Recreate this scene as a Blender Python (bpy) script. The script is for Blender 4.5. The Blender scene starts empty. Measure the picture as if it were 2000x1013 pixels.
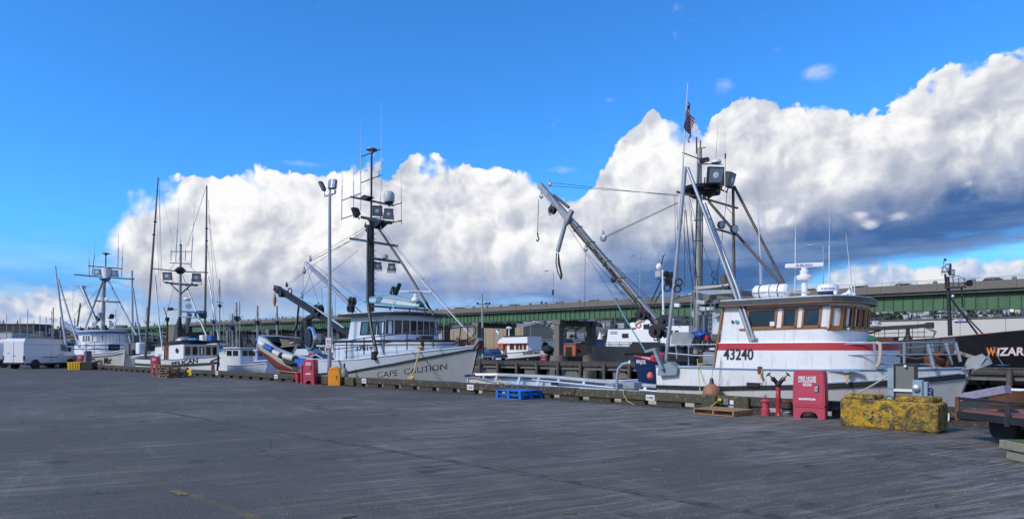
import bpy, math, random
from mathutils import Vector, Matrix
from mathutils.bvhtree import BVHTree
R = math.radians
random.seed(7)
scene = bpy.context.scene
COL = scene.collection

# ------------------------------------------------------------------ camera
# world axes: x runs along the quay edge, y points over the water, z = 0 is the quay surface
F = 1340.0
CAM = Vector((12.1, -17.6, 1.65))
FW = Vector((-.694, .72, 0)).normalized()
RT = Vector((.72, .694, 0)).normalized()
cd = bpy.data.cameras.new('camera')
cd.sensor_width = 36
cd.lens = F / 2000 * 36
cd.shift_y = (683 - 506.5) / 2000
cd.clip_start = .1
cd.clip_end = 6000
cam = bpy.data.objects.new('camera', cd)
COL.objects.link(cam)
cam.location = CAM
cam.rotation_euler = (R(90), 0, math.atan2(FW.y, FW.x) - R(90))
scene.camera = cam


def P(px, py, y=None, x=None, d=None, z=None):
 """a point of the place, from its bearing in the photograph and the plane it stands on"""
 k = (px - 1000) / F
 dx, dy = -.694 + .72 * k, .72 + .694 * k
 if y is not None: l = (y - CAM.y) / dy
 elif x is not None: l = (x - CAM.x) / dx
 elif z is not None: l = (z - 1.65) * F / (683 - py)
 else: l = d
 return Vector((CAM.x + dx * l, CAM.y + dy * l, 1.65 + (683 - py) / F * l))


# ------------------------------------------------------------------ light
EXPO = 1.
SUN_EL, SUN_DIR = R(36), Vector((-.24, -.97, 0)).normalized()   # the sun stands behind the camera, to its left
world = bpy.data.worlds.new('World')
scene.world = world
world.use_nodes = True
sl = bpy.data.lights.new('sun', 'SUN')
sl.energy = 1.5                            # the quay lies under thin cloud: a weak, soft sun
sl.angle = R(11)
sl.color = (1, .90, .76)
so = bpy.data.objects.new('sun', sl)
COL.objects.link(so)
sv = Vector((SUN_DIR.x * math.cos(SUN_EL), SUN_DIR.y * math.cos(SUN_EL), math.sin(SUN_EL)))
so.rotation_euler = sv.to_track_quat('Z', 'Y').to_euler()
so.location = (0, -30, 40)
scene.view_settings.view_transform = 'Standard'
scene.view_settings.look = 'None'
scene.view_settings.exposure = EXPO
scene.view_settings.gamma = 1
scene.view_settings.use_curve_mapping = False
try:
 scene.cycles.max_bounces = 6
 scene.cycles.diffuse_bounces = 3
 scene.cycles.transparent_max_bounces = 8
except Exception: pass


class NT:
 def __init__(s, tree): s.t = tree
 def n(s, typ, **kw):
  nd = s.t.nodes.new(typ)
  for k, v in kw.items():
   if k == 'i':
    for kk, vv in v.items(): s.put(nd.inputs[kk], vv)
   else: setattr(nd, k, v)
  return nd
 def put(s, sock, v):
  if isinstance(v, bpy.types.NodeSocket): s.t.links.new(v, sock)
  else: sock.default_value = v
 def m(s, op, a, b=None, c=None, clamp=False):
  nd = s.n('ShaderNodeMath', operation=op, use_clamp=clamp)
  s.put(nd.inputs[0], a)
  if b is not None: s.put(nd.inputs[1], b)
  if c is not None: s.put(nd.inputs[2], c)
  return nd.outputs[0]
 def vm(s, op, a, b=None, scale=None):
  nd = s.n('ShaderNodeVectorMath', operation=op)
  s.put(nd.inputs[0], a)
  if b is not None: s.put(nd.inputs[1], b)
  if scale is not None: s.put(nd.inputs['Scale'], scale)
  return nd.outputs['Value'] if op in ('DOT_PRODUCT', 'LENGTH') else nd.outputs[0]
 def mix(s, f, a, b):
  nd = s.n('ShaderNodeMix', data_type='RGBA')
  s.put(nd.inputs[0], f); s.put(nd.inputs[6], a); s.put(nd.inputs[7], b)
  return nd.outputs[2]
 def ss(s, v, a, b):
  nd = s.n('ShaderNodeMapRange', interpolation_type='SMOOTHSTEP')
  s.put(nd.inputs[0], v); s.put(nd.inputs[1], a); s.put(nd.inputs[2], b)
  return nd.outputs[0]
 def mr(s, v, a, b, c=0., d=1.):
  nd = s.n('ShaderNodeMapRange')
  for i, q in enumerate((v, a, b, c, d)): s.put(nd.inputs[i], q)
  return nd.outputs[0]
 def noise(s, vec, scale, detail=4., rough=.5, out=0, **kw):
  nd = s.n('ShaderNodeTexNoise', **kw)
  s.put(nd.inputs['Vector'], vec); nd.inputs['Scale'].default_value = scale
  nd.inputs['Detail'].default_value = detail; nd.inputs['Roughness'].default_value = rough
  return nd.outputs[out]


def rgb(r, g, b):
 f = lambda c: (c / 255 / 12.92) if c / 255 <= .04045 else ((c / 255 + .055) / 1.055) ** 2.4
 return (f(r), f(g), f(b), 1)


def make_world():
 t = world.node_tree
 t.nodes.clear()
 N = NT(t)
 K = .1 / 2 ** EXPO                         # background strength
 sky = N.n('ShaderNodeTexSky', sky_type='NISHITA', sun_disc=False)
 sky.sun_elevation = SUN_EL
 sky.sun_rotation = math.atan2(SUN_DIR.x, SUN_DIR.y)
 sky.air_density = 1.0; sky.dust_density = .3; sky.ozone_density = 2.0
 D = N.n('ShaderNodeTexCoord').outputs['Generated']
 dn = N.vm('NORMALIZE', D)
 f = N.vm('DOT_PRODUCT', dn, tuple(FW)); r = N.vm('DOT_PRODUCT', dn, tuple(RT)); z = N.vm('DOT_PRODUCT', dn, (0, 0, 1))
 az = N.m('ARCTAN2', r, f)
 el = N.m('DIVIDE', z, N.m('SQRT', N.m('ADD', N.m('MULTIPLY', f, f), N.m('MULTIPLY', r, r))))
 # rows of cloud as heights (tangent of elevation) over the compass bearing
 def curve(pts, left, right):
  nd = N.n('ShaderNodeFloatCurve')
  c = nd.mapping.curves[0]
  conv = [(math.atan((px - 1000) / F), (683 - py) / F * math.cos(math.atan((px - 1000) / F))) for px, py in pts]
  conv = [(-3.1, right), (-1.9, right), (-1.25, left), (-.85, left)] + conv + [(.95, right), (1.6, right), (2.4, right), (3.1, right)]  # unseen cloud added beside and behind the camera to neutralise the ambient light
  while len(c.points) < len(conv): c.points.new(.5, .5)
  for p_, (a, v) in zip(c.points, conv):
   p_.location = ((a + math.pi) / (2 * math.pi), v); p_.handle_type = 'AUTO_CLAMPED'
  nd.mapping.extend = 'HORIZONTAL'
  nd.mapping.update()
  N.put(nd.inputs['Value'], N.mr(az, -math.pi, math.pi))
  nd.inputs['Factor'].default_value = 1
  return nd.outputs[0]
 top1 = curve([(120, 640), (175, 560), (203, 455), (222, 395), (260, 382), (300, 372), (340, 345), (385, 335), (430, 340), (485, 318), (525, 328), (570, 340), (630, 340),
    (690, 326), (760, 322), (830, 315), (900, 313), (960, 322), (1020, 338), (1080, 350), (1135, 360), (1160, 352), (1180, 325), (1210, 292),
    (1232, 248), (1255, 226), (1285, 220), (1312, 226), (1335, 246), (1352, 252), (1385, 222), (1430, 192), (1475, 180), (1530, 192), (1580, 187), (1640, 203), (1700, 205),
    (1765, 188), (1820, 165), (1865, 135), (1910, 118), (1960, 114), (2000, 118)], .0, .36)
 bot1 = curve([(150, 500), (203, 480), (240, 520), (275, 565), (330, 600), (700, 590), (1000, 600), (1200, 610), (1450, 590), (1560, 550), (1640, 522), (1750, 503), (1850, 488), (1930, 472), (2000, 455)], .05, .15)
 drk = curve([(200, 625), (450, 590), (600, 562), (700, 550), (850, 543), (1000, 536), (1120, 525), (1200, 500), (1300, 480), (1400, 470), (1500, 455), (1600, 420), (1700, 405), (1800, 390), (1900, 365), (2000, 340)], .02, .2)
 top2 = curve([(0, 580), (20, 572), (60, 562), (120, 560), (160, 566), (220, 590), (300, 560), (600, 560), (900, 560), (1100, 575), (1300, 590), (1500, 575), (1600, 550),
    (1650, 522), (1700, 516), (1760, 507), (1850, 512), (1880, 497), (1915, 486), (1950, 502), (2000, 489)], .06, .12)
 warp = N.vm('SCALE', N.vm('SUBTRACT', N.noise(dn, 9., 3., .55, out=1), (.5, .5, .5)), scale=.06)
 p0 = N.vm('ADD', dn, warp)
 sunoff = tuple((RT * -.72 + Vector((0, 0, 1)) * .7) * .011)
 def billow(p):
  tot = None
  for sc, w in ((11., .5), (25., .3), (58., .16), (130., .08)):
   v = N.n('ShaderNodeTexVoronoi', feature='F1', i={'Vector': p, 'Scale': sc})
   b = N.m('MULTIPLY', N.m('SUBTRACT', 1., v.outputs['Distance']), w)
   tot = b if tot is None else N.m('ADD', tot, b)
  return tot                              # about .3 to .9
 H = billow(p0)
 H2 = billow(N.vm('ADD', p0, sunoff))
 fine = N.noise(p0, 70., 5., .6)
 lit = N.m('SUBTRACT', H, H2)                # faces turned to the sun
 so2 = tuple((RT * -.72 + Vector((0, 0, 1)) * .7) * .022)
 lit2 = N.m('SUBTRACT', N.noise(p0, 13., 4., .45), N.noise(N.vm('ADD', p0, so2), 13., 4., .45))
 disp = N.m('MULTIPLY', N.m('SUBTRACT', H, .5), .075)
 disp = N.m('ADD', disp, N.m('MULTIPLY', N.m('SUBTRACT', fine, .5), .022))
 disp = N.m('ADD', disp, N.m('MULTIPLY', N.m('SUBTRACT', N.noise(dn, 22., 3., .5), .5), .045))
 big = N.noise(dn, 4.5, 4., .5)
 e1 = N.m('SUBTRACT', N.m('ADD', top1, disp), el)       # > 0 under the top
 soft = N.m('ADD', .005, N.m('MULTIPLY', N.ss(N.noise(dn, 13., 2., .5), .45, .7), .035))
 a1 = N.ss(e1, 0., soft)
 streak = N.noise(N.vm('MULTIPLY', dn, (1, 1, 5)), 7., 4., .55)
 eb = N.m('ADD', N.m('SUBTRACT', el, bot1), N.m('MULTIPLY', N.m('SUBTRACT', streak, .5), .09))
 a1 = N.m('MULTIPLY', a1, N.ss(eb, -.018, .018))
 # brightness of the main cloud
 depth = N.ss(e1, 0., .2)
 sh = N.m('ADD', N.m('ADD', N.m('MULTIPLY', lit, 1.1), N.m('MULTIPLY', lit2, 2.6)), N.m('MULTIPLY', N.m('SUBTRACT', big, .5), 1.0))
 sh = N.m('ADD', sh, N.m('SUBTRACT', .88, N.m('MULTIPLY', depth, .50)))
 sh = N.m('ADD', sh, N.m('MULTIPLY', N.m('SUBTRACT', fine, .5), .09))
 def blob(px, py, sx, sy, w):                # a bank of cloud standing nearer or in another's shade
  k = math.atan((px - 1000) / F); e_ = (683 - py) / F * math.cos(k)
  q = N.m('ADD', N.m('POWER', N.m('DIVIDE', N.m('SUBTRACT', az, k), sx / F * math.cos(k) ** 2), 2.), N.m('POWER', N.m('DIVIDE', N.m('SUBTRACT', el, e_), sy / F), 2.))
  return N.m('MULTIPLY', N.m('EXPONENT', N.m('MULTIPLY', q, -1.)), w)
 for b in ((985, 470, 110, 75, .42), (1265, 330, 90, 120, .28), (780, 430, 90, 60, -.14), (560, 520, 160, 50, .1), (1560, 400, 130, 60, -.10),
   (1900, 330, 130, 60, -.1), (1110, 400, 30, 40, -.2), (1480, 215, 120, 30, .15), (230, 470, 60, 50, .2)):
  sh = N.m('ADD', sh, blob(*b))
 sh = N.m('MINIMUM', N.m('MAXIMUM', sh, 0.), 1.)
 ramp = N.n('ShaderNodeValToRGB')
 cr = ramp.color_ramp
 cr.elements[0].position = 0; cr.elements[0].color = rgb(162, 170, 192)
 cr.elements[1].position = 1; cr.elements[1].color = rgb(253, 253, 254)
 for p_, c in ((.3, rgb(186, 192, 208)), (.55, rgb(205, 209, 220)), (.78, rgb(232, 233, 238))):
  e_ = cr.elements.new(p_); e_.color = c
 N.put(ramp.inputs[0], sh)
 c1 = ramp.outputs[0]
 dk = N.ss(N.m('ADD', N.m('SUBTRACT', drk, el), N.m('MULTIPLY', N.m('SUBTRACT', H, .5), .1)), -.04, .04)
 rightness = N.ss(az, -.05, .3)
 dcol = N.mix(rightness, rgb(122, 150, 200), rgb(70, 108, 164))
 dcol = N.mix(N.ss(streak, .45, .7), dcol, N.mix(rightness, rgb(165, 180, 212), rgb(112, 142, 188)))
 c1 = N.mix(dk, c1, dcol)
 # clear sky, deeper blue than the Nishita horizon
 nish = N.vm('MULTIPLY', sky.outputs[0], (.45, 1.36, 2.35))
 low = N.mix(N.ss(streak, .4, .62), rgb(108, 152, 218), rgb(168, 188, 222))
 lowf = N.m('SUBTRACT', 1., N.ss(el, .03, .17))
 base = N.mix(N.m('MULTIPLY', lowf, .85), nish, N.vm('SCALE', low, scale=10.))
 # distant row of cloud
 e2 = N.m('SUBTRACT', N.m('ADD', top2, N.m('MULTIPLY', disp, .55)), el)
 a2 = N.m('MULTIPLY', N.ss(e2, 0., .012), N.ss(N.m('ADD', N.m('MULTIPLY', el, 6.), streak), .48, .66))
 a2 = N.m('MULTIPLY', a2, N.m('MULTIPLY_ADD', N.ss(N.m('ABSOLUTE', N.m('ADD', az, .08)), .38, .5), .72, .2))
 c2 = N.mix(N.m('ADD', N.m('MULTIPLY', lit, 5.), N.m('ADD', .35, N.m('MULTIPLY', big, .6)), clamp=True), rgb(176, 192, 220), rgb(244, 242, 240))
 col = N.mix(a2, base, N.vm('SCALE', c2, scale=10.))
 # thin wisps high up
 wn = N.noise(N.vm('ADD', N.vm('MULTIPLY', dn, (1, 1, 2.2)), N.vm('SCALE', warp, scale=3.)), 16., 5., .6)
 wm = None
 for b in ((1600, 142, 42, 20, 1.), (1415, 168, 26, 22, 1.), (595, 320, 90, 10, .6), (1190, 195, 16, 9, .6), (1517, 98, 12, 8, .6), (1100, 332, 45, 10, .7)):
  v = blob(*b); wm = v if wm is None else N.m('ADD', wm, v)
 wa = N.m('MULTIPLY', N.ss(N.m('MULTIPLY', wm, N.m('MULTIPLY', wn, 2.)), .35, 1.3), .62)
 col = N.mix(wa, col, N.vm('SCALE', rgb(222, 228, 240)[:3], scale=10.))
 col = N.mix(a1, col, N.vm('SCALE', c1, scale=10.))
 # small bright scraps hanging before the dark base
 sc = None
 for b in ((1500, 428, 52, 22, 1.1), (1455, 400, 40, 20, .7), (1758, 421, 26, 11, 1.), (1700, 440, 20, 10, .9), (1680, 420, 18, 10, .7), (1900, 358, 30, 8, .6), (1530, 425, 30, 14, .8)):
  v = blob(*b); sc = v if sc is None else N.m('ADD', sc, v)
 sa = N.m('MULTIPLY', N.ss(N.m('ADD', sc, N.m('MULTIPLY', N.m('SUBTRACT', wn, .5), 2.2)), .35, 1.25), .85)
 col = N.mix(sa, col, N.vm('SCALE', N.mix(N.ss(N.m('ADD', lit, N.m('MULTIPLY', fine, .1)), -.03, .12), rgb(205, 210, 226), rgb(246, 246, 249)), scale=10.))
 # below the horizon
 col = N.mix(N.ss(el, -.03, 0.), N.vm('SCALE', rgb(70, 84, 100)[:3], scale=10.), col)
 bg = N.n('ShaderNodeBackground', i={'Color': col, 'Strength': K})
 out = N.n('ShaderNodeOutputWorld')
 t.links.new(bg.outputs[0], out.inputs['Surface'])
 try:
  world.cycles.sampling_method = 'MANUAL'; world.cycles.sample_map_resolution = 512
 except Exception: pass


make_world()


# ------------------------------------------------------------------ materials
MATS = {}


def mat(name, c, rough=.6, metal=0., var=.18, scale=1.5, dirt=0., dirtc=(.05, .04, .03), streak=0., streakc=(.16, .07, .025), bump=.15, bscale=30., spec=.5, em=None, emc=None, coat=0., wear=0., wearc=(.3, .3, .3), wscale=4.):
 """procedural surface: base colour with blotches, dirt, vertical rust or grime streaks, chipped wear"""
 if name in MATS: return MATS[name]
 m = bpy.data.materials.new(name); m.use_nodes = True
 t = m.node_tree; t.nodes.clear(); N = NT(t)
 co = N.n('ShaderNodeTexCoord').outputs['Object']
 c4 = (*c, 1)
 n1 = N.noise(co, scale, 4., .6)
 fac = N.m('MULTIPLY', N.m('SUBTRACT', n1, .5), var * 4)
 col = N.mix(N.m('MAXIMUM', fac, 0.), c4, tuple(min(1, v * 1.5 + .02) for v in c) + (1,))
 col = N.mix(N.m('MAXIMUM', N.m('MULTIPLY', fac, -1.), 0.), col, tuple(v * .45 for v in c) + (1,))
 if streak:
  sp = N.vm('MULTIPLY', co, (6, 6, .45))
  s_ = N.noise(sp, 1.4, 4., .6)
  col = N.mix(N.m('MULTIPLY', N.ss(s_, .56, .72), streak), col, (*streakc, 1))
 if dirt:
  d_ = N.noise(co, scale * 3.1, 5., .7)
  col = N.mix(N.m('MULTIPLY', N.ss(d_, .45, .68), dirt), col, (*dirtc, 1))
 if wear:
  w_ = N.noise(co, wscale, 6., .72)
  col = N.mix(N.ss(w_, 1. - wear - .02, 1. - wear + .03), col, (*wearc, 1))
 b = N.n('ShaderNodeBsdfPrincipled')
 N.put(b.inputs['Base Color'], col)
 N.put(b.inputs['Roughness'], N.m('ADD', rough - .08, N.m('MULTIPLY', n1, .16)) if rough > .1 else rough)
 b.inputs['Metallic'].default_value = metal
 b.inputs['Specular IOR Level'].default_value = spec
 if coat: b.inputs['Coat Weight'].default_value = coat
 if em:
  b.inputs['Emission Color'].default_value = (*(emc or c), 1); b.inputs['Emission Strength'].default_value = em
 if bump:
  bn = N.n('ShaderNodeBump', i={'Height': N.noise(co, bscale, 4., .6), 'Strength': bump, 'Distance': .02})
  N.put(b.inputs['Normal'], bn.outputs[0])
 o = N.n('ShaderNodeOutputMaterial'); t.links.new(b.outputs[0], o.inputs[0])
 MATS[name] = m
 return m


white = mat('white_boat_paint', (.74, .76, .77), .38, var=.05, dirt=.22, dirtc=(.50, .48, .43), streak=.5, streakc=(.50, .41, .30), bump=.05, bscale=6)
whitec = mat('clean_white', (.8, .8, .8), .35, var=.03, bump=.02)
hullgrey = mat('pale_grey_hull', (.42, .43, .43), .42, var=.06, dirt=.1, streak=.15, streakc=(.3, .27, .22), bump=.05, bscale=5)
paleblue = mat('pale_grey_blue_paint', (.58, .65, .72), .42, var=.05, streak=.15, streakc=(.4, .38, .34), bump=.05)
cream = mat('cream_hull', (.78, .74, .66), .45, var=.05, dirt=.12, streak=.3, streakc=(.45, .35, .22), bump=.05)
black = mat('black_paint', (.012, .013, .016), .45, var=.2, dirt=.15, dirtc=(.08, .06, .05), bump=.1)
rubber = mat('black_rubber', (.014, .014, .015), .75, bump=.2)
redp = mat('red_paint', (.42, .02, .035), .4, var=.1, bump=.05)
navy = mat('navy_paint', (.012, .025, .09), .35, var=.1, dirt=.1, bump=.05)
bluep = mat('blue_paint', (.02, .10, .34), .45, var=.15, bump=.05)
alu = mat('dull_aluminium', (.46, .49, .52), .42, .75, var=.1, dirt=.12, dirtc=(.2, .19, .18), bump=.08)
alud = mat('weathered_aluminium', (.34, .36, .38), .5, .55, var=.16, dirt=.25, dirtc=(.12, .11, .10), streak=.15, bump=.15)
galv = mat('galvanised_steel', (.40, .43, .46), .45, .6, var=.12, dirt=.2, dirtc=(.22, .21, .2), streak=.1, bump=.1)
mastg = mat('grey_mast_paint', (.34, .35, .34), .5, .2, var=.15, dirt=.35, dirtc=(.16, .15, .13), streak=.35, streakc=(.2, .14, .09), bump=.1)
brownst = mat('brown_steel', (.12, .10, .085), .6, .3, var=.2, dirt=.3, dirtc=(.2, .12, .06), bump=.1)
darkst = mat('dark_steel', (.035, .036, .04), .5, .5, var=.2, dirt=.3, dirtc=(.1, .06, .04), bump=.12)
blkmast = mat('black_mast_paint', (.018, .019, .024), .4, .1, var=.2, bump=.05)
rust = mat('rusty_steel', (.16, .065, .03), .8, .2, var=.3, scale=5, dirt=.5, dirtc=(.06, .04, .03), bump=.3)
wire = mat('steel_wire', (.16, .17, .18), .5, .5, bump=0, var=0)
wired = mat('dark_wire', (.04, .042, .05), .6, .2, bump=0, var=0)
whip = mat('antenna_white', (.6, .62, .64), .5, bump=0, var=0)
glass = mat('dark_window_glass', (.016, .019, .022), .08, var=.6, scale=2, bump=0, spec=.45)
glassb = mat('blue_window_glass', (.05, .09, .13), .06, var=.3, scale=2, bump=0, spec=.8)
lens = mat('lamp_glass', (.30, .38, .45), .12, .3, var=.5, scale=6, bump=0, spec=.8)
varn = mat('varnished_wood', (.30, .12, .035), .35, var=.3, scale=5, dirt=.2, streak=.3, streakc=(.1, .04, .015), bump=.1)
timber = mat('weathered_timber', (.062, .052, .040), .9, var=.35, scale=3.5, dirt=.7, dirtc=(.018, .016, .012), wear=.42, wearc=(.15, .14, .12), wscale=7, bump=1., bscale=18)
mossy = mat('mossy_timber', (.075, .068, .045), .9, var=.35, scale=4, dirt=.8, dirtc=(.05, .06, .012), wear=.42, wearc=(.16, .15, .12), wscale=8, bump=1., bscale=18)
pile = mat('pier_pile_wood', (.11, .085, .07), .9, var=.3, streak=.5, streakc=(.03, .025, .02), bump=.5, bscale=10)
palletw = mat('pallet_wood', (.33, .19, .09), .8, var=.2, scale=4, dirt=.3, dirtc=(.12, .08, .05), bump=.3)
palletg = mat('grey_pallet_wood', (.17, .13, .10), .85, var=.25, scale=4, dirt=.3, bump=.3)
palletb = mat('blue_pallet_paint', (.008, .15, .52), .6, var=.2, scale=4, dirt=.2, dirtc=(.01, .04, .12), bump=.2)
firered = mat('faded_red_plastic', (.46, .05, .085), .5, var=.06, dirt=.08, dirtc=(.25, .05, .06), bump=.05)
firerd2 = mat('chipped_red_paint', (.42, .03, .045), .55, var=.1, wear=.40, wearc=(.55, .38, .38), wscale=9, dirt=.2, bump=.2)
orangep = mat('orange_plastic', (.82, .29, .012), .45, var=.06, dirt=.08, dirtc=(.35, .13, .02), bump=.03)
yellowp = mat('yellow_plastic', (.70, .42, .01), .5, var=.1, scale=3, dirt=.25, dirtc=(.28, .16, .02), bump=.1)
concy = None
conc = mat('grey_concrete', (.17, .155, .13), .85, var=.15, dirt=.25, dirtc=(.12, .11, .10), streak=.3, streakc=(.12, .11, .09), bump=.3)
concd = mat('stained_concrete', (.16, .155, .14), .9, var=.2, dirt=.35, dirtc=(.06, .06, .05), streak=.5, streakc=(.07, .065, .055), bump=.3)
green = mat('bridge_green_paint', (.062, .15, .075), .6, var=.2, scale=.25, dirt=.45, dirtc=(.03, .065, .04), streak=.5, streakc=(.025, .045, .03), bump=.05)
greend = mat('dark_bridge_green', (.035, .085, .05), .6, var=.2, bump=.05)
beige = mat('beige_metal_siding', (.36, .29, .20), .6, var=.05, bump=.1)
palewall = mat('pale_warehouse_wall', (.60, .585, .55), .7, var=.04, streak=.08, bump=.05)
redbrown = mat('red_brown_deck', (.26, .085, .055), .7, var=.15, dirt=.25, dirtc=(.1, .05, .04), bump=.2)
greybeam = mat('weathered_purple_grey_beam', (.27, .25, .32), .85, var=.25, scale=6, dirt=.45, dirtc=(.12, .10, .16), bump=.4)
ropew = mat('pale_rope', (.48, .44, .36), .9, var=.15, bump=.3, bscale=120)
ropey = mat('yellow_rope', (.55, .42, .12), .8, var=.15, bump=.2, bscale=120)
ropet = mat('teal_rope', (.12, .32, .33), .8, var=.15, bump=.2)
buoyo = mat('scuffed_orange_buoy', (.36, .15, .08), .6, var=.2, scale=5, dirt=.7, dirtc=(.15, .085, .07), bump=.1)
pinkb = mat('pink_buoy', (.65, .14, .10), .5, bump=.05)
pedgrey = mat('pedestal_grey_paint', (.16, .165, .16), .6, .1, var=.1, dirt=.2, bump=.08)
pedblue = mat('pale_blue_grey_box', (.27, .36, .41), .5, .1, var=.1, dirt=.15, bump=.05)
signw = mat('sign_white', (.75, .76, .76), .5, var=.04, dirt=.1, dirtc=(.4, .4, .38), bump=0)
ink = mat('black_lettering', (.012, .012, .016), .6, var=0, bump=0)
inkb = mat('blue_lettering', (.02, .06, .28), .6, var=0, bump=0)
inkw = mat('white_lettering', (.8, .8, .8), .6, var=0, bump=0)
inkr = mat('red_lettering', (.5, .03, .03), .6, var=0, bump=0)
inko = mat('orange_lettering', (.85, .35, .05), .6, var=0, bump=0)
tarp = mat('blue_tarp', (.02, .10, .42), .5, var=.3, scale=6, bump=.6, bscale=9)
redhull = mat('worn_red_bottom_paint', (.30, .06, .045), .7, var=.2, dirt=.4, dirtc=(.35, .22, .18), bump=.2)
dirtywhite = mat('mossy_white_hull', (.60, .58, .50), .6, var=.1, dirt=.4, dirtc=(.25, .25, .10), streak=.5, streakc=(.22, .20, .09), bump=.1)
vanw = mat('white_van_paint', (.76, .77, .78), .25, var=.02, dirt=.05, dirtc=(.5, .48, .45), bump=0, coat=.5)
truckb = mat('dark_blue_car_paint', (.012, .035, .09), .22, var=.05, bump=0, coat=.5)
chrome = mat('bright_metal', (.6, .62, .64), .2, .9, var=.1, bump=0)
tail = mat('tail_lamp_red', (.35, .01, .015), .2, bump=0)
bark = mat('bark', (.06, .045, .03), .9, bump=.5)
leaf = mat('dark_conifer_foliage', (.028, .048, .026), .85, var=.3, scale=.4, bump=0)
leaf2 = mat('olive_foliage', (.055, .07, .030), .85, var=.3, scale=.4, bump=0)
leaf3 = mat('bare_brown_crown', (.085, .07, .05), .9, var=.3, scale=.4, bump=0)
moss = mat('green_moss', (.07, .12, .02), .95, var=.3, scale=14, bump=.6)
tealp = mat('teal_paint', (.05, .33, .37), .4, var=.05, bump=0)
skinm = mat('skin', (.45, .28, .2), .6, var=.05, bump=0)
clothd = mat('dark_cloth', (.02, .022, .03), .9, bump=.1)


def worn_block_paint():
 m = bpy.data.materials.new('chipped_yellow_concrete'); m.use_nodes = True
 t = m.node_tree; t.nodes.clear(); N = NT(t)
 co = N.n('ShaderNodeTexCoord').outputs['Object']
 n1 = N.noise(co, 4.5, 9., .78); n2 = N.noise(N.vm('MULTIPLY', co, (1, 1, 2.2)), 13., 8., .8); n3 = N.noise(co, 1.7, 3., .5)
 col = N.mix(N.ss(n3, .35, .65), (.62, .36, .012, 1), (.44, .27, .03, 1))
 col = N.mix(N.m('MULTIPLY', N.ss(n2, .42, .62), .75), col, (.16, .115, .04, 1))
 col = N.mix(N.ss(N.m('ADD', n1, N.m('MULTIPLY', n2, .35)), .645, .75), col, (.085, .075, .045, 1))
 vc = N.n('ShaderNodeTexVoronoi', feature='DISTANCE_TO_EDGE', i={'Vector': N.vm('ADD', co, N.vm('SCALE', N.noise(co, 5., 5., .7, out=1), scale=.22)), 'Scale': 6.})
 ck = N.m('MULTIPLY', N.m('SUBTRACT', 1., N.ss(vc.outputs['Distance'], .0, .045)), N.ss(n3, .40, .6))
 col = N.mix(N.m('MULTIPLY', ck, .85), col, (.035, .03, .02, 1))
 col = N.mix(N.m('MULTIPLY', N.ss(N.noise(co, 2.6, 6., .7), .56, .68), .6), col, (.06, .065, .025, 1))
 b = N.n('ShaderNodeBsdfPrincipled', i={'Base Color': col, 'Roughness': .9})
 bn = N.n('ShaderNodeBump', i={'Height': N.m('ADD', n2, N.m('MULTIPLY', n1, 1.5)), 'Strength': .8, 'Distance': .03})
 N.put(b.inputs['Normal'], bn.outputs[0])
 o = N.n('ShaderNodeOutputMaterial'); t.links.new(b.outputs[0], o.inputs[0])
 return m


concy = worn_block_paint()


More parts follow.
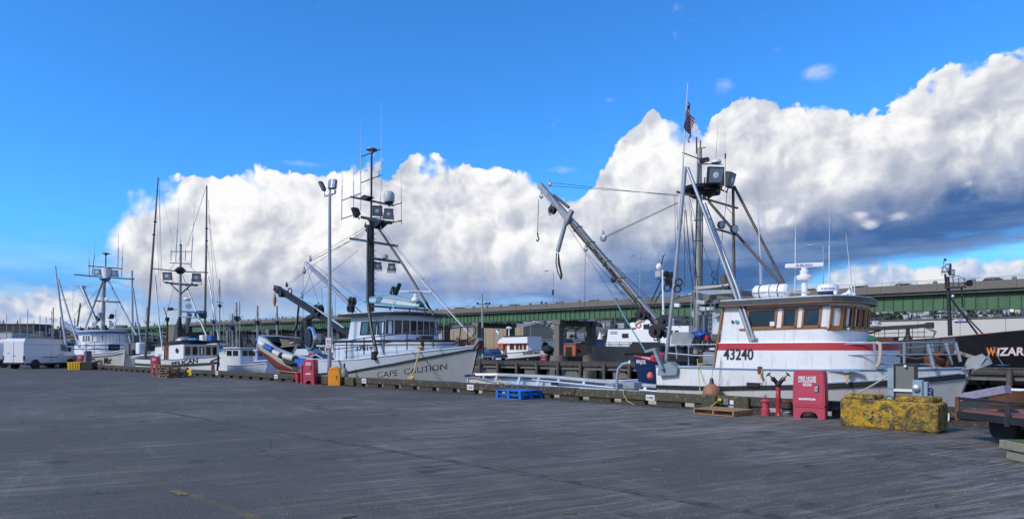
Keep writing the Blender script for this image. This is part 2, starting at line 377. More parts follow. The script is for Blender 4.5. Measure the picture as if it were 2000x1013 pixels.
# ------------------------------------------------------------------ mesh building
class MB:
 def __init__(s): s.v = []; s.f = []
 def face(s, pts):
  n = len(s.v); s.v += [Vector(p) for p in pts]; s.f.append(tuple(range(n, n + len(pts)))); return s
 def add(s, vs, fs):
  n = len(s.v); s.v += [Vector(p) for p in vs]; s.f += [tuple(i + n for i in f) for f in fs]; return s
 def box(s, x0, x1, y0, y1, z0, z1):
  return s.add([(x, y, z) for x in (x0, x1) for y in (y0, y1) for z in (z0, z1)],
     [(0, 1, 3, 2), (4, 6, 7, 5), (0, 4, 5, 1), (2, 3, 7, 6), (0, 2, 6, 4), (1, 5, 7, 3)])
 def obox(s, c, d, ax=None, ay=None, az=None, ch=0):
  """box with centre, sizes and axes; ch chamfers the edges"""
  ax = Vector(ax or (1, 0, 0)).normalized(); ay = Vector(ay or (0, 1, 0)); az = Vector(az) if az else ax.cross(ay)
  az = az.normalized(); ay = az.cross(ax).normalized(); c = Vector(c)
  hx, hy, hz = d[0] / 2, d[1] / 2, d[2] / 2
  if ch <= 0:
   return s.add([c + ax * x + ay * y + az * z for x in (-hx, hx) for y in (-hy, hy) for z in (-hz, hz)],
      [(0, 1, 3, 2), (4, 6, 7, 5), (0, 4, 5, 1), (2, 3, 7, 6), (0, 2, 6, 4), (1, 5, 7, 3)])
  vs, idx = [], {}
  for sx in (-1, 1):
   for sy in (-1, 1):
    for sz in (-1, 1):
     for a in range(3):
      q = [hx - ch, hy - ch, hz - ch]; q[a] += ch
      idx[(sx, sy, sz, a)] = len(vs)
      vs.append(c + ax * sx * q[0] + ay * sy * q[1] + az * sz * q[2])
  fs = []
  for a in range(3):
   b_, c_ = (a + 1) % 3, (a + 2) % 3
   for sg in (-1, 1):
    def k(u, w):
     t = [0, 0, 0]; t[a] = sg; t[b_] = u; t[c_] = w; return idx[(*t, a)]
    fs.append((k(-1, -1), k(1, -1), k(1, 1), k(-1, 1)))
   for u in (-1, 1):
    for w in (-1, 1):
     def k2(q, ax_):
      t = [0, 0, 0]; t[a] = q; t[b_] = u; t[c_] = w; return idx[(*t, ax_)]
     fs.append((k2(-1, b_), k2(1, b_), k2(1, c_), k2(-1, c_)))
  for sx in (-1, 1):
   for sy in (-1, 1):
    for sz in (-1, 1): fs.append(tuple(idx[(sx, sy, sz, a)] for a in range(3)))
  return s.add(vs, fs)
 def beam(s, p0, p1, w, h, up=(0, 0, 1), ch=0):
  p0, p1 = Vector(p0), Vector(p1); d = p1 - p0
  ax = d.normalized(); up = Vector(up)
  if abs(ax.dot(up)) > .98: up = Vector((0, 1, 0))
  ay = up.cross(ax).normalized()
  return s.obox((p0 + p1) / 2, (d.length, w, h), ax, ay, ax.cross(ay), ch)
 def tube(s, pts, r, n=8, caps=True):
  pts = [Vector(p) for p in pts]
  if not isinstance(r, (list, tuple)): r = [r] * len(pts)
  if len(r) == 2 and len(pts) > 2: r = [r[0] + (r[1] - r[0]) * i / (len(pts) - 1) for i in range(len(pts))]
  up = None; base = len(s.v)
  for i, p in enumerate(pts):
   a = pts[min(i + 1, len(pts) - 1)] - pts[max(i - 1, 0)]
   a = a.normalized() if a.length > 1e-9 else Vector((0, 0, 1))
   if up is None: up = Vector((0, 0, 1)) if abs(a.z) < .9 else Vector((1, 0, 0))
   b = a.cross(up)
   if b.length < 1e-6: b = a.cross(Vector((0, 1, .3)))
   b = b.normalized(); up = b.cross(a).normalized()
   for j in range(n):
    t = 2 * math.pi * j / n
    s.v.append(p + b * (math.cos(t) * r[i]) + up * (math.sin(t) * r[i]))
  for i in range(len(pts) - 1):
   for j in range(n):
    k = (j + 1) % n
    s.f.append((base + i * n + j, base + i * n + k, base + (i + 1) * n + k, base + (i + 1) * n + j))
  if caps:
   s.f.append(tuple(base + j for j in range(n))[::-1]); s.f.append(tuple(base + (len(pts) - 1) * n + j for j in range(n)))
  return s
 def lathe(s, prof, c=(0, 0, 0), ax=(0, 0, 1), n=16):
  c = Vector(c); ax = Vector(ax).normalized()
  b = ax.orthogonal().normalized(); u = ax.cross(b); base = len(s.v)
  for r, z in prof:
   for j in range(n):
    t = 2 * math.pi * j / n
    s.v.append(c + ax * z + b * (math.cos(t) * r) + u * (math.sin(t) * r))
  for i in range(len(prof) - 1):
   for j in range(n):
    k = (j + 1) % n
    s.f.append((base + i * n + j, base + i * n + k, base + (i + 1) * n + k, base + (i + 1) * n + j))
  s.f.append(tuple(base + j for j in range(n))[::-1]); s.f.append(tuple(base + (len(prof) - 1) * n + j for j in range(n)))
  return s
 def sphere(s, c, r, n=12, m=8):
  r = r if isinstance(r, (list, tuple)) else (r, r, r); c = Vector(c); base = len(s.v)
  for i in range(1, m):
   a = math.pi * i / m
   for j in range(n):
    t = 2 * math.pi * j / n
    s.v.append(c + Vector((r[0] * math.sin(a) * math.cos(t), r[1] * math.sin(a) * math.sin(t), r[2] * math.cos(a))))
  s.v += [c + Vector((0, 0, r[2])), c - Vector((0, 0, r[2]))]
  for i in range(m - 2):
   for j in range(n):
    k = (j + 1) % n
    s.f.append((base + i * n + j, base + (i + 1) * n + j, base + (i + 1) * n + k, base + i * n + k))
  for j in range(n):
   k = (j + 1) % n
   s.f.append((base + (m - 1) * n, base + j, base + k)); s.f.append((base + (m - 1) * n + 1, base + (m - 2) * n + k, base + (m - 2) * n + j))
  return s
 def torus(s, c, R_, r, ax=(0, 0, 1), n=20, m=8):
  c = Vector(c); ax = Vector(ax).normalized(); b = ax.orthogonal().normalized(); u = ax.cross(b)
  base = len(s.v)
  for i in range(n):
   t = 2 * math.pi * i / n; d = b * math.cos(t) + u * math.sin(t)
   for j in range(m):
    q = 2 * math.pi * j / m
    s.v.append(c + d * (R_ + r * math.cos(q)) + ax * (r * math.sin(q)))
  for i in range(n):
   for j in range(m):
    s.f.append((base + i * m + j, base + ((i + 1) % n) * m + j, base + ((i + 1) % n) * m + (j + 1) % m, base + i * m + (j + 1) % m))
  return s
 def prism(s, poly, ext):
  poly = [Vector(p) for p in poly]; ext = Vector(ext); n = len(poly); base = len(s.v)
  s.v += poly + [p + ext for p in poly]
  s.f.append(tuple(base + i for i in range(n))[::-1]); s.f.append(tuple(base + n + i for i in range(n)))
  for i in range(n): s.f.append((base + i, base + (i + 1) % n, base + n + (i + 1) % n, base + n + i))
  return s
 def loft(s, rows, close=False):
  base = len(s.v); w = len(rows[0])
  for r_ in rows: s.v += [Vector(p) for p in r_]
  for i in range(len(rows) - 1):
   for j in range(w if close else w - 1):
    k = (j + 1) % w
    s.f.append((base + i * w + j, base + i * w + k, base + (i + 1) * w + k, base + (i + 1) * w + j))
  return s


ORG = {}                                            # world origin of each object built


def link(o, parent=None):
 COL.objects.link(o)
 if parent: o.parent = parent
 return o


def tagit(o, label=None, cat=None, group=None, kind=None):
 if label: o['label'] = label
 if cat: o['category'] = cat
 if group: o['group'] = group
 if kind: o['kind'] = kind
 return o


def mesh_of(name, mb, m, org, smooth=False):
 me = bpy.data.meshes.new(name)
 me.from_pydata([tuple(v - org) for v in mb.v], [], mb.f)
 if m: me.materials.append(m)
 me.validate()
 import bmesh
 bm = bmesh.new(); bm.from_mesh(me); bmesh.ops.recalc_face_normals(bm, faces=bm.faces); bm.to_mesh(me); bm.free()
 if smooth:
  me.polygons.foreach_set('use_smooth', [True] * len(me.polygons))
  try: me.set_sharp_from_angle(angle=R(38))
  except Exception: pass
 return me


def thing(name, label, cat, loc, group=None):
 o = bpy.data.objects.new(name, None); o.empty_display_size = .2
 o.location = loc; ORG[o] = Vector(loc); link(o)
 return tagit(o, label, cat, group)


def part(name, mb, m, parent, smooth=False, label=None, kind=None):
 org = ORG[parent]
 o = bpy.data.objects.new(name, mesh_of(name, mb, m, org, smooth))
 ORG[o] = org
 link(o, parent)
 return tagit(o, label, kind=kind)


def solo(name, label, cat, mb, m, group=None, smooth=False, kind=None, org=None):
 lo = Vector((min(v.x for v in mb.v), min(v.y for v in mb.v), min(v.z for v in mb.v)))
 hi = Vector((max(v.x for v in mb.v), max(v.y for v in mb.v), 0))
 org = org or Vector(((lo.x + hi.x) / 2, (lo.y + hi.y) / 2, lo.z))
 o = bpy.data.objects.new(name, mesh_of(name, mb, m, org, smooth)); o.location = org; ORG[o] = org
 link(o)
 return tagit(o, label, cat, group, kind)


def struct(name, mb, m, parent=None, kind='structure', smooth=False):
 if parent: return part(name, mb, m, parent, smooth)
 o = solo(name, None, None, mb, m, kind=kind, org=Vector((0, 0, 0)), smooth=smooth)
 return o


def kids(o): return [c for c in COL.objects if c.parent == o]


CHILD = {}


def dup(root, loc, rotz=0, label=None, group=None, scale=None):
 """a copy of a thing, its parts and their sub-parts"""
 def rec(o, parent):
  c = o.copy(); COL.objects.link(c)
  if parent: c.parent = parent
  for ch in list(o.children): rec(ch, c)
  return c
 r_ = rec(root, None)
 r_.location = loc; r_.rotation_euler = (0, 0, rotz)
 if scale: r_.scale = scale if isinstance(scale, tuple) else (scale,) * 3
 if label: r_['label'] = label
 if group: r_['group'] = group
 return r_


def T(*pts, y):
 """points (px, py[, own y]) on the plane y"""
 return [P(p[0], p[1], y=(p[2] if len(p) > 2 else y)) for p in pts]


_txt = {}


def text_mb(body, width, height, o, ux, uy, bold=0., depth=.004, shear=0., n=None, spacing=1.):
 """lettering as thin solid letters; o is the lower left corner, ux and uy the reading and upward directions"""
 key = (body, bold, shear, spacing)
 if key not in _txt:
  cu = bpy.data.curves.new('t', 'FONT'); cu.body = body; cu.offset = bold; cu.shear = shear; cu.space_character = spacing; cu.resolution_u = 3
  ob = bpy.data.objects.new('t', cu); COL.objects.link(ob)
  dg = bpy.context.evaluated_depsgraph_get()
  me = bpy.data.meshes.new_from_object(ob.evaluated_get(dg))
  _txt[key] = ([v.co.copy() for v in me.vertices], [tuple(p.vertices) for p in me.polygons])
  bpy.data.objects.remove(ob); bpy.data.curves.remove(cu); bpy.data.meshes.remove(me)
 vs, fs = _txt[key]
 x0, x1 = min(v.x for v in vs), max(v.x for v in vs); y0, y1 = min(v.y for v in vs), max(v.y for v in vs)
 ux, uy = Vector(ux).normalized(), Vector(uy).normalized(); nn = ux.cross(uy).normalized(); o = Vector(o)
 mb = MB()
 mb.add([o + ux * ((v.x - x0) / (x1 - x0) * width) + uy * ((v.y - y0) / (y1 - y0) * height) + nn * depth for v in vs], fs)
 return mb


def project(mb, surf, direction, off=.008):
 """lay lettering on a curved surface"""
 bv = BVHTree.FromPolygons([tuple(v) for v in surf.v], surf.f)
 d = Vector(direction).normalized()
 for i, v in enumerate(mb.v):
  hit = bv.ray_cast(v - d * 3, d)
  if hit[0] is not None: mb.v[i] = hit[0] - d * off
 return mb


def interp(tab, x):
 if x <= tab[0][0]: return tab[0][1]
 for (a, b), (c, d) in zip(tab, tab[1:]):
  if x <= c:
   t = (x - a) / (c - a); return b + (d - b) * t
 return tab[-1][1]


def catenary(a, b, sag, n=10):
 a, b = Vector(a), Vector(b)
 return [a.lerp(b, i / n) - Vector((0, 0, sag * 4 * (i / n) * (1 - i / n))) for i in range(n + 1)]


def jag(mb, amt, seed=1):
 rr = random.Random(seed)
 for v in mb.v: v += Vector((rr.uniform(-amt, amt), rr.uniform(-amt, amt), rr.uniform(-amt, amt)))
 return mb


# ------------------------------------------------------------------ quay
def quay():
 m = bpy.data.materials.new('quay_asphalt'); m.use_nodes = True
 t = m.node_tree; t.nodes.clear(); N = NT(t)
 co = N.n('ShaderNodeTexCoord').outputs['Object']
 wv = N.vm('ADD', co, N.vm('SCALE', N.vm('SUBTRACT', N.noise(co, .35, 3., .5, out=1), (.5, .5, .5)), scale=.35))
 wv = N.vm('ADD', N.vm('SCALE', N.n('ShaderNodeCombineXYZ', i={0: N.vm('DOT_PRODUCT', wv, (.955, -.296, 0)), 1: N.vm('DOT_PRODUCT', wv, (.296, .955, 0))}).outputs[0], scale=1.), (0, 0, 0))
 st = N.noise(N.vm('MULTIPLY', wv, (2.2, .13, 1)), 1.5, 6., .68)          # dusty streaks brushed across the quay
 st2 = N.noise(N.vm('MULTIPLY', wv, (9., .5, 1)), 1.6, 8., .8)
 st3 = N.noise(N.vm('MULTIPLY', wv, (.25, 2.6, 1)), 1.2, 5., .65)
 bigp = N.noise(co, .11, 3., .5)
 f = N.m('ADD', N.m('MULTIPLY', N.ss(st, .44, .68), .42), N.m('MULTIPLY', N.ss(st2, .46, .62), .62))
 f = N.m('ADD', f, N.m('MULTIPLY', N.ss(st3, .52, .7), .3))
 f = N.m('MULTIPLY', f, N.m('ADD', .2, N.m('MULTIPLY', N.ss(N.m('ADD', N.m('MULTIPLY', bigp, .6), N.m('MULTIPLY', N.noise(co, .5, 4., .6), .4)), .40, .60), 1.15)))
 sp = N.sepx = N.n('ShaderNodeSeparateXYZ', i={'Vector': co})
 X, Y = sp.outputs[0], sp.outputs[1]
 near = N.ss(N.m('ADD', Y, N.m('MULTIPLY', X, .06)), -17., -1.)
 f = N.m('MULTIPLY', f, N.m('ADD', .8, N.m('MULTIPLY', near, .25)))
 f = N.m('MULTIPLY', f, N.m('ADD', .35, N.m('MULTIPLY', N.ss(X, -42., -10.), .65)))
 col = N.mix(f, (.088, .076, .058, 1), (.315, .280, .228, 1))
 grit = N.noise(co, 38., 3., .8)
 col = N.mix(N.m('MULTIPLY', N.ss(grit, .5, .66), .55), col, (.17, .17, .18, 1))
 col = N.mix(N.m('MULTIPLY', N.ss(grit, .49, .34), .5), col, (.018, .018, .020, 1))
 oil = N.noise(co, .9, 4., .55)
 col = N.mix(N.m('MULTIPLY', N.ss(oil, .60, .72), .6), col, (.022, .022, .025, 1))
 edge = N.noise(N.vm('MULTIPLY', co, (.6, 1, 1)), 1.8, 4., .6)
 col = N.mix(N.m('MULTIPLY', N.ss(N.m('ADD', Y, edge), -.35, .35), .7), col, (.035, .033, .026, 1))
 # hairline cracks
 vc = N.n('ShaderNodeTexVoronoi', feature='DISTANCE_TO_EDGE', i={'Vector': N.vm('ADD', co, N.vm('SCALE', N.noise(co, 1.1, 3., .6, out=1), scale=1.4)), 'Scale': .22})
 ck = N.m('MULTIPLY', N.m('SUBTRACT', 1., N.ss(vc.outputs['Distance'], .0, .006)), N.ss(N.noise(co, .3, 2., .5), .5, .56))
 col = N.mix(N.m('MULTIPLY', ck, .6), col, (.015, .015, .015, 1))
 b = N.n('ShaderNodeBsdfPrincipled', i={'Base Color': col})
 N.put(b.inputs['Roughness'], N.m('ADD', .72, N.m('MULTIPLY', st, .2)))
 b.inputs['Specular IOR Level'].default_value = .35
 bn = N.n('ShaderNodeBump', i={'Height': N.m('ADD', grit, N.m('MULTIPLY', st2, .6)), 'Strength': .6, 'Distance': .012})
 N.put(b.inputs['Normal'], bn.outputs[0])
 o = N.n('ShaderNodeOutputMaterial'); t.links.new(b.outputs[0], o.inputs[0])
 MATS['asphalt'] = m
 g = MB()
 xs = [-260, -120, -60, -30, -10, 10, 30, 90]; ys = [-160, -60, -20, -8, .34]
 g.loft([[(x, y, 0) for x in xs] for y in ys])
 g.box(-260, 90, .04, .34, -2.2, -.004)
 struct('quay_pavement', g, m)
 # seams sealed with tar, worn yellow paint lines
 tar = mat('tar_seam', (.050, .045, .038), .8, var=.3, scale=2, wear=.53, wearc=(.11, .098, .08), wscale=3.5, bump=.5)
 yl = bpy.data.materials.new('worn_yellow_line'); yl.use_nodes = True
 t = yl.node_tree; t.nodes.clear(); N = NT(t)
 co = N.n('ShaderNodeTexCoord').outputs['Object']
 w = N.ss(N.noise(co, 1.3, 5., .75), .5, .72)
 w = N.m('MULTIPLY', w, N.m('ADD', .45, N.m('MULTIPLY', N.ss(N.noise(co, 26., 3., .7), .4, .6), .55)))
 # a worn line shows the asphalt beneath wherever the paint has gone
 pr = N.n('ShaderNodeBsdfPrincipled', i={'Base Color': (.36, .25, .07, 1), 'Roughness': .75})
 tr = N.n('ShaderNodeBsdfTransparent')
 mx = N.n('ShaderNodeMixShader', i={0: N.m('MULTIPLY_ADD', w, .55, .10)})
 t.links.new(tr.outputs[0], mx.inputs[1]); t.links.new(pr.outputs[0], mx.inputs[2])
 o = N.n('ShaderNodeOutputMaterial'); t.links.new(mx.outputs[0], o.inputs[0])
 def strip(name, a, b, w_, mm, z):
  a, b = Vector(a), Vector(b); d = (b - a).normalized(); n = Vector((-d.y, d.x, 0)) * w_ / 2
  s = MB(); k = 12
  s.loft([[a.lerp(b, i / k) + n + Vector((0, 0, z)), a.lerp(b, i / k) - n + Vector((0, 0, z))] for i in range(k + 1)])
  struct(name, s, mm)
 p1, p2 = P(1000, 850, z=0), P(2000, 982, z=0)
 y1 = p1.y
 strip('yellow_line', (-60, p1.y + (p1.y - p2.y) * -.0, 0), (14, p2.y, 0), .10, yl, .004)
 q = P(500, 1013, z=0)
 strip('yellow_line', (-40, q.y, 0), (q.x + 2, q.y, 0), .11, yl, .004)
 q2 = P(1000, 920, z=0)
 strip('pavement_seam', (-60, q2.y, 0), (14, q2.y, 0), .16, tar, .004)
 # a fresher dab of yellow paint on the near line
 a = P(338, 958, z=0); s = MB(); s.add([a + Vector(v) for v in ((-.02, -.05, .008), (.34, -.05, .008), (.36, .05, .008), (0, .06, .008))], [(0, 1, 2, 3)])
 struct('paint_dab', s, mat('yellow_dab', (.26, .20, .05), .8, wear=.50, wearc=(.07, .07, .07), wscale=20))
 # bits of litter
 for px, py in ((1285, 917, ), (1455, 884), (1575, 909), (680, 1010), (1110, 1003)):
  a = P(px, py, z=0); s = MB(); s.obox(a + Vector((0, 0, .008)), (.16, .035, .012), (math.cos(px), math.sin(px), 0), (-math.sin(px), math.cos(px), 0))
  solo('wood_chip', {1285: 'brown sliver of wood on the asphalt below the blue pallets', 1455: 'dark sliver of wood on the asphalt below the loose pallet', 1575: 'thin dark chip on the asphalt between the yellow line and the fire cabinet',
      680: 'small dark chip on the asphalt at the lower edge', 1110: 'small chip beside the tar seam in the near asphalt'}[px], 'wood chip', s, palletg)


quay()

rg = random.Random(31); gr = MB()
for i in range(2600):
 if i % 3: px, py = rg.uniform(0, 2000), 730 + 280 * rg.random() ** .7; c = P(px, py, z=0)
 else: c = Vector((rg.uniform(-40, 12), -abs(rg.gauss(0, .5)) - .02, 0))
 if c.y > 0 or c.x > 13: continue
 s = rg.uniform(.004, .013) * (1.6 if c.y > -2 else 1); a = rg.uniform(0, 6.28); c.z = .0
 gr.add([c + Vector((math.cos(a + k * 2.09) * s, math.sin(a + k * 2.09) * s, 0)) for k in range(3)] + [c + Vector((0, 0, s * .8))], [(0, 1, 3), (1, 2, 3), (2, 0, 3)])
solo('grit', 'loose grit and crumbs scattered over the quay asphalt', 'grit', gr, mat('grit_stone', (.2, .19, .17), .9, var=.4, scale=9), kind='stuff', org=Vector((0, 0, 0)))

# bull rail: long timbers on short blocks along the quay edge
rail = thing('bull_rail', 'long dark weathered timber bull rail on blocks along the quay edge', 'kerb rail', (0, .02, 0))
xs = 15.5; i = 0
while xs > -150:
 L = 5.6 + .8 * random.random()
 dz = random.uniform(-.012, .012); dy = random.uniform(-.015, .015)
 mb = MB(); mb.beam((xs - .012, .17 + dy, .265 + dz), (xs - L + .012, .17 + dy, .265 + dz + random.uniform(-.008, .008)), .30, .25, ch=.022)
 part('rail_timber', mb, mossy if i in (2, 5, 8) else timber, rail)
 for q in range(2):
  bb = MB(); bb.lathe([(.022, 0), (.022, .012)], (xs - .35 - .25 * q, .012 + dy, .27 + (.05 if q else -.04)), (0, -1, 0), 8)
  bb.v = [v for v in bb.v]
  part('bolt_head', bb, rust, rail)
 xs -= L; i += 1
xb = 15.2
bm_ = MB(); bm_.box(-.42, .42, .06, .28, .0, .14)
k = 0
blk = None
while xb > -110:
 if blk is None:
  mb = MB(); mb.v = [v + Vector((xb, 0, 0)) for v in bm_.v]; mb.f = bm_.f
  blk = part('rail_block', mb, timber, rail); blk0 = xb
 else:
  c = blk.copy(); COL.objects.link(c); c.location = (xb - blk0, 0, 0)
 xb -= 1.25

# white berth number plates nailed to the rail
def plate(px, py, txt, w, h, lab):
 c = P(px, py, y=-.012)
 t = thing('berth_number_plate', lab, 'number sign', (c.x, -.012, c.z - h / 2), 'berth numbers on the bull rail')
 mb = MB(); mb.obox((c.x, 0.0, c.z), (w, .012, h), ch=.004); part('plate', mb, signw, t)
 part('digits', text_mb(txt, w * .74, h * .5, (c.x - w * .37, -.008, c.z - h * .25), (1, 0, 0), (0, 0, 1), .02, .004), ink, t)


plate(1269.5, 776, '100', .30, .165, 'white plate reading 100 on the timber rail beside the pallet')
plate(918, 756, '125', .36, .20, 'white plate reading 125 on the rail under the grey bow')
plate(710.5, 743.5, '130', .34, .20, 'white plate on the rail between the orange cabinet and boat name')
plate(538.5, 735, '135', .36, .21, 'white plate on the rail below the red bottomed skiff')
plate(423, 728, '140', .38, .22, 'small white plate on the rail under the bow of the trolling boat')
plate(1843, 813, '95', .22, .16, 'white plate partly behind the yellow concrete block')

# ------------------------------------------------------------------ water, far ground
def sheets():
 m = bpy.data.materials.new('harbour_water'); m.use_nodes = True
 t = m.node_tree; t.nodes.clear(); N = NT(t)
 co = N.n('ShaderNodeTexCoord').outputs['Object']
 b = N.n('ShaderNodeBsdfPrincipled', i={'Base Color': (.012, .022, .026, 1), 'Roughness': .12})
 bn = N.n('ShaderNodeBump', i={'Height': N.noise(N.vm('MULTIPLY', co, (1, 1.6, 1)), 1.6, 4., .55), 'Strength': .5, 'Distance': .08})
 N.put(b.inputs['Normal'], bn.outputs[0])
 o = N.n('ShaderNodeOutputMaterial'); t.links.new(b.outputs[0], o.inputs[0])
 g = MB(); g.loft([[(x, y, -2.2) for x in (-1500, -400, 0, 600)] for y in (.05, 60, 400, 700)])
 struct('harbour_water', g, m)
 # land beyond: flat shore, then a wooded hillside rising behind
 gm = mat('far_ground', (.09, .085, .07), .95, var=.3, scale=.02, dirt=.4, dirtc=(.05, .06, .03), bump=0)
 g = MB(); g.loft([[(x, y, .2) for x in (-2200, -700, -300, 0, 300, 1500)] for y in (103, 300, 3500)])
 g.box(-2200, 1500, 103, 103.5, -2.3, .18)
 struct('far_shore', g, gm)


sheets()


# ------------------------------------------------------------------ boat building
def depth(p): return (Vector(p) - CAM).dot(FW)
def rad(p, w): return max(.5 * w / F * depth(p), .004)
def pxof(p):
 q = Vector(p) - CAM; return 1000 + F * q.dot(RT) / q.dot(FW)


def PL(parent, name, pts, w, m, y, n=6, label=None, smooth=True):
 """a pole, bar or wire through bearings on plane y; w is its apparent width"""
 pp = T(*pts, y=y)
 ws = w if isinstance(w, (list, tuple)) else [w] * len(pp)
 if len(ws) == 2 and len(pp) > 2: ws = [ws[0] + (ws[1] - ws[0]) * i / (len(pp) - 1) for i in range(len(pp))]
 return part(name, MB().tube(pp, [rad(p, q) for p, q in zip(pp, ws)], n), m, parent, smooth, label)


def wirep(parent, a, b, y, r=.009, m=None, name='rigging_wire', sag=0, y2=None):
 p, q = P(a[0], a[1], y=y), P(b[0], b[1], y=y if y2 is None else y2)
 return part(name, MB().tube(catenary(p, q, sag, 8) if sag else [p, q], r, 5, caps=False), m or wire, parent)


class Hull:
 def __init__(s, xs, xb, yc, hb, sheer, zk=-2.45, rake=.8, full=2.3, wl=.80, tr=.80, um=.45, wfull=1.6):
  s.__dict__.update(xs=xs, xb=xb, yc=yc, hb=hb, sheer=sheer, zk=zk, rake=rake, full=full, wl=wl, tr=tr, um=um, wfull=wfull)
 def S(s, u, v, side):
  """u from transom to stem, v from keel to sheer; v may exceed 1"""
  fd = 1 - max(0, (u - s.um) / (1 - s.um)) ** s.full
  fw = 1 - max(0, (u - .25) / .75) ** s.wfull
  st = s.tr + (1 - s.tr) * min(1, u / .3) ** .7
  vv = max(v, 0)
  h = s.hb * st * ((s.wl * fw) * (1 - vv ** 1.3) + fd * vv ** 1.3) * (min(1, vv / .14) ** .5)
  xe = s.xb - s.rake * (1 - vv) ** 1.1 if vv < 1 else s.xb + s.rake * (vv - 1)
  x = s.xs + (xe - s.xs) * u
  xx = s.xs + (s.xb - s.xs) * u
  z = s.zk + (interp(s.sheer, xx) - s.zk) * v
  return Vector((x, s.yc + side * max(h, .012), z))
 def vz(s, u, z):
  return (z - s.zk) / (interp(s.sheer, s.xs + (s.xb - s.xs) * u) - s.zk)
 def band(s, z0, z1, rows=6, nu=40, off=0.):
  """both sides between two heights, each a function of u or None for keel / sheer"""
  mb = MB()
  for side in (-1, 1):
   rr = []
   for i in range(nu + 1):
    u = 1 - (1 - i / nu) ** 1.35
    a = 0 if z0 is None else s.vz(u, z0(u)); b = 1 if z1 is None else s.vz(u, z1(u))
    rr.append([s.S(u, a + (b - a) * j / rows, side) + Vector((0, side * off, 0)) for j in range(rows + 1)])
   mb.loft(rr)
  return mb
 def line(s, zf, side, u0=0, u1=1, n=40, off=.02, dz=0):
  out = []
  for i in range(n + 1):
   u = u0 + (u1 - u0) * i / n
   p = s.S(u, s.vz(u, zf(u)) if zf else 1, side)
   out.append(p + Vector((0, side * off, dz)))
  return out
 def transom(s):
  mb = MB(); k = 8
  pts = [s.S(0, j / k, -1) for j in range(k + 1)] + [s.S(0, j / k, 1) for j in range(k, -1, -1)]
  mb.face(pts); return mb
 def deck(s, dz=-.6, u0=0.0, u1=.97, inset=.06):
  mb = MB(); rr = []
  for i in range(31):
   u = u0 + (u1 - u0) * i / 30
   z = interp(s.sheer, s.xs + (s.xb - s.xs) * u) + dz; v = s.vz(u, z)
   a, b = s.S(u, v, -1), s.S(u, v, 1)
   if b.y - a.y > 2.2 * inset: a.y += inset; b.y -= inset
   rr.append([a, b])
  return mb.loft(rr)
 def inner(s, dz=-.6, inset=.07):
  mb = MB()
  for side in (-1, 1):
   rr = []
   for i in range(31):
    u = .0 + .965 * i / 30
    z = interp(s.sheer, s.xs + (s.xb - s.xs) * u) + dz; v = s.vz(u, z)
    rr.append([s.S(u, v, side) + Vector((0, -side * inset, 0)), s.S(u, 1, side) + Vector((0, -side * inset, 0)), s.S(u, 1, side)])
   mb.loft(rr)
  return mb
 def cap(s, parent, m, r=.04, name='cap_rail', dz=0):
  mb = MB()
  for side in (-1, 1): mb.tube(s.line(None, side, off=0, dz=dz), r, 6)
  a, b = s.S(0, 1, -1), s.S(0, 1, 1); mb.tube([a, b], r, 6)
  return part(name, mb, m, parent, True)
 def strip(s, parent, zf, m, w=.05, name='rub_rail', u0=0, u1=1, side=(-1, 1), h=None):
  mb = MB()
  for sd in side:
   ln = s.line(zf, sd, u0, u1, off=0)
   h_ = h or w
   mb.loft([[p + Vector((0, -sd * .02, -h_)), p + Vector((0, sd * w, -h_ * .7)), p + Vector((0, sd * w, h_ * .7)), p + Vector((0, -sd * .02, h_))] for p in ln])
  return part(name, mb, m, parent, True)


class Wall:
 """an upright wall following a bottom and a top line"""
 def __init__(s, bot, top):
  s.b = [Vector(p) for p in bot]; s.t = [Vector(p) for p in top]
  L = [0]
  for a, b in zip(s.b, s.b[1:]): L.append(L[-1] + (b - a).length)
  s.L = [x / L[-1] for x in L]
 def pt(s, q, h):
  for i in range(len(s.L) - 1):
   if q <= s.L[i + 1] + 1e-9:
    t = (q - s.L[i]) / max(s.L[i + 1] - s.L[i], 1e-9)
    return s.b[i].lerp(s.b[i + 1], t).lerp(s.t[i].lerp(s.t[i + 1], t), h)
  return s.b[-1].lerp(s.t[-1], h)
 def q_at(s, px, h=.5, lo=0., hi=1.):
  prev = None
  for i in range(801):
   q = lo + (hi - lo) * i / 800; x = pxof(s.pt(q, h))
   if prev is not None and (prev - px) * (x - px) <= 0: return q
   prev = x
  return hi if abs(pxof(s.pt(hi, h)) - px) < abs(pxof(s.pt(lo, h)) - px) else lo
 def band(s, h0, h1, off=0., t=0.):
  mb = MB(); mb.loft([[s.b[i].lerp(s.t[i], h0), s.b[i].lerp(s.t[i], h1)] for i in range(len(s.b))])
  if off:
   n = len(s.b)
   for i in range(n):
    d = (s.b[min(i + 1, n - 1)] - s.b[max(i - 1, 0)]); nn = Vector((d.y, -d.x, 0)).normalized() * off
    for j in (0, 1): mb.v[i * 2 + j] = mb.v[i * 2 + j] + nn
  return mb
 def window(s, parent, q0, q1, h0, h1, fm=None, gm=None, fw=.04, proud=.02, label=None):
  a, b, c, d = s.pt(q0, h0), s.pt(q1, h0), s.pt(q1, h1), s.pt(q0, h1)
  n = (b - a).cross(d - a).normalized()
  fr = MB()
  o = n * proud * .5
  up = n
  for p, q in ((a, b), (b, c), (c, d), (d, a)):
   e = (q - p).normalized() * fw * .5
   fr.beam(p - e + o, q + e + o, fw, proud * 1.2, up=up)
  w = part('window', fr, fm or whitec, parent, label=label)
  g = MB().face([p + n * .006 for p in (a, b, c, d)])
  part('pane', g, gm or glass, w)
  return w


def plan_roof(pts, z0, z1, name, m, parent, top=None, smooth=False):
 mb = MB().prism([Vector((x, y, z0)) for x, y in pts], (0, 0, z1 - z0))
 return part(name, mb, m, parent, smooth)


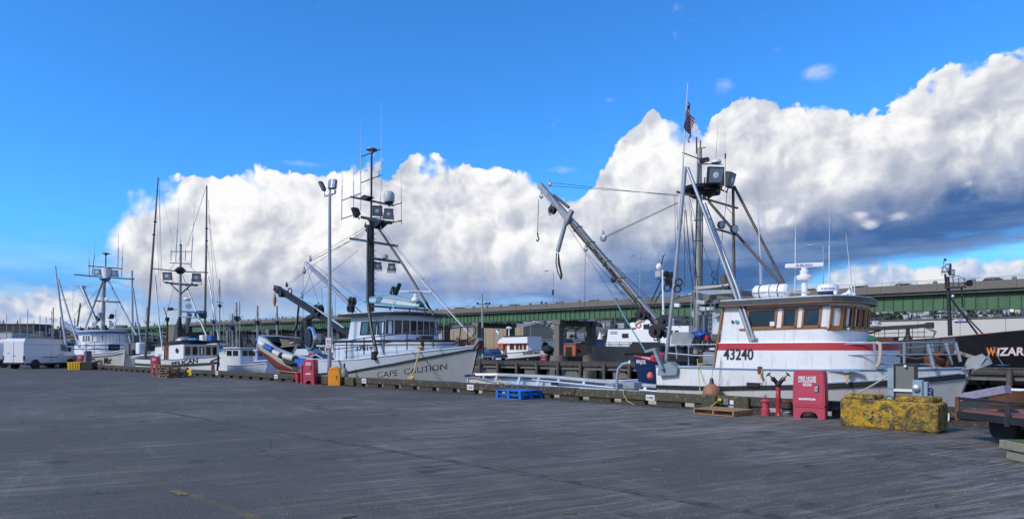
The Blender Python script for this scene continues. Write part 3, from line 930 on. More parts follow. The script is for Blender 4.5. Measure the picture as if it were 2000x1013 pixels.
def flood(parent, c, facing, w, h, body=None, d=None, name='floodlight', lm=None):
 c = Vector(c); f = Vector(facing).normalized(); d = d or w * .7
 ax = Vector((0, 0, 1)).cross(f).normalized(); up = f.cross(ax)
 mb = MB()
 q = []
 for k, (ww, hh) in ((-.5, (w * .6, h * .6)), (.1, (w, h)), (.5, (w, h))):
  q.append([c + f * d * k + ax * ww / 2 * sx + up * hh / 2 * sy for sx, sy in ((-1, -1), (1, -1), (1, 1), (-1, 1))])
 mb.loft(q, close=True); mb.face(q[0][::-1]); mb.face(q[2])
 mb.beam(c + ax * w * .56 - up * h * .1, c + ax * w * .56 - up * h * .75, .03, .03)
 mb.beam(c - ax * w * .56 - up * h * .1, c - ax * w * .56 - up * h * .75, .03, .03)
 mb.beam(c - ax * w * .58 - up * h * .75, c + ax * w * .58 - up * h * .75, .03, .04)
 o = part(name, mb, body or darkst, parent)
 g = MB().obox(c + f * (d * .5 + .006), (w * .86, h * .82, .012), ax, up, f)
 part('lens', g, lm or lens, o)
 rf = MB().lathe([(w * .2, 0), (w * .14, .01)], c + f * (d * .5 + .014), f, 10)
 part('bulb', rf, whitec, o)
 return o


def winch(parent, c, r, ax=(0, 1, 0), m=None, seed=1, name='hydraulic_winch'):
 rr = random.Random(seed); c = Vector(c); mb = MB()
 mb.lathe([(r, -.5 * r), (r, -.38 * r), (.62 * r, -.34 * r), (.55 * r, 0), (.62 * r, .34 * r), (r, .38 * r), (r, .5 * r)], c, ax, 18)
 mb.lathe([(.3 * r, -.95 * r), (.34 * r, -.5 * r)], c, ax, 10)
 mb.lathe([(.2 * r, .5 * r), (.2 * r, .8 * r)], c, ax, 10)
 for i in range(4):
  a = rr.uniform(0, 6.28)
  p = [c + Vector((math.cos(a) * r * k, -.6 * r * rr.random(), math.sin(a) * r * k)) for k in (.2, 1.0, 1.35)]
  p.append(c + Vector((math.cos(a + .6) * r * 1.2, 0, math.sin(a + .6) * r * 1.3)))
  mb.tube(p, .09 * r, 6)
 mb.obox(c + Vector((0, .3 * r, -.6 * r)), (r * .9, r * .7, r * .5), ch=.04 * r)
 return part(name, mb, m or darkst, parent, True)


def block(parent, c, r, name='pulley_block', m=None, ax=(0, 1, 0)):
 mb = MB(); c = Vector(c)
 mb.lathe([(r * .6, -r * .45), (r, -r * .3), (r, r * .3), (r * .6, r * .45)], c, ax, 12)
 mb.beam(c, c + Vector((0, 0, r * 1.7)), r * .5, r * .5); mb.torus(c + Vector((0, 0, r * 1.8)), r * .35, r * .1, ax, 10, 5)
 return part(name, mb, m or alud, parent, True)


def railing(parent, lines, posts, m, y, w=1.6, name='railing'):
 """rails as point lists in photo bearings with planes, posts as pairs"""
 for i, ln in enumerate(lines): PL(parent, 'rail', ln, w, m, y)
 for a, b in posts: PL(parent, 'rail_post', [a, b], w, m, y)


def radar(parent, c, span, ax, m=None, txt=None, h=.5, r=.17, column=.3):
 """open array radar: column, round drum, turning bar"""
 c = Vector(c); mb = MB()
 mb.lathe([(r * .42, 0), (r * .38, column), (r * .45, column)], c, (0, 0, 1), 12)
 o = part('radar_column', mb, m or whitec, parent, True)
 mb = MB().lathe([(r * .5, column), (r, column + .04), (r * 1.08, column + h * .26), (r * .95, column + h * .36), (r * .55, column + h * .40), (r * .62, column + h * .62), (r * .4, column + h * .7), (r * .4, column + h * .82)], c, (0, 0, 1), 18)
 part('radar_drum', mb, m or whitec, o, True)
 a = Vector(ax).normalized(); z = column + h * .82 + .07
 mb = MB().obox(c + Vector((0, 0, z)), (span, .13, .13), a, Vector((0, 0, 1)).cross(a), (0, 0, 1), ch=.025)
 part('radar_bar', mb, m or whitec, o)
 if txt:
  n = a.cross(Vector((0, 0, 1))).normalized()
  tx = text_mb(txt, span * .42, .062, c + Vector((0, 0, z - .031)) - a * span * .21 + n * .066, a, (0, 0, 1), .03, .003)
  part('lettering', tx, inkb, o)
 return o


def whipant(parent, a, b, y, w=1.6, knee=.55):
 pa, pb = P(a[0], a[1], y=y), P(b[0], b[1], y=y)
 mb = MB().tube([pa, pa.lerp(pb, knee), pa.lerp(pb, knee + .01), pb], [rad(pa, w), rad(pa, w), rad(pa, w * .5), rad(pa, w * .25)], 5)
 return part('whip_antenna', mb, whip, parent)


# ================================================================== white seiner alongside, nearest the camera
def boat_a():
 yc, hb = 2.55, 1.68
 mid = .92
 shp = [(1275, 714), (1285, 716), (1400, 719), (1500, 721), (1560, 722)]
 sheer = [(P(a, b, y=mid).x, P(a, b, y=mid).z) for a, b in shp]
 sheer += [(P(1690, 722, y=1.0).x, P(1690, 722, y=1.0).z), (P(1800, 721, y=1.55).x, P(1800, 721, y=1.55).z), (P(1885, 720, y=2.4).x, P(1885, 720, y=2.4).z + .02)]
 xb = P(1896, 722, y=yc).x; xs = P(1277, 740, y=mid).x
 H = Hull(xs, xb, yc, hb, sheer, rake=1.35, full=2.6, wl=.86, tr=.9, um=.5, wfull=1.9)
 t = thing('fishing_boat', 'white fishing boat with wooden window frames, a red band and number 43240, moored nearest', 'fishing boat', (4, yc, -2.2), 'fishing boats moored along the quay')
 rubz = [(P(a, b, y=mid).x, P(a, b, y=mid).z) for a, b in ((1275, 755), (1398, 758), (1617, 754), (1680, 751))]
 rubz += [(P(1735, 748, y=1.2).x, P(1735, 748, y=1.2).z), (P(1812, 742, y=1.75).x, P(1812, 742, y=1.75).z), (P(1886, 734, y=2.4).x, P(1886, 734, y=2.4).z)]
 zr = lambda u: interp(rubz, xs + (xb - xs) * u)
 hullm = mat('white_hull_lower', (.54, .54, .53), .4, var=.06, dirt=.12, dirtc=(.4, .38, .32), streak=.35, streakc=(.5, .36, .2), bump=.05)
 part('hull', H.band(None, zr, 8), hullm, t, True)
 bl = H.band(zr, None, 4, off=.0)
 part('bulwark', bl, white, t, True)
 part('transom', H.transom(), white, t)
 part('deck', H.deck(-.62), alud, t)
 part('bulwark_lining', H.inner(-.62), white, t)
 H.strip(t, zr, rubber, .055, h=.065, u1=.995)
 blt = mat('blue_grey_trim', (.2, .3, .42), .45, bump=.05)
 H.cap(t, blt, .028)
 for a, b in ((.62, .98),):
  H.strip(t, lambda u: zr(u) + .075, blt, .05, 'trim_strip', a, b, h=.02)
 # scupper and rust marks near it
 c = H.S(.372, H.vz(.372, .70), -1)
 part('scupper', MB().box(P(1461, 745, y=mid).x, P(1485, 745, y=mid).x, mid - .1, mid - .04, .62, .74), ink, t)
 # ---- lower house, red band
 z1, z2, z3 = 1.10, 1.64, 1.84
 q = [(2.45, .90), (4.0, .89), (5.4, .90), (6.0, 1.0), (6.4, 1.2), (6.68, 1.55), (6.8, 2.0), (6.84, 2.5), (6.8, 3.0), (6.6, 3.6), (6.0, 4.1), (5.4, 4.2), (2.45, 4.2), (2.45, .90)]
 def ring(sl, z, dx=0): return [(x + (dx if x < 2.6 else 0), y + (yc - y) * sl, z) for x, y in q]
 wA = Wall(ring(0, z1 - .03, 0), ring(.02, z2, .1)); part('lower_house', wA.band(0, 1), white, t, True)
 wB = Wall(ring(.02, z2, .1), ring(.03, z3, .12)); part('red_band', wB.band(0, 1, .004), redp, t, True)
 wB2 = Wall(ring(.03, z3, .12), ring(.035, z3 + .02, .12)); part('band_moulding', wB2.band(0, 1, .012), whitec, t)
 part('foredeck_top', MB().face([Vector((x, y, z3 + .02)) for x, y in [(a, b + (yc - b) * .035) for a, b in q[:-1]]]), white, t)
 part('number', text_mb('43240', P(1471, 700, y=.9).x - P(1413, 700, y=.9).x, .325, (P(1413, 700, y=.9).x, .905, 1.37), (1, 0, 0), (0, .03, 1), .012, .012), ink, t)
 # ---- wheelhouse
 h0, h1 = 1.86, 2.93
 up = [(2.58, 1.02), (5.45, 1.02), (5.62, 1.08), (5.76, 1.25), (5.86, 1.55), (5.93, 1.95), (5.95, 2.4), (5.93, 2.9), (5.84, 3.4), (5.70, 3.72), (5.45, 3.85), (2.58, 3.85), (2.58, 1.02)]
 bot = [(x, y, h0) for x, y in up]; top = [(x + (.08 if x < 3 else .10 * ((x - 2.6) / 3.3)), y + (yc - y) * .03, h1) for x, y in up]
 W = Wall(bot, top)
 part('wheelhouse', W.band(0, 1), white, t, True)
 hz = lambda z: (z - h0) / (h1 - h0)
 for a, b in ((1461, 1515), (1529, 1555), (1569, 1602)):
  q0, q1 = W.q_at(a, .6, 0, .5), W.q_at(b, .6, 0, .5)
  w = W.window(t, q0, q1, hz(2.27), hz(2.77), varn, glass, .055, .03)
 # curved front windows in varnished frames
 ed = [1617, 1629, 1641, 1652, 1661, 1668, 1674]
 qs = [W.q_at(1617, .6, 0, .5)]
 cuts = [0.305 + i * .0 for i in range(1)]
 L0 = W.q_at(1617, .6, 0, .6); total = 1.0
 # seven equal windows round the front
 qa = L0; qb = None
 for i in range(400):
  qq = L0 + i * .001; p = W.pt(qq, .5)
  if p.y > 3.78: qb = qq; break
 nwin = 7; stp = (qb - qa) / nwin
 for i in range(nwin):
  W.window(t, qa + stp * i + .006, qa + stp * (i + 1) - .006, hz(2.25), hz(2.78), varn, glass, .07, .035)
 # long varnished sill and head along the side
 for z, nm in ((2.235, 'window_sill'), (2.815, 'window_head')):
  pa, pb = W.pt(W.q_at(1445, .5, 0, .5), hz(z)), W.pt(W.q_at(1616, .5, 0, .5), hz(z))
  part(nm, MB().beam(pa + Vector((0, -.02, 0)), pb + Vector((0, -.02, 0)), .05, .045), varn, t)
 sp = [W.pt(qa + (qb - qa) * i / 20, hz(2.19)) for i in range(21)]
 part('front_sill', MB().tube([p + Vector((.02, -.01, 0)) for p in sp], .03, 6), varn, t, True)
 # slanted after edge trimmed in wood, small aft pane
 part('corner_trim', MB().beam((2.44, .885, 1.12), (2.67, 1.04, 2.9), .05, .06), varn, t)
 # interior: helm chair backs and a paper in the window seen through the glass
 part('window_paper', MB().obox(P(1508, 632, y=.985), (.13, .004, .12)), signw, t)
 # badge by the window
 for i, (dx, mm, ww) in enumerate(((0, navy, .06), (.12, tealp, .10))):
  part('sticker', MB().obox(P(1430.5 + dx * 70, 628, y=1.0) + Vector((0, -.0, 0)), (ww, .006, .085)), mm, t)
 part('navigation_light', MB().sphere(P(1657, 642, y=1.35), .045, 8, 6), chrome, t, True)
 # ---- visor roof
 rp = []
 for x, y in [(2.62, .88), (4.4, .82), (5.5, .84), (5.75, .92), (5.95, 1.15), (6.1, 1.5), (6.19, 1.95), (6.22, 2.45), (6.19, 3.0), (6.08, 3.55), (5.85, 3.95), (5.5, 4.1), (2.62, 4.1)]: rp.append((x, y))
 roofm = mat('dark_grey_roof', (.06, .068, .075), .45, var=.1, bump=.05)
 plan_roof(rp, 2.905, 3.055, 'roof', roofm, t)
 plan_roof([(x * .985 + .04, y + (yc - y) * .05) for x, y in rp], 3.057, 3.085, 'roof_top', white, t)
 part('roof_edge_trim', MB().tube([Vector((x, y, 2.9)) for x, y in rp[:12]], .018, 6), varn, t, True)
 # ---- on the roof
 ra = P(1506, 569, y=1.9)
 lr = MB().lathe([(.0, -.52), (.14, -.51), (.20, -.44), (.205, -.08), (.215, -.07), (.215, .07), (.205, .08), (.20, .44), (.14, .51), (0, .52)], ra, (1, 0, 0), 20)
 o = part('life_raft_canister', lr, whitec, t, True)
 for dx in (-.28, 0.02, .26): part('strap', MB().torus(ra + Vector((dx, 0, 0)), .212, .012, (1, 0, 0), 20, 5), darkst, o)
 part('cradle', MB().box(ra.x - .36, ra.x - .30, ra.y - .15, ra.y + .15, 3.08, ra.z - .14).box(ra.x + .28, ra.x + .34, ra.y - .15, ra.y + .15, 3.08, ra.z - .14), galv, o)
 rc = P(1571, 583, y=2.2)
 radar(t, (rc.x, rc.y, 3.08), 1.02, (.93, .36, 0), txt='FURUNO', h=.46, r=.205, column=P(1571, 549, y=2.2).z - 3.08)
 dc = P(1617, 571, y=2.4)
 dm = MB().lathe([(.24, 0), (.285, .03), (.29, .13), (.27, .2), (.2, .235), (.05, .25)], dc, (0, 0, 1), 22)
 o = part('dome_radar', dm, whitec, t, True)
 part('blue_base', MB().lathe([(.2, -.16), (.27, -.01), (.29, 0)], dc, (0, 0, 1), 20), navy, o, True)
 n = (CAM - dc); n.z = 0; n.normalize(); ux = Vector((0, 0, 1)).cross(n)
 lt = text_mb('FURUNO', .34, .055, dc + Vector((0, 0, .06)) - ux * .17 + n * .5, ux, (0, 0, 1), .03)
 part('lettering', project(lt, dm, -n, .004), inkb, o)
 PL(t, 'exhaust_pipe', [(1486, 556), (1485, 498)], 6, chrome, 2.6, 10)
 for a, b in (((1552.7, 575), (1554.5, 377)), ((1619.5, 572), (1620, 406)), ((1666, 583), (1652, 455)), ((1669, 583), (1669, 528)), ((1485, 498), (1478, 371))): whipant(t, a, b, 2.3, 2.6)
 part('horn', MB().lathe([(.03, 0), (.035, .2), (.1, .3)], P(1640, 578, y=1.9), (.9, .1, .35), 12), whitec, t, True)
 for px, py in ((1632, 574), (1661, 580), (1667, 579)):
  c = P(px, py, y=2.); part('deck_fitting', MB().lathe([(.03, -.13), (.03, .0), (.055, .01), (.055, .07), (.02, .1)], c, (0, 0, 1), 10), whitec, t, True)
 PL(t, 'roof_bar', [(1470, 572), (1500, 570), (1583, 571)], 3, galv, 1.7)
 # ---- mast and gallows
 PL(t, 'mast', [(1360.5, 735), (1362.5, 560), (1366.5, 289)], [15, 14, 9.5], mastg, yc, 14)
 for py in (600, 540, 470, 430):
  part('mast_band', MB().torus(P(1363, py, y=yc), rad(P(1363, py, y=yc), 15), .012, (0, 0, 1), 16, 5), alud, t)
 PL(t, 'mast_conduit', [(1357, 640), (1358, 520), (1361, 400), (1364, 320)], 1.6, wired, yc - .12)
 PL(t, 'mast_conduit', [(1370, 560), (1372, 440), (1371, 390)], 1.6, wired, yc - .12)
 PL(t, 'gallows_leg', [(1338.6, 326), (1317, 555), (1300.6, 707)], 7.6, galv, 1.15, 12)
 PL(t, 'gallows_leg', [(1343, 328), (1430, 559), (1484, 716)], [6.5, 7.2, 7.5], galv, 1.0, 12)
 PL(t, 'gallows_leg', [(1376, 397), (1438.6, 559, 1.0), (1472, 662, .98)], 6.2, galv, 1.5, 12)
 for i in range(9):
  f_ = i / 8; a = (1382 + 50 * f_, 413 + 125 * f_); PL(t, 'ladder_rung', [(a[0] - 9, a[1]), (a[0] + 1, a[1] - 2)], 1.6, galv, 1.3)
 part('leg_clevis', MB().obox(P(1471, 660, y=.9), (.12, .08, .16), ch=.02), galv, t)
 part('leg_foot', MB().obox(P(1484, 722, y=.86), (.12, .07, .2), ch=.02), rust, t)
 part('safety_loop', MB().tube([P(1486, 728, y=.84), P(1492, 742, y=.82), P(1489, 750, y=.82), P(1484, 746, y=.83)], .012, 6), rust, t, True)
 PL(t, 'gallows_crossbar', [(1322, 374.5), (1384, 390), (1441, 406.5)], 4.6, darkst, 1.7, 10)
 PL(t, 'gallows_post', [(1431.7, 363), (1434.5, 590)], 5.5, brownst, 2.9, 10)
 PL(t, 'gallows_brace', [(1434, 364), (1480, 454), (1531, 553)], 5.2, brownst, 2.9, 10)
 PL(t, 'gallows_brace', [(1384, 393), (1450, 470), (1524, 553)], 5.2, brownst, 2.5, 10)
 PL(t, 'light_bar', [(1398, 447), (1420, 453), (1443, 460)], 4, darkst, 2.2, 8)
 for px, py in ((1409, 439), (1434, 447)):
  c = P(px, py, y=2.1); n = Vector((.85, -.5, -.1))
  o = part('round_floodlight', MB().lathe([(.05, -.12), (.12, -.05), (.125, .04), (.11, .05)], c, n, 14), darkst, t, True)
  part('lens', MB().lathe([(.105, .051), (.09, .06)], c, n, 14), lens, o)
 pm = MB(); pc = P(1371, 372, y=yc); pm.lathe([(.25, -.02), (.62, .0), (.64, .08), (.62, .1)], pc, (0, 0, 1), 22)
 for i in range(7):
  a = i * .9; pm.beam(pc + Vector((math.cos(a) * .2, math.sin(a) * .2, -.25)), pc + Vector((math.cos(a) * .6, math.sin(a) * .6, .0)), .04, .05)
 pm.obox(pc + Vector((.32, 0, -.1)), (.5, .4, .22), ch=.05)
 part('mast_platform', pm, darkst, t)
 flood(t, P(1394, 343, y=2.2), (.75, -.62, -.2), .50, .52, d=.36)
 flood(t, P(1419, 351, y=2.4), (.95, .05, -.25), .42, .46, d=.36)
 for px in (1382, 1409): PL(t, 'light_stand', [(px, 366), (px, 345)], 4, darkst, 2.3)
 PL(t, 'yard', [(1333, 298), (1366, 310.5)], 2.6, darkst, 2.2)
 PL(t, 'yard', [(1366, 320), (1412, 321)], 2.4, galv, 2.4)
 PL(t, 'mast_cap', [(1364, 290), (1378, 288)], 2.6, mastg, yc)
 PL(t, 'navigation_pole', [(1360.5, 300), (1360.5, 268)], 3, rust, yc); PL(t, 'navigation_pole', [(1368, 290), (1368, 275)], 2.4, rust, yc)
 c = P(1399, 318, y=2.4)
 part('receiver_dome', MB().lathe([(.12, -.03), (.16, 0), (.15, .06), (.06, .1)], c, (0, 0, 1), 14), whitec, t, True)
 whipant(t, (1397, 312), (1402, 247), 2.4, 2.2, .35); whipant(t, (1416, 376), (1416, 257), 2.2, 2.4, .6)
 PL(t, 'antenna_stub', [(1416.5, 310), (1416.5, 300)], 3, darkst, 2.2)
 part('camera_mount', jag(MB().obox(P(1376, 313, y=2.3), (.3, .12, .12), ch=.02), .02), darkst, t)
 # ---- flag staff; the flag itself hangs from it
 PL(t, 'flag_staff', [(1330.5, 378), (1343.5, 163)], [3, 2], whip, 1.6)
 # ---- crane boom leaning aft
 cp = [P(1304, 655, y=yc), P(1208, 535, y=yc), P(1120, 437, y=yc), P(1054, 361, y=yc)]
 bm_ = MB()
 bm_.beam(cp[0], cp[2], .26, .24, ch=.03)
 bo = part('crane_boom', bm_, mastg, t)
 part('crane_boom_tip', MB().beam(cp[2] + (cp[2] - cp[1]).normalized() * -.15, cp[3], .20, .22, ch=.03), alud, t)
 for off, w_ in ((Vector((.0, -.16, .08)), 2), (Vector((.0, -.17, -.02)), 1.6), (Vector((0, -.16, -.09)), 1.6)):
  part('hydraulic_line', MB().tube([cp[0].lerp(cp[2], f_) + off + Vector((0, 0, .02 * math.sin(f_ * 20))) for f_ in [i / 12 for i in range(13)]], .016, 5), darkst, t)
 part('boom_ram', MB().tube([P(1081, 381, y=2.35), P(1111, 405, y=2.35)], .055, 8), darkst, t)
 for f_ in (.12, .3, .47, .62, .8, .95):
  c = cp[0].lerp(cp[2], f_); d_ = (cp[2] - cp[0]).normalized()
  part('boom_collar', MB().obox(c, (.06, .31, .29), d_, (0, 1, 0), ch=.01), alud, t)
 part('jib_bracket', MB().beam(P(1117, 410, y=2.38), P(1105, 438, y=2.38), .16, .2, ch=.03), alud, t)
 part('jib_arm', MB().beam(P(1104, 437, y=2.38), P(1089, 492, y=2.38), .13, .14, ch=.02), galv, t)
 for k, (a, b) in enumerate((((1087, 494), (1089, 530)), ((1091, 494), (1095, 532)))):
  part('hydraulic_hose', MB().tube([P(*a, y=2.4), P(a[0] - 1, 512, y=2.4), P(*b, y=2.4), P(1096, 546 - k * 3, y=2.4), P(1098, 538, y=2.4), P(1093, 515, y=2.4), P(1091, 496, y=2.4)], .022, 6), rubber, t, True)
 winch(t, P(1079, 410, y=2.5), .16, seed=3); winch(t, P(1254, 614, y=2.2), .20, seed=5); winch(t, P(1282, 646, y=2.0), .235, seed=6); winch(t, P(1299, 626, y=2.4), .2, seed=9)
 block(t, P(1057, 384, y=2.4), .085); block(t, P(1178, 465, y=yc), .13, m=alud); block(t, P(1144, 487, y=2.4), .085); block(t, P(1198, 546, y=2.4), .11, m=darkst); block(t, P(1073, 360, y=yc), .09)
 PL(t, 'fall_wire', [(1052, 390), (1050, 456)], 1.3, wire, 2.4)
 part('cargo_hook', MB().tube([P(1050, 455, y=2.4), P(1050.5, 462, y=2.4), P(1053, 467, y=2.4), P(1050, 471, y=2.4), P(1047.5, 468, y=2.4)], .028, 6), darkst, t, True)
 for a, b in (((1077, 357), (1326, 383)), ((1075, 363), (1326, 380.5)), ((1181, 462.6), (1324, 395)), ((1178, 466), (1324, 397)), ((1143, 496), (1142, 599)), ((1070, 380), (1196, 575)),
    ((1120, 436), (1300, 620)), ((1160, 480), (1330, 640)), ((1240, 590), (1164, 500)), ((1199, 558), (1290, 640)), ((1201, 556), (1250, 625)), ((1143, 490), (1250, 610)), ((1325, 560), (1322, 395)),
    ((1340, 410), (1352, 560)), ((1337, 410), (1337, 560)), ((1372, 558), (1373, 405)), ((1421, 370), (1400, 560)), ((1418, 404), (1432, 420)), ((1318, 384), (1320, 560))):
  wirep(t, a, b, 2.0, .0085, wired)
 part('guy_rope', MB().tube([P(1195, 575, y=2), P(1225, 628, y=1.9), P(1261, 686, y=1.7)], .022, 6), ropet, t)
 # ---- stern quarter bracket and its arm
 gp = mat('bracket_grey_paint', (.25, .31, .35), .5, .2, var=.1, dirt=.2, bump=.05)
 part('quarter_bracket', MB().prism([P(1284, 733, y=.84), P(1320, 732, y=.84), P(1323, 718, y=.84), P(1306, 706, y=.84), P(1286, 716, y=.84)], (0, .35, 0)), gp, t)
 part('bracket_arm', MB().beam(P(1296, 722, y=.8), P(1279, 680, y=.8), .22, .10, ch=.02).beam(P(1283, 681, y=.8), P(1261, 687, y=.8), .16, .09, ch=.02), gp, t)
 # ---- working deck clutter
 part('deck_box', MB().prism([P(1310, 672, y=2.2), P(1350, 672, y=2.2), P(1356, 655, y=2.2), P(1346, 648, y=2.2), P(1312, 648, y=2.2)], (0, .7, 0)), alud, t)
 part('deck_box', MB().obox(P(1365, 662, y=3.0), (.7, .6, .35), ch=.03), alud, t)
 part('crumpled_tarp', jag(MB().sphere(P(1368, 653, y=2.4), (.28, .25, .11), 14, 8), .035, 4), tarp, t)
 part('fuel_can', MB().obox(P(1381, 660, y=2.3), (.14, .12, .18), ch=.03), redp, t)
 part('arch_pipe', MB().tube(T((1352, 574), (1336, 577), (1322, 580), (1313, 587), (1309.5, 600), (1312, 618), (1316, 626), y=1.4), .035, 8), galv, t, True)
 part('deck_canopy', MB().prism([P(1350, 568, y=1.3), P(1441, 565, y=1.3), P(1430, 572, y=1.3), P(1385, 575, y=1.3)], (0, 1.6, 0)), alud, t)
 for px in (1350, 1372, 1400): PL(t, 'canopy_post', [(px, 574), (px, 700)], 2.2, galv, 2.9)
 part('canopy_gear', jag(MB().obox(P(1390, 561, y=2.1), (.9, .5, .06)).obox(P(1410, 558, y=2.1), (.5, .3, .07)), .03, 2), ropew, t)
 part('landing_net', MB().torus(P(1396, 538, y=1.9), .13, .012, (.3, .8, .3), 16, 5).torus(P(1397, 552, y=1.9), .10, .01, (.3, .8, .4), 16, 5).tube([P(1388, 560, y=1.9), P(1400, 530, y=1.9), P(1405, 500, y=1.9)], .01, 5), darkst, t)
 part('exhaust_stack', MB().beam(P(1426, 570, y=2.4), P(1411, 538, y=2.4), .18, .18, ch=.03), brownst, t)
 PL(t, 'ladder_side', [(1381, 675), (1389, 584)], 3, galv, 2.5); PL(t, 'ladder_side', [(1389, 675), (1396, 584)], 3, galv, 2.5)
 for i in range(9): PL(t, 'ladder_rung', [(1381.5 + i * .9, 665 - i * 9), (1389.5 + i * .8, 665 - i * 9)], 1.8, galv, 2.5)
 part('engine_casing', MB().obox(P(1395, 646, y=3.3), (.55, .6, 1.1), ch=.04), alud, t)
 part('control_cabinet', MB().obox(P(1404, 632, y=2.6), (.3, .35, .7), ch=.03), paleblue, t)
 for i, (px, py) in enumerate(((1370, 590), (1400, 588), (1373, 603), (1402, 615), (1322, 596))):
  part('work_light', MB().obox(P(px, py, y=2.3), (.26 - .03 * (i % 3), .14, .13), (.9, .1, .3 if i % 2 else -.1), ch=.02), whitec if i != 3 else alu, t)
 part('deck_machinery', jag(MB().obox(P(1340, 700, y=2.6), (1.2, 1., .3), ch=.05).obox(P(1385, 698, y=2.4), (.5, .6, .5), ch=.05).lathe([(.25, -.3), (.25, .3)], P(1330, 690, y=3), (1, 0, 0), 14), .02), darkst, t)
 part('hatch_cover', MB().obox(P(1388, 700, y=1.9), (.42, .3, .42), ch=.04), alud, t)
 part('coiled_rope', MB().torus(P(1372, 711, y=1.5), .13, .035, (0, 0, 1), 16, 6), ropey, t, True)
 railing(t, [[(1320, 673), (1410, 672)], [(1305, 689), (1360, 694), (1405, 694)], [(1320, 715), (1398, 715.5)]], [((1345, 673), (1345, 716)), ((1320, 673), (1322, 700)), ((1345, 694), (1345, 700))], galv, 1.05, 2.6)
 for y_ in (4.1,): railing(t, [[(1300, 675), (1400, 674)], [(1300, 690), (1400, 690)]], [((1320, 675), (1320, 705)), ((1355, 674), (1355, 705)), ((1385, 674), (1385, 705))], galv, y_, 2.2)
 rr_ = random.Random(41)
 for i in range(14):
  a = (rr_.uniform(1312, 1400), rr_.uniform(640, 700)); b = (a[0] + rr_.uniform(-22, 22), a[1] + rr_.uniform(5, 25)); y_ = rr_.uniform(1.4, 3.6)
  part('hose', MB().tube(catenary(P(*a, y=y_), P(*b, y=y_ + .2), rr_.uniform(.05, .25), 7), rr_.uniform(.012, .03), 5), (rubber, ropew, ropet, darkst, ropey)[i % 5], t, True)
 for i in range(10):
  a = (rr_.uniform(1355, 1412), rr_.uniform(575, 640)); y_ = rr_.uniform(2.2, 3.6)
  part('bracket_gear', jag(MB().obox(P(*a, y=y_), (rr_.uniform(.08, .3), .15, rr_.uniform(.06, .3)), ch=.01), .01, i), (alud, darkst, whitec, galv, brownst)[i % 5], t)
 for i in range(6):
  a = (rr_.uniform(1330, 1352), rr_.uniform(380, 420)); part('rigging_wire', MB().tube(catenary(P(*a, y=1.6), P(a[0] + rr_.uniform(5, 80), rr_.uniform(560, 590), y=2.2), rr_.uniform(0, .3), 8), .008, 4, caps=False), wired, t)
 for i in range(7): a = rr_.random(); p_ = cp[0].lerp(cp[2], .08 + .8 * a); part('boom_hose', MB().tube(catenary(p_ + Vector((0, -.15, .1)), p_ + (cp[2] - cp[1]) * .18 + Vector((0, -.15, .1)), rr_.uniform(.03, .16), 7), .018, 5), rubber, t, True)
 # three black rings hung on the gallows leg
 for px, py in ((1326, 551), (1323, 564), (1305, 548), (1303, 562)):
  part('rubber_ring', MB().torus(P(px, py, y=1.05), .10, .022, (.4, -.9, 0), 18, 6), rubber, t, True)
 # ---- bow rails
 rr = [[(1645, 671.5, 1.05), (1720, 670, 1.25), (1790, 668.5, 1.6), (1866, 667.5, 2.1)], [(1645, 693, 1.05), (1720, 692.5, 1.25), (1790, 692, 1.6), (1868, 692, 2.1)], [(1708, 710, 1.2), (1765, 711, 1.45), (1820, 711, 1.8)]]
 for ln in rr: PL(t, 'rail', ln, 3.0, alu, 1.2)
 for a, b, y_, w_ in (((1707, 672), (1713, 719), 1.2, 5), ((1766, 670), (1766, 712), 1.45, 5), ((1811, 669), (1824, 720), 1.8, 7), ((1866, 668), (1876, 706), 2.15, 6), ((1846, 668), (1859, 712), 3.0, 6), ((1820, 671), (1826, 712), 3.3, 4)):
  PL(t, 'rail_post', [a, b], w_, alu, y_)
 PL(t, 'rail', [(1755, 680, 3.7), (1850, 672, 3.0), (1868, 668, 2.3)], 2.4, alu, 3.4)
 part('coiled_mooring_line', MB().tube(T((1711, 668), (1719, 672), (1720, 690), (1718, 706), (1713, 716), y=1.12), .045, 8), ropew, t, True)
 part('foredeck_hatch', MB().obox(P(1645, 724, y=.98), (.9, .12, .03)), blt, t)
 part('anchor_winch', MB().lathe([(.16, -.3), (.16, -.26), (.09, -.25), (.09, .25), (.16, .26), (.16, .3)], P(1830, 704, y=2.5), (.3, 1, 0), 16).obox(P(1833, 690, y=2.7), (.3, .4, .1)), rust, t, True)
 part('winch_housing', MB().obox(P(1742, 692, y=2.6), (.25, .3, .55), ch=.03), alud, t)
 part('chain', MB().tube(T((1750, 694), (1790, 700), (1830, 694), y=2.5), .022, 6), rust, t, True)
 a0, a1 = P(1880, 722, y=yc), P(1921, 692, y=yc)
 for y_ in (2.35, 2.8): part('anchor_roller_cheek', MB().prism([P(1878, 722, y=y_), P(1912, 718, y=y_), P(1926, 697, y=y_), P(1918, 690, y=y_), P(1890, 700, y=y_)], (0, .05, 0)), alud, t)
 an = part('anchor', MB().beam(P(1864, 686, y=yc), P(1912, 701, y=yc), .07, .09, ch=.01), mat('galvanised_anchor', (.36, .31, .22), .7, .3, dirt=.4, dirtc=(.2, .09, .04)), t)
 part('fluke', MB().prism([P(1898, 724, y=2.3), P(1938, 710, y=2.2), P(1930, 692, y=2.45), P(1924, 704, y=2.5)], (0, .06, 0)).prism([P(1898, 722, y=2.9), P(1936, 708, y=2.95), P(1929, 693, y=2.7), P(1922, 702, y=2.7)], (0, .05, 0)), alud, an)
 part('shackle', MB().torus(P(1863, 685, y=yc), .06, .018, (0, 1, 0), 12, 6), rust, an)
 part('stem_plate', MB().tube([H.S(1, v, 1) * 1. for v in (.25, .5, .75, .9, 1.0)], .035, 6), mat('dark_stem', (.10, .11, .12), .5, bump=.05), t)
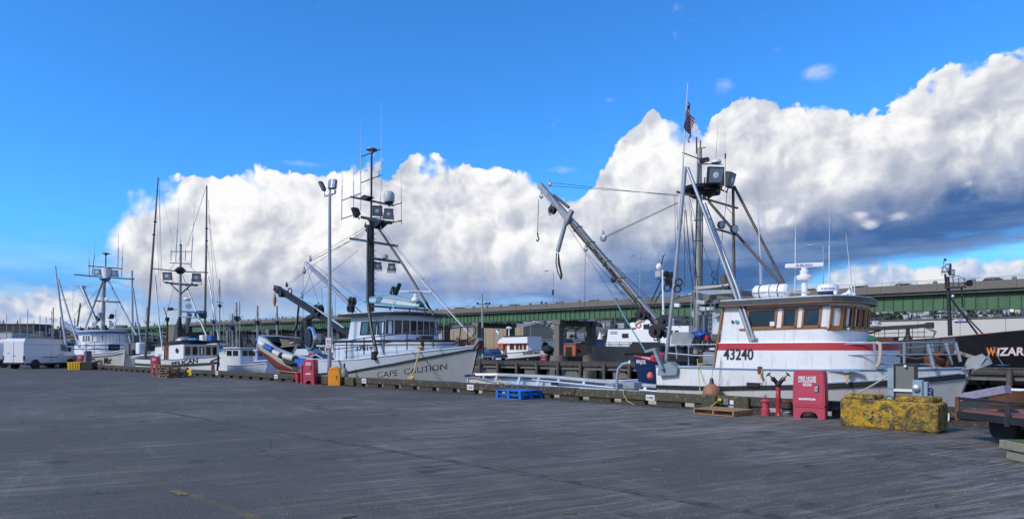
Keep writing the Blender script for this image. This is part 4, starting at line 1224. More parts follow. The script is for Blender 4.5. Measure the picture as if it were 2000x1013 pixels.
 # rust weeps below the fittings
 rs = mat('rust_weep', (.52, .36, .18), .7, var=.4, scale=6, bump=0)
 part('rust_weep', MB().loft([[P(1651 + 0, 726, y=.925), P(1658, 726, y=.925)], [P(1652, 738, y=.925), P(1657.5, 738, y=.925)], [P(1652, 748, y=.925), P(1656, 749, y=.925)]]), rs, t)
 part('rust_weep', MB().loft([[P(1484, 722, y=.835), P(1489, 722, y=.835)], [P(1485, 740, y=.835), P(1488, 740, y=.835)]]), rs, t)
 rr = random.Random(6)
 for i in range(16):
  u = rr.uniform(.05, .88); z = zr(u) + rr.choice((.30, .22, -.07, -.07)); w_ = rr.uniform(.004, .016); h_ = rr.uniform(.08, .30)
  q0 = [H.S(u + k * w_ * .3 / 3, H.vz(u, z), -1) + Vector((0, -.006, 0)) for k in (-1, 1)]; q1 = [H.S(u + k * w_ * .12 / 3, H.vz(u, z - h_), -1) + Vector((0, -.006, 0)) for k in (-1, 1)]
  part('rust_weep', MB().loft([q0, q1]), rs if i % 3 else mat('grime_weep', (.42, .38, .32), .8, var=.4, scale=8, bump=0), t)
 part('weld_fitting', MB().obox(P(1654, 726, y=.9), (.16, .1, .07), ch=.02), blt, t)
 return t, H


A, HA = boat_a()


def flag():
 t = thing('national_flag', 'faded red white and dark blue striped flag hanging limp from the tall staff', 'flag', P(1337, 277, y=1.6))
 top = P(1341, 197, y=1.6); bot = P(1335, 262, y=1.6)
 fr = mat('faded_flag_red', (.24, .03, .05), .9, bump=.1); fw_ = mat('faded_flag_white', (.42, .38, .42), .9, bump=.1); fb = mat('faded_flag_blue', (.03, .035, .10), .9, bump=.1)
 # thirteen stripes fall along the hanging cloth, the canton at the hoist
 n = 13; L = (top - bot).length
 def pt(a, b):                    # a down the hoist, b out along the fly, both 0..1
  hang = top.lerp(bot, a * .62)
  out = Vector((.20 * b, .12 * math.sin(b * 9 + a * 2), -.60 * b * (1.0 + .25 * a)))
  return hang + out + Vector((.03 * math.sin(b * 14 + a * 5), .08 * math.cos(b * 12), 0))
 for i in range(n):
  a0, a1 = i / n, (i + 1) / n
  b0 = .42 if i < 7 else 0
  st = MB(); st.loft([[pt(a0, b0 + (1 - b0) * j / 10), pt(a1, b0 + (1 - b0) * j / 10)] for j in range(11)])
  part('stripe', st, fr if i % 2 == 0 else fw_, t)
 cn = MB(); cn.loft([[pt(7 / 13 * i / 6, .42 * j / 5) for i in range(7)] for j in range(6)])
 c = part('canton', cn, fb, t)
 sm = MB()
 for i in range(9):
  for j in range(5):
   c0 = pt(.03 + i * .056, .04 + j * .085) + Vector((.004, -.012, 0)); sm.add([c0 + Vector((d * .014, 0, e * .014)) for d, e in ((-1, 0), (0, -1), (1, 0), (0, 1))], [(0, 1, 2, 3)])
 part('stars', sm, fw_, c, kind='stuff')


flag()


# ================================================================== black masted boat with the pale grey hull
def boat_c():
 yc = 3.3
 sh = [(P(a, b, y=y_).x, P(a, b, y=y_).z) for a, b, y_ in ((600, 701, 1.0), (647, 704, 1.0), (700, 701, 1.0), (760, 693, 1.1), (830, 684, 1.7), (880, 679, 2.3), (925, 675, 3.2))]
 xs, xb = P(590, 710, y=1).x, P(934, 676, y=yc).x
 H = Hull(xs, xb, yc, 2.32, sh, rake=1.5, full=2.5, wl=.72, tr=.88, um=.42, wfull=1.35)
 t = thing('fishing_boat', 'pale grey fishing boat with black mast and railings and CAPE CAUTION on its bow', 'fishing boat', (-18, yc, -2.2), 'fishing boats moored along the quay')
 st = [(P(a, b, y=y_).x, P(a, b, y=y_).z) for a, b, y_ in ((600, 731, 1.0), (680, 726, 1.0), (760, 711, 1.15), (830, 697, 1.75), (880, 688, 2.35), (925, 682, 3.2))]
 zs = lambda u: interp(st, xs + (xb - xs) * u)
 lo = H.band(None, zs, 10)
 part('hull', lo, hullgrey, t, True)
 part('bulwark', H.band(zs, None, 4), paleblue, t, True)
 part('transom', H.transom(), hullgrey, t)
 part('deck', H.deck(-.75), alud, t); part('bulwark_lining', H.inner(-.7), paleblue, t)
 H.strip(t, zs, black, .05, h=.05, u1=.995)
 H.cap(t, paleblue, .03)
 # the name, black with a white edge, on the flare of the bow
 for dx, mm, off in ((.025, inkw, .012), (0, ink, .02)):
  a, b = P(738, 738, y=1.6), P(872, 722, y=2.6)
  o = P(738 + dx * 40, 738 + dx * 40, y=1.7); u = P(872, 721, y=2.65) - P(738, 738, y=1.7)
  tx = text_mb('CAPE  CAUTION', u.length, .27, o, u, (0, 0, 1), 0.006 if mm is ink else .03, 0, .0)
  # serifs
  part('name_lettering' if mm is ink else 'name_outline', project(tx, lo, P(805, 725, y=2) - CAM, off), mm, t)
 # ---- trunk house
 q = [(-19.2, 1.62), (P(745, 665, y=1.62).x, 1.6)]
 nose = P(878, 670, y=3.3).x
 x1 = q[1][0]
 q += [(x1 + (nose - x1) * a, yc - (yc - 1.6) * math.sqrt(max(0, 1 - a ** 2.4))) for a in (.25, .45, .62, .76, .87, .94, .98, 1.)]
 q += [(x, 2 * yc - y) for x, y in q[::-1]]
 zt = 2.12
 W0 = Wall([(x, y, .6) for x, y in q], [(x, y, zt) for x, y in q])
 part('trunk_house', W0.band(0, 1), paleblue, t, True)
 part('trunk_top', MB().face([Vector((x, y, zt)) for x, y in q]), paleblue, t)
 ln = [W0.pt(i / 60, .955) for i in range(61)]
 part('black_band', Wall([(x, y, zt - .10) for x, y in q], [(x, y, zt + .0) for x, y in q]).band(0, 1, .015), black, t)
 part('black_band', Wall([(x, y, zt - .24) for x, y in q], [(x, y, zt - .20) for x, y in q]).band(0, 1, .015), black, t)
 # ---- wheelhouse
 xa, xc = P(690, 655, y=1.75).x, P(749, 650, y=1.75).x
 yw0, yw1 = 1.75, 5.2
 fx = P(806, 645, y=3.2).x
 u = [(xa - .5, yw0), (xc, yw0)]
 for k in range(1, 12):
  a = k / 12; y_ = yw0 + (yw1 - yw0) * a; u.append((xc + (fx - xc) * (1 - (2 * a - 1) ** 2) ** .8, y_))
 u += [(xc, yw1), (xa - .5, yw1)]
 hb_, ht = 2.14, 3.32
 bot = [(x - .0, y, hb_) for x, y in u]; top = [(x - .0 if x > xa else x + .25, y + (yc - y) * .04, ht) for x, y in u]
 W = Wall(bot, top)
 part('wheelhouse', W.band(0, 1), paleblue, t, True)
 hz = lambda z: (z - hb_) / (ht - hb_)
 for a, b, hi in ((706, 720, 0), (722, 735, 0), (738.5, 750.5, .01)):
  W.window(t, W.q_at(a, .6, 0, .5), W.q_at(b, .6, 0, .5), hz(2.42), hz(3.02), darkst, glassb, .05, .03)
 qc = W.q_at(752.5, .6, .0, .55);
 qe = None
 for i in range(1000):
  qq = qc + i * .0005
  if W.pt(qq, .5).y > 5.1: qe = qq; break
 n = 8
 for i in range(n):
  s_ = (qe - qc) / n; W.window(t, qc + s_ * i + s_ * .13, qc + s_ * (i + 1) - s_ * .13, hz(2.43), hz(3.06), darkst, glass, .03, .02)
 rp = [(xa - .9, 1.45), (xc + .1, 1.4)]
 for k in range(1, 12):
  a = k / 12; rp.append((xc + .25 + (fx - xc + .35) * (1 - (2 * a - 1) ** 2) ** .7, 1.4 + 4.15 * a))
 rp += [(xc + .1, 5.55), (xa - .9, 5.5)]
 plan_roof(rp, 3.33, 3.45, 'roof', black, t)
 plan_roof([(x * 1., yc + (y - yc) * .9) for x, y in rp], 3.452, 3.50, 'roof_top', paleblue, t)
 part('number', text_mb('37019', P(728, 678, y=1.6).x - P(694.5, 680, y=1.6).x, .22, (P(694.5, 680, y=1.6).x, 1.6, 1.62), (1, 0, 0), (0, 0, 1), .01, .012), ink, t)
 part('equipment_locker', MB().obox(P(833, 670, y=2.5), (.25, .7, .7), ch=.03), darkst, t)
 part('horn_light', MB().lathe([(.04, 0), (.07, .12), (.02, .14)], P(814, 661, y=2.2), (1, -.4, 0), 10), darkst, t, True)
 # ---- teal trimmed dinghy lashed over the roof
 d0, d1 = P(722, 590, y=2.7), P(824, 600, y=2.9)
 dh = MB(); rows = []
 ax = (d1 - d0)
 for i in range(17):
  a = i / 16; w_ = .62 * math.sin(math.pi * (.10 + .86 * a)) ** .6; c = d0.lerp(d1, a)
  rows.append([c + Vector((0, w_ * math.cos(b), .02 + .40 * math.sin(b) * (.55 + .45 * math.sin(math.pi * a)))) for b in [math.pi * j / 8 for j in range(9)]])
 dh.loft(rows)
 o = part('dinghy', dh, mat('dinghy_grey', (.42, .46, .47), .5, bump=0), t, True)
 part('gunwale', MB().tube([r_[8] for r_ in rows] , .05, 6).tube([r_[0] for r_ in rows], .05, 6), tealp, o, True, kind='stuff')
 part('keel_strip', MB().tube([r_[4] + Vector((0, 0, .01)) for r_ in rows], .03, 6), tealp, o, True)
 part('waterline_band', MB().tube([r_[6] + Vector((0, -.012, 0)) for r_ in rows], .028, 6), tealp, o, True)
 part('roof_rack', MB().beam(P(722, 597, y=2.3), P(835, 605, y=2.3), .07, .1), black, t)
 part('roof_rack', MB().beam(P(722, 597, y=3.6), P(835, 605, y=3.6), .07, .1), black, t)
 for px in (730, 762, 800, 830): PL(t, 'rack_post', [(px, 600), (px, 615)], 3, black, 2.3)
 rc = P(812, 611, y=2.7)
 radar(t, (rc.x, rc.y, 3.5), 1.55, (.62, .8, 0), txt='FURUNO', h=.5, r=.2, column=.42)
 whipant(t, (769, 611), (766, 565), 2.2, 2.2)
 for a, b in (((765, 574), (769, 560)), ((772, 574), (781, 554))):
  part('exhaust_stack', MB().tube([P(*a, y=4), P(*b, y=4)], [.13, .1], 10), black, t, True)
 part('roof_lamp', MB().lathe([(.12, -.1), (.16, .06), (.08, .1)], P(742, 587, y=2.2), (1, -.3, 0), 12), alu, t, True)
 # ---- mast
 m_ = blkmast
 PL(t, 'mast', [(727, 640), (727, 430)], [9, 7.5], m_, 3.3, 12)
 PL(t, 'mast', [(720.5, 640), (723.5, 430)], [5, 4.5], m_, 3.0, 10)
 PL(t, 'topmast', [(725, 430), (725.8, 300)], 4, m_, 3.3, 8)
 for i in range(16): PL(t, 'mast_step', [(730, 445 + i * 11), (735, 445 + i * 11)], 1.2, m_, 3.2)
 part('gps_disc', MB().lathe([(.1, -.18), (.1, -.06), (.3, 0), (.3, .05), (.1, .1)], P(726, 293, y=3.3), (0, 0, 1), 18), alud, t, True)
 for a, b in (((704, 306.5), (746, 291)), ((705, 357), (747, 341)), ((667, 392), (706, 377)), ((667, 427.5), (690, 420)), ((768, 401), (785, 396)), ((744, 441), (785, 430)), ((764, 435), (784, 431))):
  PL(t, 'antenna_arm', [a, b], 1.8, m_, 3.3)
 PL(t, 'crosstree', [(686, 384.5), (768, 401)], 4, m_, 3.2, 8); PL(t, 'crosstree', [(706, 424), (764, 435.5)], 5.5, m_, 3.3, 8)
 part('step_bracket', MB().prism([P(715, 426, y=3.1), P(745, 432, y=3.1), P(730, 446, y=3.1)], (0, .5, 0)), m_, t)
 part('solar_panel', MB().prism([P(700, 388, y=3.0), P(711, 380, y=3.0), P(722, 383, y=3.0), P(712, 391, y=3.0)], (0, .3, -.02)), darkst, t)
 dmc = P(760, 384, y=3.2)
 dm = MB().lathe([(.1, -.36), (.1, -.3), (.24, -.28), (.275, -.2), (.285, .0), (.25, .17), (.16, .27), (.03, .31)], dmc, (0, 0, 1), 20)
 part('satellite_dome', dm, mat('dome_grey', (.48, .50, .50), .45, bump=0), t, True)
 part('dome_base', MB().lathe([(.05, -.5), (.05, -.36), (.22, -.33), (.25, -.26)], dmc, (0, 0, 1), 14), darkst, t, True)
 fd = Vector((.75, -.5, -.35))
 flood(t, P(696, 414, y=3.2), (-.6, -.6, -.3), .52, .48)
 flood(t, P(737, 411, y=3.0), fd, .50, .52); flood(t, P(759, 417, y=3.2), fd, .46, .52)
 part('radar_reflector_bar', MB().beam(P(686, 466, y=3.0), P(774, 480, y=3.4), .30, .12, ch=.03), darkst, t)
 part('panel_light_strip', MB().beam(P(690, 469, y=2.83), P(715, 473, y=2.9), .02, .05), lens, t)
 PL(t, 'lower_crosstree', [(722, 503.5), (782, 512)], 5, m_, 3.3, 8)
 part('small_dome', MB().lathe([(.15, -.09), (.17, 0), (.16, .07), (.1, .12)], P(752, 501, y=3.3), (0, 0, 1), 16), mat('dome_grey', (.48, .50, .50), .45), t, True)
 flood(t, P(738, 518, y=3.1), fd, .36, .36); flood(t, P(765, 521, y=3.1), fd, .36, .38)
 for a, b, y_ in (((704.5, 411), (704.7, 228), 3.2), ((745.5, 373), (745, 196), 3.2), ((690.6, 426), (690.6, 308), 3.2), ((667, 430), (669, 318), 3.2), ((784, 438), (783, 325), 3.4), ((744, 446), (742, 345), 3.3)):
  whipant(t, a, b, y_, 2.0, .6)
 PL(t, 'mast_stay', [(728, 429), (790, 521), (847, 615)], 4.6, m_, 3.3, 8)
 PL(t, 'forestay', [(816, 540), (922, 658)], 1.8, alud, 3.3); wirep(t, (735, 440), (922, 655), 3.3, .009)
 wirep(t, (770, 475), (925, 660), 3.3, .009); wirep(t, (738, 436), (880, 620), 3.3, .009)
 PL(t, 'mast_leg', [(719, 440, 3.2), (718, 587, 1.6), (725, 640, 1.3), (736, 690, 1.15)], [5, 7], m_, 1.5, 8)
 part('leg_foot', MB().obox(P(731, 694, y=1.05), (.28, .22, .4), ch=.04), darkst, t)
 for i, (px, py) in enumerate(((714, 441), (716, 449))): block(t, P(px, py, y=3.2), .09, m=darkst)
 # ---- booms
 PL(t, 'grey_boom', [(597, 513), (712, 620)], [7, 9], galv, 3.3, 10)
 bp = [P(541, 563, y=3.0), P(690, 656, y=2.6)]
 part('crane_boom', MB().beam(bp[0], bp[1], .3, .34, ch=.04), darkst, t)
 for dz in (.2, .05):
  part('hydraulic_line', MB().tube([bp[0].lerp(bp[1], i / 10) + Vector((0, -.19, dz + .03 * math.sin(i * 3))) for i in range(11)], .03, 6), black, t, True)
 part('boom_highlight_ram', MB().tube([P(600, 590, y=2.5), P(672, 640, y=2.4)], .06, 8), alu, t, True)
 part('boom_head', jag(MB().obox(P(545, 566, y=3.0), (.55, .5, .34), (.85, 0, -.5), ch=.05), .03), darkst, t); part('head_sheave', MB().lathe([(.2, -.2), (.2, .2)], P(552, 574, y=2.8), (0, 1, 0), 12), black, t, True); part('hose_loop', MB().torus(P(566, 570, y=2.8), .24, .035, (0, 1, 0), 14, 5), black, t, True)
 winch(t, P(622, 606, y=2.6), .34, seed=12, m=black); winch(t, P(688, 588, y=2.6), .24, seed=2); winch(t, P(685, 602, y=2.4), .22, seed=4); winch(t, P(616, 610, y=2.8), .2, seed=8)
 part('hanging_hose', MB().tube(T((584, 594), (582, 610), (581, 630), (577, 645), (584, 646), y=2.8), .06, 8), black, t, True)
 part('power_block', MB().torus(P(606, 661, y=2.6), .62, .10, (.12, 1, 0), 26, 8), chrome, t, True)
 part('block_hub', MB().lathe([(.5, -.16), (.2, -.05), (.2, .05), (.5, .16)], P(606, 661, y=2.6), (.12, 1, 0), 18), black, t, True)
 part('block_yoke', MB().beam(P(602, 620, y=2.8), P(600, 660, y=2.8), .28, .35, ch=.05).beam(P(600, 622, y=2.8), P(622, 612, y=2.8), .2, .3, ch=.05), black, t)
 part('block_hoses', jag(MB().sphere(P(600, 650, y=3.0), (.4, .4, .85), 14, 10), .1, 6), black, t)
 block(t, P(606, 507, y=3.3), .12); block(t, P(594, 530, y=3.3), .15, m=alud); block(t, P(560, 557, y=3), .11, m=darkst); block(t, P(589, 579, y=3), .12)
 part('cone_weight', MB().lathe([(.03, -.5), (.1, -.25), (.12, 0), (.05, .2), (.03, .35)], P(536.5, 583, y=3.0), (0, 0, 1), 12), mat('orange_weight', (.4, .22, .08), .6), t, True)
 for a, b in (((604, 507), (716, 443)), ((604, 511), (716, 452)), ((600, 513), (712, 458)), ((558, 556), (592, 531)), ((560, 560), (594, 533)), ((592, 536), (592, 680)), ((588, 580), (700, 488)), ((612, 515), (708, 588)),
    ((604, 520), (690, 600)), ((600, 525), (625, 600)), ((606, 515), (665, 570)), ((594, 530), (716, 447)), ((612, 520), (590, 578)), ((628, 560), (634, 690)), ((640, 560), (632, 560)), ((536, 560), (536.5, 575))):
  wirep(t, a, b, 3.0, .010, wired)
 # ---- rails
 blk_ = blkmast
 railp = {677: (700, 664, 1.05), 711: (692, 660, 1.05), 750: (689, 656, 1.08), 795: (683, 650.5, 1.35), 846: (678, 645, 1.9)}
 for a in ([(650, 670, 1.05), (711, 660, 1.05), (751, 655, 1.08), (795, 650, 1.35), (853, 641.5, 2.0), (880, 640, 2.4)], [(650, 682, 1.05), (711, 675, 1.05), (751, 669.5, 1.1), (795, 663, 1.4), (846, 664, 2.0)],):
  PL(t, 'rail', a, 2.0, blk_ if a[0][1] == 670 else blk_, 1.2)
 for px, (b, a, y_) in railp.items(): PL(t, 'rail_post', [(px, b), (px, a)], 2.6, blk_, y_)
 PL(t, 'bow_rail', [(877, 641, 2.4), (905, 638, 2.8), (926, 637, 3.2), (929, 642, 3.3), (928, 651, 3.3), (918, 661, 3.4), (880, 673, 2.5)], 2.2, blk_, 3)
 PL(t, 'bow_rail', [(926, 637, 3.2), (910, 638, 4.0), (870, 641, 5)], 2, blk_, 3)
 for a in (((900, 639), (896, 676), 2.8), ((914, 638), (913, 672), 3.0)): PL(t, 'rail_post', [a[0], a[1]], 2.2, blk_, a[2])
 for px in (655, 662): PL(t, 'rail', [(px, 672), (px, 700)], 1.6, alu, 1.1)
 PL(t, 'rail', [(560 + 90, 664, 5.2), (680, 660, 5.2)], 1.6, alu, 5)
 part('anchor_roller', MB().prism([P(916, 677, y=3.15), P(933, 681, y=3.15), P(936, 668, y=3.15), P(922, 668, y=3.15)], (0, .25, 0)), rust, t)
 part('anchor', MB().beam(P(906, 672, y=3.2), P(932, 661, y=3.3), .09, .12, ch=.02), rust, t)
 part('fluke', MB().prism([P(924, 680, y=3.1), P(936, 664, y=3.1), P(931, 659, y=3.1)], (0, .3, 0)), alud, t)
 part('windlass', MB().lathe([(.22, -.3), (.12, -.2), (.12, .2), (.22, .3)], P(905, 667, y=3.6), (.3, 1, 0), 12), brownst, t, True)
 part('stem_trim', MB().tube([H.S(1, v, 1) for v in (.3, .55, .8, 1.0)], .035, 6), darkst, t)
 part('mooring_line', MB().tube(T((821, 678, 1.9), (818, 690, 1.7), (813, 708, 1.4), (808, 726, .9), (803, 736, .35), y=1), .035, 7), ropey, t, True)
 part('mooring_knot', jag(MB().torus(P(822, 678, y=1.9), .12, .045, (0, .3, 1), 12, 6), .015), ropey, t, True)
 part('rope_bundle', jag(MB().sphere(P(803, 738, y=.17), (.2, .12, .09), 12, 7), .03), ropey, t)
 return t, H


C_, HC = boat_c()

# fenders hanging on the sides
def fender(px, py, y, r, h, m, name, label, cat, cone=None, line=None):
 c = P(px, py, y=y)
 t = thing(name, label, cat, (c.x, c.y, c.z - h))
 part('body', MB().lathe([(.02, -h), (r * .6, -h * .9), (r * .95, -h * .45), (r, -.05), (r * .86, h * .4), (r * .5, h * .75), (r * .2, h)], c, (0, 0, 1), 18), m, t, True)
 part('neck', MB().lathe([(r * .42, h * .72), (r * .26, h * .98), (.05, h * 1.35), (.03, h * 1.5)], c, (0, 0, 1), 12), black, t, True)
 if line: part('line', MB().tube([c + Vector((0, 0, h * 1.4)), P(*line, y=y)], .012, 5), ropew, t)


fender(1390, 765, .60, .26, .27, buoyo, 'buoy_fender', 'scuffed orange brown round buoy hanging between white hull and timber rail', 'buoy', line=(1396, 690))
fender(672.5, 731, .62, .20, .36, mat('grey_fender', (.25, .26, .24), .6, dirt=.4, dirtc=(.1, .1, .07)), 'pear_fender', 'grey pear shaped fender beside the orange cabinet', 'fender', line=(676, 700))
fender(1270, 733, 1.3, .11, .13, pinkb, 'net_float', 'small pink float hung at the stern of the white boat', 'float')


# ================================================================== working skiff drawn up on the stern ramp
def seine_skiff():
 t = thing('work_skiff', 'white skiff with worn red bottom, pulled up nose high behind the black boom', 'skiff', P(570, 735, y=3))
 near = T((505, 657), (520, 665), (538, 682), (558, 692), (578, 699), (600, 702), (640, 706), y=1.8)
 strk = T((507.5, 683), (517, 689), (528, 696), (548, 710), (577, 723), (598, 730), (638, 745), y=1.95)
 keel = T((510, 690), (520, 700), (535, 716), (552, 731), (572, 741), (598, 752), (636, 765), y=3.1)
 far = T((508, 656), (530, 657), (552, 660), (575, 668), (597, 675), (620, 683), (650, 690), y=4.6)
 for k in (strk, keel): pass
 def sub(a):                       # smooth between the stations
  out = []
  for i in range(len(a) - 1):
   p0, p1, p2, p3 = a[max(i - 1, 0)], a[i], a[i + 1], a[min(i + 2, len(a) - 1)]
   for j in range(5):
    q = j / 5; out.append(.5 * ((2 * p1) + (p2 - p0) * q + (2 * p0 - 5 * p1 + 4 * p2 - p3) * q * q + (3 * p1 - p0 - 3 * p2 + p3) * q ** 3))
  return out + [a[-1]]
 near, strk, keel, far = map(sub, (near, strk, keel, far))
 bulge = lambda a, b, k: a.lerp(b, k) + Vector((0, -.12, 0)) * math.sin(math.pi * k)
 part('topsides', MB().loft([[bulge(a, b, k / 4) for k in range(5)] for a, b in zip(near, strk)]), dirtywhite, t, True)
 part('bottom', MB().loft([[bulge(a, b, k / 4) for k in range(5)] for a, b in zip(strk, keel)]), redhull, t, True)
 part('far_side', MB().loft([[a, a.lerp(b, .5) + Vector((0, .1, -.1)), b] for a, b in zip(far, keel)]), dirtywhite, t, True)
 part('bow_plate', MB().face([near[0], strk[0], keel[0], far[0]]), dirtywhite, t)
 inn = [a.lerp(b, .08) for a, b in zip(near, far)]
 part('side_deck', MB().loft([[a, a.lerp(b, .16) + Vector((0, 0, .02)), a.lerp(b, .17) - Vector((0, 0, .25))] for a, b in zip(near, far)]), alud, t)
 part('inner_floor', MB().loft([[a.lerp(b, .17) - Vector((0, 0, .25)), b - Vector((0, 0, .3))] for a, b in zip(near, far)]), darkst, t)
 for k in (.04, .13): part('gunwale_pipe', MB().tube([a.lerp(b, k) + Vector((0, 0, .04)) for a, b in zip(near, far)], .045, 7), alu, t, True)
 part('far_gunwale', MB().tube([p for p in far], .05, 7), alu, t, True)
 cv = MB().loft([[P(509, 656, y=2.2), P(509, 653, y=4.6)], [P(545, 657, y=2.6), P(548, 655, y=4.8)], [P(586, 660, y=3.4), P(588, 659, y=5.)], [P(588, 668, y=3.4), P(588, 668, y=5.)]])
 part('bow_shelter', cv, mat('shelter_grey', (.16, .20, .24), .5, bump=.1), t)
 part('shelter_side', MB().face([P(545, 657.5, y=2.7), P(587, 661, y=3.4), P(587, 674, y=3.4), P(552, 678, y=2.7)]), darkst, t)
 part('engine_box', MB().prism([P(572, 693, y=3.0), P(606, 694, y=3.0), P(598, 681, y=3.0), P(580, 681, y=3.0)], (0, .9, 0)), paleblue, t)
 part('tow_post', MB().prism([P(571, 688, y=3.2), P(577, 688, y=3.2), P(575, 663, y=3.2), P(574, 663, y=3.2)], (0, .12, 0)), alu, t)
 part('brace_pole', MB().tube([P(549, 677, y=2.9), P(573, 668, y=3.1)], .035, 6), whip, t)
 # fenders and blue floats strung along the near side
 i = 0
 for a, b, m, w in (((507, 668), (518, 675), whip, 11), ((518, 675), (533, 684), bluep, 11.5), ((534, 686), (549, 693.5), dirtywhite, 10.5), ((554, 694), (576, 700.5), dirtywhite, 12), ((578, 705), (600, 711), bluep, 12.5)):
  p, q = P(*a, y=1.6), P(*b, y=1.6); d = (q - p).normalized(); r = rad(p, w)
  o = part('side_fender', MB().lathe([(r * .5, 0), (r * .95, .08), (r, .2), (r, (q - p).length - .2), (r * .95, (q - p).length - .08), (r * .5, (q - p).length)], p, d, 14), m, t, True)
  if m is dirtywhite: part('end_cap', MB().lathe([(r * 1.03, -.05), (r * 1.03, .12), (r * .6, .2)], q, d, 14), black, o, True)
 part('side_fender', MB().tube(T((555, 703), (562, 708), (570, 710), (577, 708), y=1.55), [.1, .16, .16, .1], 10), rubber, t, True)
 part('bow_float', MB().sphere(P(505, 664, y=1.9), (.2, .2, .24), 12, 8), bluep, t, True)
 part('side_tarp', jag(MB().obox(P(594, 708, y=1.5), (1.0, .25, .5), ch=.08), .05, 8), tarp, t)
 part('blue_net_pile', jag(MB().sphere(P(628, 712, y=2.6), (.95, .6, .62), 16, 9), .09, 3), navy, t)
 part('bow_rope', MB().tube(T((606, 695), (618, 692), (630, 700), (634, 706), (622, 712), (600, 702), y=1.7), .035, 6), ropew, t, True)
 part('red_clamp', jag(MB().obox(P(610, 692, y=2.0), (.5, .2, .16), ch=.03), .03), redp, t)
 part('side_rope', MB().tube(catenary(P(540, 722, y=1.5), P(598, 726, y=.5), .06), .016, 5), ropey, t)


seine_skiff()


# ================================================================== long low aluminium skiff
def low_skiff():
 t = thing('aluminium_skiff', 'long low aluminium skiff lying behind the timber rail and blue pallets', 'skiff', P(1100, 765, y=2))
 def rows(pts, y): return T(*pts, y=y)
 no = T((916, 738, 2.4), (925, 737, 1.5), (960, 744, .9), (1000, 752, .8), (1060, 757, .8), (1120, 757, .8), (1200, 762, .8), (1285, 768, .9), y=1)
 fa = T((916, 733, 2.4), (930, 730.5, 3.2), (980, 730.5, 3.6), (1040, 733, 3.6), (1085, 735, 3.6), (1150, 741, 3.6), (1240, 749, 3.5), (1300, 754, 3.4), y=3)
 # widen and smooth
 fine = lambda a: [a[i].lerp(a[i + 1], j / 4) for i in range(len(a) - 1) for j in range(4)] + [a[-1]]
 no, fa = fine(no), fine(fa)
 dn = Vector((0, 0, 1))
 part('near_side', MB().loft([[p, p + Vector((0, -.02, -.12)), p + Vector((0, .12, -.9)), p + Vector((0, .5, -2.2))] for p in no]), dirtywhite, t, True)
 part('far_side', MB().loft([[p, p + Vector((0, -.15, -.55)), p + Vector((0, -.3, -1.9))] for p in fa]), alu, t, True)
 part('near_gunwale', MB().tube([p for p in no], .055, 8), alud, t, True)
 part('near_inner', MB().loft([[p + Vector((0, .06, -.02)), p + Vector((0, .16, -.5))] for p in no]), alu, t)
 part('far_gunwale', MB().loft([[p + Vector((0, -.28, .0)), p + Vector((0, -.26, .05)), p + Vector((0, .06, .05)), p + Vector((0, .06, -.05))] for p in fa]), alud, t)
 part('far_rub_band', MB().tube([p + Vector((0, -.3, -.04)) for p in fa], .04, 6), alud, t, True)
 part('inner_deck', MB().loft([[a + Vector((0, .1, -.55)), b + Vector((0, -.2, -.5))] for a, b in zip(no, fa)]), alud, t)
 for f_ in (3, 6, 8, 11, 14, 17, 20, 23, 26):
  p = fa[min(f_, len(fa) - 1)]
  part('frame_rib', MB().prism([p + Vector((-.04, -.3, 0)), p + Vector((.06, -.3, 0)), p + Vector((.1, -.5, -.5)), p + Vector((-.08, -.5, -.5))], (0, .04, 0)), alu, t)
 for a, b, w in (((1090, 750), (1185, 762), 8), ((1090, 746), (1150, 755), 3)): PL(t, 'stowed_pipe', [a, b], w, galv, 2.6, 10)
 PL(t, 'stowed_pipe', [(1040, 741), (1180, 755), (1285, 764)], 4, alu, 2.4, 8)
 part('mooring_cleat', MB().obox(P(1083, 749, y=2.2), (.3, .14, .12), ch=.03), darkst, t)
 part('bow_fitting', MB().tube([P(931, 747, y=1.2), P(937, 733, y=2.4)], .02, 6), ropew, t)
 part('thwart', MB().beam(P(1190, 752, y=1.2), P(1210, 748, y=3.2), .3, .05), alud, t)
 part('stern_console', MB().obox(P(1235, 752, y=2.4), (.5, .5, .25), ch=.03), alu, t)
 # heap of line on the gunwale running down to the rail
 rp = thing('mooring_rope', 'pale mooring rope heaped on the skiff and led over the timber rail', 'rope', P(980, 750, y=.5))
 rr = random.Random(3)
 for k in range(4):
  pts = [P(963 + rr.uniform(0, 20), 744 + rr.uniform(-2, 3), y=.9 + rr.uniform(-.1, .15)) for _ in range(5)]
  part('rope_turn', MB().tube(pts, .028, 6), ropew, rp, True)
 part('rope_tail', MB().tube(T((966, 744, .9), (975, 750, .5), (984, 757, .2), (990, 763, -.02), y=1), .028, 6), ropew, rp, True)
 part('rope_tail', MB().tube(T((975, 743, .9), (988, 749, .5), (996, 756, .2), (1001, 763, -.02), y=1), .028, 6), ropew, rp, True)


low_skiff()


